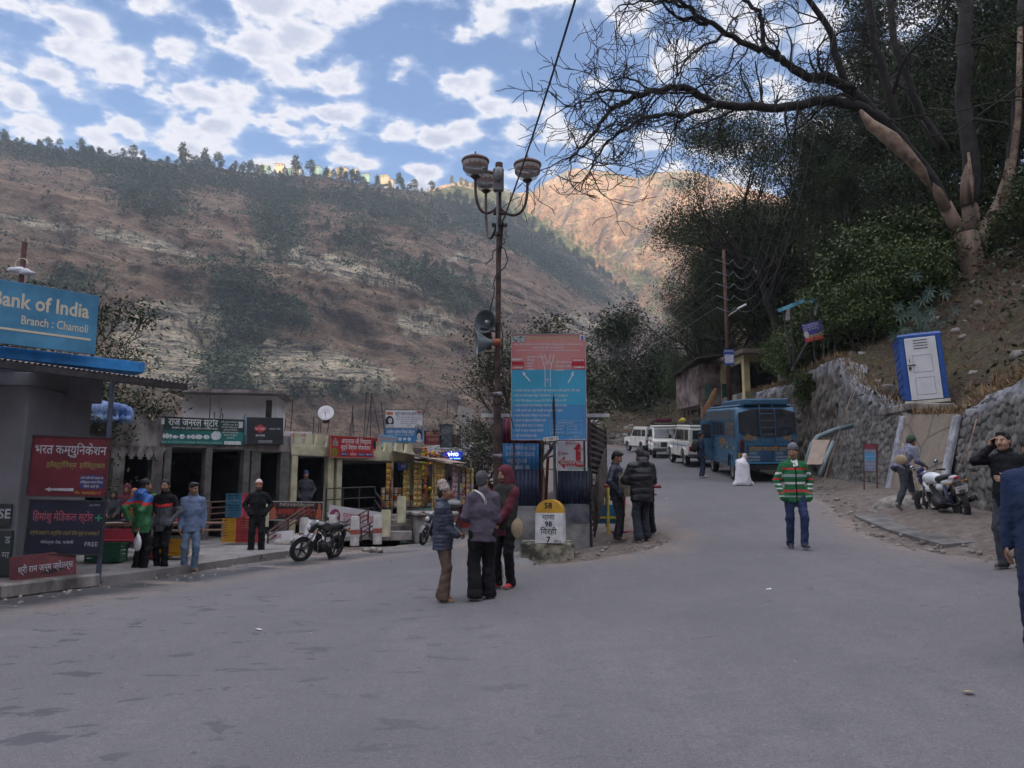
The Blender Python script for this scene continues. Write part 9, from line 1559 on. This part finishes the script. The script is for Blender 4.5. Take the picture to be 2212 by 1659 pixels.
V,Fq = leafmesh(C_,14,.16,.26,rn,-1.1,.1,.10); tag(npmesh('dry_grass',V,Fq,mat('dry_grass',(.15,.085,.045),.9,.4,2,col2=(.24,.16,.08)),None,False),'dry brown grass tufts on the slope and wall tops','grass',kind='stuff')
# big bare tree
bt = thing('bare_tree','huge leafless tree at the right with pale stripped trunk and long limbs over the road','tree',P(2118,690,28)); O0 = bt.location.copy(); tz = lambda a,c: (1179.4+.2356*a,.2356*c)
BKb = mat('limb_bark',(.016,.013,.012),.9,.45,2.5,bump=.8,bscale=8,col2=(.034,.028,.025)); BKt = mat('stripped_trunk',(.11,.075,.058),.85,.45,1.2,bump=.7,bscale=6,stretch=(1.6,1.6,.25),col2=(.30,.205,.15)); BKp = mat('dead_pale_wood',(.17,.11,.078),.85,.4,3,bump=.9,bscale=8,col2=(.33,.23,.17))
W2 = lambda l: [P(u,v,Y)-O0 for u,v,Y in l]
b = MB(); b.tube(W2([(2122,720,28),(2118,680,28),(2110,620,28),(2095,555,28),(2083,505,28)]),[.78,.58,.48,.45,.46],14); b.tube(W2([(2083,510,28),(2060,480,27.9),(2040,440,27.8)]),[.34,.26,.24],10); b.tube(W2([(2090,515,28),(2098,470,28.1),(2092,430,28.2)]),[.34,.30,.28],10); b.tube(W2([(2100,540,28),(2130,490,28.2),(2160,440,28.4),(2180,380,28.6)]),[.30,.26,.24,.22],10)
for a_ in (0,1.3,2.6,4.2,5.2): b.tube([(.3*math.cos(a_),.3*math.sin(a_),.9),(.55*math.cos(a_),.55*math.sin(a_),.2),(1.1*math.cos(a_),1.1*math.sin(a_),-.6)],[.25,.26,.12],8)
b.tube(W2([(2044,452,27.72),(2026,415,27.6),(2008,382,27.45)]),[.20,.19,.04],8); b.tube(W2([(2090,445,28.1),(2091,390,28.12),(2094,330,28.2)]),[.27,.26,.03],8); b.tube(W2([(2176,400,28.5),(2186,350,28.5),(2192,310,28.5)]),[.23,.22,.03],8); mk('trunk',b,BKt,bt,True); rd = random.Random(44)
limbs = [([(2040,440,27.8),(2000,370,27.5),(1945,300,27.2),(1895,255,27),(1850,228,26.8)]+[(*tz(a,c),26.6-.35*i) for i,(a,c) in enumerate(((2500,930),(2212,985),(1900,988),(1550,950),(1350,845),(1200,800),(1000,830),(860,870),(700,950),(610,980),(520,1100),(430,1230),(300,1370),(220,1480)))],.26,.03,0),
 ([(*tz(a,c),25.2-.2*i) for i,(a,c) in enumerate(((1550,950),(1400,1010),(1280,1060),(1100,1050),(900,1080),(750,1180),(580,1290),(500,1390),(430,1500),(400,1580)))],.10,.02,0),
 ([(*tz(a,c),23.9-.2*i) for i,(a,c) in enumerate(((860,865),(770,830),(650,838),(510,820),(400,880),(310,950),(220,960)))],.07,.016,0),([(*tz(a,c),24-.2*i) for i,(a,c) in enumerate(((1350,850),(1180,855),(1060,850),(960,900),(870,1000),(820,1080)))],.04,.014,0),([(*tz(a,c),24.3) for a,c in ((1280,1060),(1200,1130),(1160,1230),(1110,1300))],.07,.015,0),
 ([(1895,255,27),(1842,200,26.8),(1780,165,26.5)]+[(*tz(a,c),26.3-.3*i) for i,(a,c) in enumerate(((2400,700),(2212,600),(2130,520),(2000,450),(1850,430),(1650,290),(1480,200),(1330,85),(1200,0),(1100,-90)))],.21,.05,0),
 ([(*tz(a,c),24.8-.2*i) for i,(a,c) in enumerate(((1650,310),(1500,400),(1350,490),(1270,600),(1200,720),(1130,790)))],.06,.015,0),([(*tz(a,c),24.6-.2*i) for i,(a,c) in enumerate(((1480,215),(1260,170),(1160,120),(1060,20),(1000,-60)))],.08,.03,0),([(*tz(a,c),24.5-.2*i) for i,(a,c) in enumerate(((1330,90),(1180,20),(1000,15),(870,30),(700,60),(640,120)))],.07,.015,0),([(*tz(a,c),25.6) for a,c in ((2000,450),(1990,300),(1970,150),(1880,60),(1800,-20))],.10,.06,0),
 ([(1842,200,26.8),(1810,130,26.5),(1790,60,26.3),(1745,0,26),(1700,-60,25.8)],.16,.08,0),([(1940,295,27.2),(1925,215,27),(1900,130,26.8),(1880,60,26.6),(1870,-30,26.5)],.20,.12,0),([(2040,330,28.2),(1990,250,28),(1960,180,28),(1935,90,28),(1920,-20,28)],.20,.12,0),([(1925,215,27),(1960,120,26),(2020,60,25.5),(2060,-20,25)],.09,.04,0),
 ([(2092,440,28.2),(2096,340,28.3),(2085,220,28.4),(2080,100,28.5),(2090,-40,28.6)],.33,.25,0),([(2180,380,28.6),(2196,280,28.6),(2206,150,28.6),(2212,-20,28.6)],.24,.18,0)]
b = MB(); tips = []
for pts,r0,r1,_ in limbs:
    W3 = W2(pts); sm_ = []
    for i in range(len(W3)-1):
        for k_ in range(3): t_ = k_/3; p0,p1,p2,p3 = W3[max(i-1,0)],W3[i],W3[i+1],W3[min(i+2,len(W3)-1)]; sm_.append(.5*((2*p1)+(p2-p0)*t_+(2*p0-5*p1+4*p2-p3)*t_*t_+(3*p1-p0-3*p2+p3)*t_**3)+Vector((rd.gauss(0,.03),rd.gauss(0,.05),rd.gauss(0,.03))))
    sm_.append(W3[-1]); n = len(sm_); rs = [r0+(r1-r0)*(i/(n-1))**.8 for i in range(n)]; b.tube(sm_,rs,9 if r0 > .1 else 6)
    for i in range(3,n):
        for _ in range(rd.choice((0,1,1)) if rs[i] < .2 else rd.choice((0,0,1))):
            dd = (sm_[i]-sm_[i-1]).normalized(); a_ = Vector((rd.gauss(0,1),rd.gauss(0,1),rd.gauss(0,1))).normalized(); branch(b,sm_[i],dd*.8+a_,rd.uniform(1.1,2.2) if r0 < .3 else 1.6,max(.022,rs[i]*.33),2,tips,rd,(2,4),.55,-.02,.45,.011)
mk('limbs',b,BKb,bt,True); b = MB(); b.tube(W2([(1858,238,26.7),(1880,268,26.6),(1925,300,26.5),(1960,335,26.5),(1990,370,26.6),(2012,412,26.8)]),[.06,.19,.27,.22,.18,.05],10); b.tube(W2([(2092,330,27.9),(2098,390,27.9),(2100,450,27.9)]),[.05,.08,.05],6); b.tube(W2([(2204,60,28.2),(2200,250,28.2),(2185,370,28.2),(2165,430,28.1)]),[.09,.12,.14,.1],8); mk('dead_wood',b,BKp,bt,True)
b = MB(); 
for l in ([(2212,95,20),(2150,75,20),(2060,100,20.5),(1985,65,21)],[(2212,215,20),(2150,220,20),(2070,240,20.5),(2010,235,21)],[(2212,180,19),(2120,245,19.5),(2060,290,20),(2010,292,20),(1990,260,20.2)]): b.tube([P(*q)-O0 for q in l],.02,5)
mk('creepers',b,BKb,bt,True)
# trees behind the kiosk, beyond the far bend, and behind the bank
for name,lab,u,Y,zt_,sd_,lf,kw in (('roadside_tree','grey green tree rising behind the police board',1168,31,632,3,LF_grey,dict(n_per=26,spread=.40,size=.17,k=(2,4))),('roadside_tree','lower thin grey tree behind the lamp post, overhanging the lane',1062,33,765,8,LF_grey,dict(n_per=9,spread=.42,size=.15,k=(3,4))),('roadside_tree','second grey green tree tucked behind the kiosk roof',1225,36,705,21,LF_grey,dict(n_per=22,spread=.4,size=.17)),('roadside_tree','bushy grey green tree between the lamp post and the police board',1105,33.5,700,14,LF_grey,dict(n_per=26,spread=.42,size=.16,k=(2,4))),('roadside_tree','bare twigged low tree left of the lamp post',1030,37,880,31,LF_grey,dict(n_per=5,spread=.3,size=.14,k=(3,4))),
 ('bend_tree','dark conical tree beyond the bend of the right road',1310,74,668,4,LF_dark,dict(n_per=30,spread=.7,size=.36,r=.3)),('bend_tree','thin open tree right of the conical one beyond the bend',1362,72,655,6,LF_grey,dict(n_per=12,spread=.7,size=.32,r=.25,k=(3,4))),('bend_tree','rounded darker tree low beyond the bend',1400,76,730,9,LF_dark,dict(n_per=30,spread=.8,size=.36,r=.3)),('bend_tree','broad dark bush tree at the foot of the far hillside',1335,71,800,10,LF_dark,dict(n_per=34,spread=.8,size=.34,r=.2,trunk=.25)),('bend_tree','small dark tree between the bend and the wood',1450,72,760,13,LF_mid,dict(n_per=30,spread=.7,size=.32,r=.2,trunk=.3)),
 ('bank_tree','dark leafy tree behind the bank signboard at the left edge',132,20,555,15,LF_dark,dict(n_per=30,spread=.26,size=.12,r=.12)),('bank_tree','second dark tree reaching out right of the bank signboard',186,21,665,16,LF_dark,dict(n_per=30,spread=.26,size=.12,r=.12,lean=(.12,0,1))),('bank_tree','dense dark tree at the far left behind the roof pole',10,22,545,17,LF_dark,dict(n_per=40,spread=.3,size=.13,r=.12))):
    p = P(u,900,Y); z = gz(p.x,Y); H_ = zat(zt_,Y)-z; tree(name,lab,(p.x,Y,z),H_*.93,sd_,lf,BK_dark if lf is LF_dark else BK_grey,3,**kw)
# ------------------------------------------------ far things: ridge trees, slope trees, houses
def fartree(name,H,seed,lf,gp,pine=False):
    rn = np.random.default_rng(seed); root = thing(name,'x','tree',(0,0,0),0,gp); b = MB(); b.tube([(0,0,-1),(.1,0,H*.6)],[.22,.1],5); mk('trunk',b,BK_dark,root)
    n = 26; z = rn.uniform(.25,1,n)**.8*H; w = (H*.26*(1.08-z/H)**.7 if pine else H*.30*np.sin(np.clip(z/H,.15,.97)*np.pi)**.6); a = rn.uniform(0,6.3,n); C_ = np.stack([w*np.cos(a)*rn.uniform(.3,1,n),w*np.sin(a)*rn.uniform(.3,1,n),z*.95],1); V,Fq = leafmesh(C_,26,H*.055,H*.065,rn,.2,.7,.8); npmesh('crown',V,Fq,lf,root,False); return root
GR = 'trees along the crest of the left mountain'; GS_ = 'scattered trees on the mountain face'; GP_ = 'pines on the sunlit spur'
ft = [fartree('ridge_tree',9,1,LF_ridge,GR),fartree('ridge_tree',8,2,LF_ridge,GR),fartree('ridge_pine',11,3,LF_ridge,GR,True)]; fsl = [fartree('slope_tree',8,5,LF_ridge,GS_),fartree('slope_pine',10,6,LF_ridge,GS_,True)]; fp2 = [fartree('spur_pine',12,7,LF_lit,GP_,True),fartree('spur_tree',9,8,LF_lit,GP_)]
def putfar(pr,p,sc,label,used=[]):
    if pr.name not in used: used.append(pr.name); pr.location = p; pr.scale = (sc,)*3; pr['label'] = label; return
    dup(pr,p,rd.uniform(0,6.3),label,None,sc)
crest = LS[-5]; rd = random.Random(3); cu_,cv_ = vpix(crest[None]); cu_,cv_ = cu_[0],cv_[0]
def near(u): return 'above the bank signboard' if u < 200 else 'left of the ridge mast' if u < 400 else 'right of the ridge mast' if u < 560 else 'by the ridge houses' if u < 880 else 'left of the lamp bowls' if u < 1000 else 'right of the lamp post'
i = 0; u = -60
while u < 1380:
    k_ = int(np.argmin(np.abs(cu_-u))); c = crest[k_]; big = rd.random(); sc = rd.uniform(.5,1.2)+.7*(rd.random() < .2) if u < 960 else rd.uniform(.9,1.6); pr = ft[2] if (u > 960 and rd.random() < .8) or rd.random() < .25 else ft[rd.randrange(2)]
    putfar(pr,(c[0],c[1]-rd.uniform(-6,10),c[2]-rd.uniform(1.5,5)),sc,'%s tree on the mountain crest %s' % ('big' if sc > 1.4 else 'small',near(u))); i += 1; u += rd.choice((3,4,5,7,12,22)) if u < 960 else rd.uniform(4,9)
grn = lattr(LS,None,None)['green']; nT = 0; us_,vs3 = vpix(LS[:-4]); cand = np.argwhere((us_ > -30) & (us_ < 1400) & (vs3 < 860)); rn = np.random.default_rng(2); rn.shuffle(cand); stuffC = []
for j_,i_ in cand:
    w_ = grn[j_,i_]
    if nT < 170 and rn.random() < (w_-.25)*1.6 and j_ > 120: p = LS[j_,i_]; pr = fsl[int(rn.random() < .6)]; putfar(pr,(p[0],p[1],p[2]-1.5),rn.uniform(.6,1.25),'%s tree on the mountain face %s, %s' % ('conical' if pr is fsl[1] else 'rounded',near(us_[j_,i_]),'low on the slope' if j_ < 180 else 'halfway up' if j_ < 270 else 'just below the crest')); nT += 1
    elif len(stuffC) < 13000 and rn.random() < .035+max(0,w_-.2)*1.3: stuffC.append(LS[j_,i_]+[0,-.5,.5])
V,Fq = leafmesh(stuffC+[c_+np.array([a_,-4-3*k_,-2.5*k_]) for c_ in crest[::2] for k_,a_ in enumerate(rn.normal(0,2,5))],12,1.3,1.25,rn,0,.6,.9); tag(npmesh('scrub',V,Fq,LF_ridge,None,False),'low green scrub clothing the mountain face','scrub',kind='stuff')
C_ = []; um,vm = vpix(MS[:-4]); cand = np.argwhere((um > 930) & (um < 1560)); rn.shuffle(cand)
for j_,i_ in cand[:2600]: C_.append(MS[j_,i_]+[0,-1,2.])
V,Fq = leafmesh(C_,16,2.1,2.6,rn,.2,1.1,.9); tag(npmesh('spur_wood',V,Fq,LF_lit,None,False),'sunlit pine wood on the spur seen as one mass','wood',kind='stuff')
C_ = []; uf,vf = vpix(FS[:-4]); cand = np.argwhere((uf > 1050) & (uf < 1620)); rn.shuffle(cand); gf_ = fattr(FS,None,None)['green']
for j_,i_ in cand[:9000]:
    if rn.random() < .12+gf_[j_,i_]: C_.append(FS[j_,i_]+[0,-1,1.])
V,Fq = leafmesh(C_,7,1.9,2.6,rn,.2,.6,.9); tag(npmesh('far_scrub',V,Fq,LF_lit,None,False),'dark scrub dotting the far orange mountain','scrub',kind='stuff')
mcr = MS[-5]; mu_,mv_ = vpix(mcr[None]); u = 975; i = 0
while u < 1500: k_ = int(np.argmin(np.abs(mu_[0]-u))); c = mcr[k_]; putfar(fp2[0] if rd.random() < .7 else fp2[1],(c[0],c[1],c[2]-2),rd.uniform(.8,1.4),'sunlit pine on the spur crest %s' % ('beside the lamp bowls' if u < 1130 else 'above the police board' if u < 1280 else 'near the wood')); i += 1; u += rd.uniform(7,16)
HW_ = mat('house_yellow_white',(.62,.54,.36),.8,.15,.3); HW2 = mat('house_green_white',(.36,.52,.42),.8,.15,.3); HWb = mat('house_window',(.10,.12,.14),.3,0)
for i,(u,v,w_,h_,f_) in enumerate(((395,350,6,5,0),(447,357,6,5,0),(575,366,9,6,1),(603,364,12,7,0),(640,368,10,6,0),(682,368,9,6,1),(712,378,8,6,0),(735,372,14,7,0),(765,375,10,6,0),(790,384,9,6,1),(828,388,11,8,0),(842,396,9,5,0),(968,434,7,5,0),(560,372,7,5,0),(625,372,7,4,1))):
    k_ = int(np.argmin(np.abs(cu_-u))); D = crest[k_][1]+6; p = P(u,v,D); s_ = 1.15*D/FP; r = thing('ridge_house','%s house on the sunlit ridge, %s from the left of all ridge houses' % ('pale green' if f_ else 'small cream',('leftmost','second','third','fifth','seventh','eighth','ninth','tenth','eleventh','twelfth','thirteenth','fourteenth','rightmost','fourth','sixth')[i]),'house',(p.x,D,p.z),R(rd.uniform(-20,20)),'small houses along the ridge'); w_ *= s_*1.5; h_ *= s_*.8
    b = MB(); b.box((0,2.5,0),(w_,5,h_+6)); mk('wall',b,HW2 if f_ else HW_,r); b = MB(); b.box((0,2.3,h_/2+3.1),(w_+.8,5.8,.3)); mk('roof',b,mat('ridge_roof',(.30,.12,.07),.7,.3,.5) if i % 2 else HW_,r); b = MB(); [b.box((w_*x,-.05,h_/2+1.6),(w_*.14,.1,1.1)) for x in (-.3,0,.3)]; mk('window',b,HWb,r)
p = P(406,352,620); ms_ = thing('radio_mast','thin red and white mast on the ridge','mast',p); b = MB(); b.tube([(0,0,-6),(0,0,4)],.5,6); mk('base',b,HW_,ms_); b = MB(); b.tube([(0,0,4),(0,0,12)],[.4,.15],6); mk('shaft',b,mat('mast_red',(.5,.15,.12),.6,0),ms_)
flush_texts()
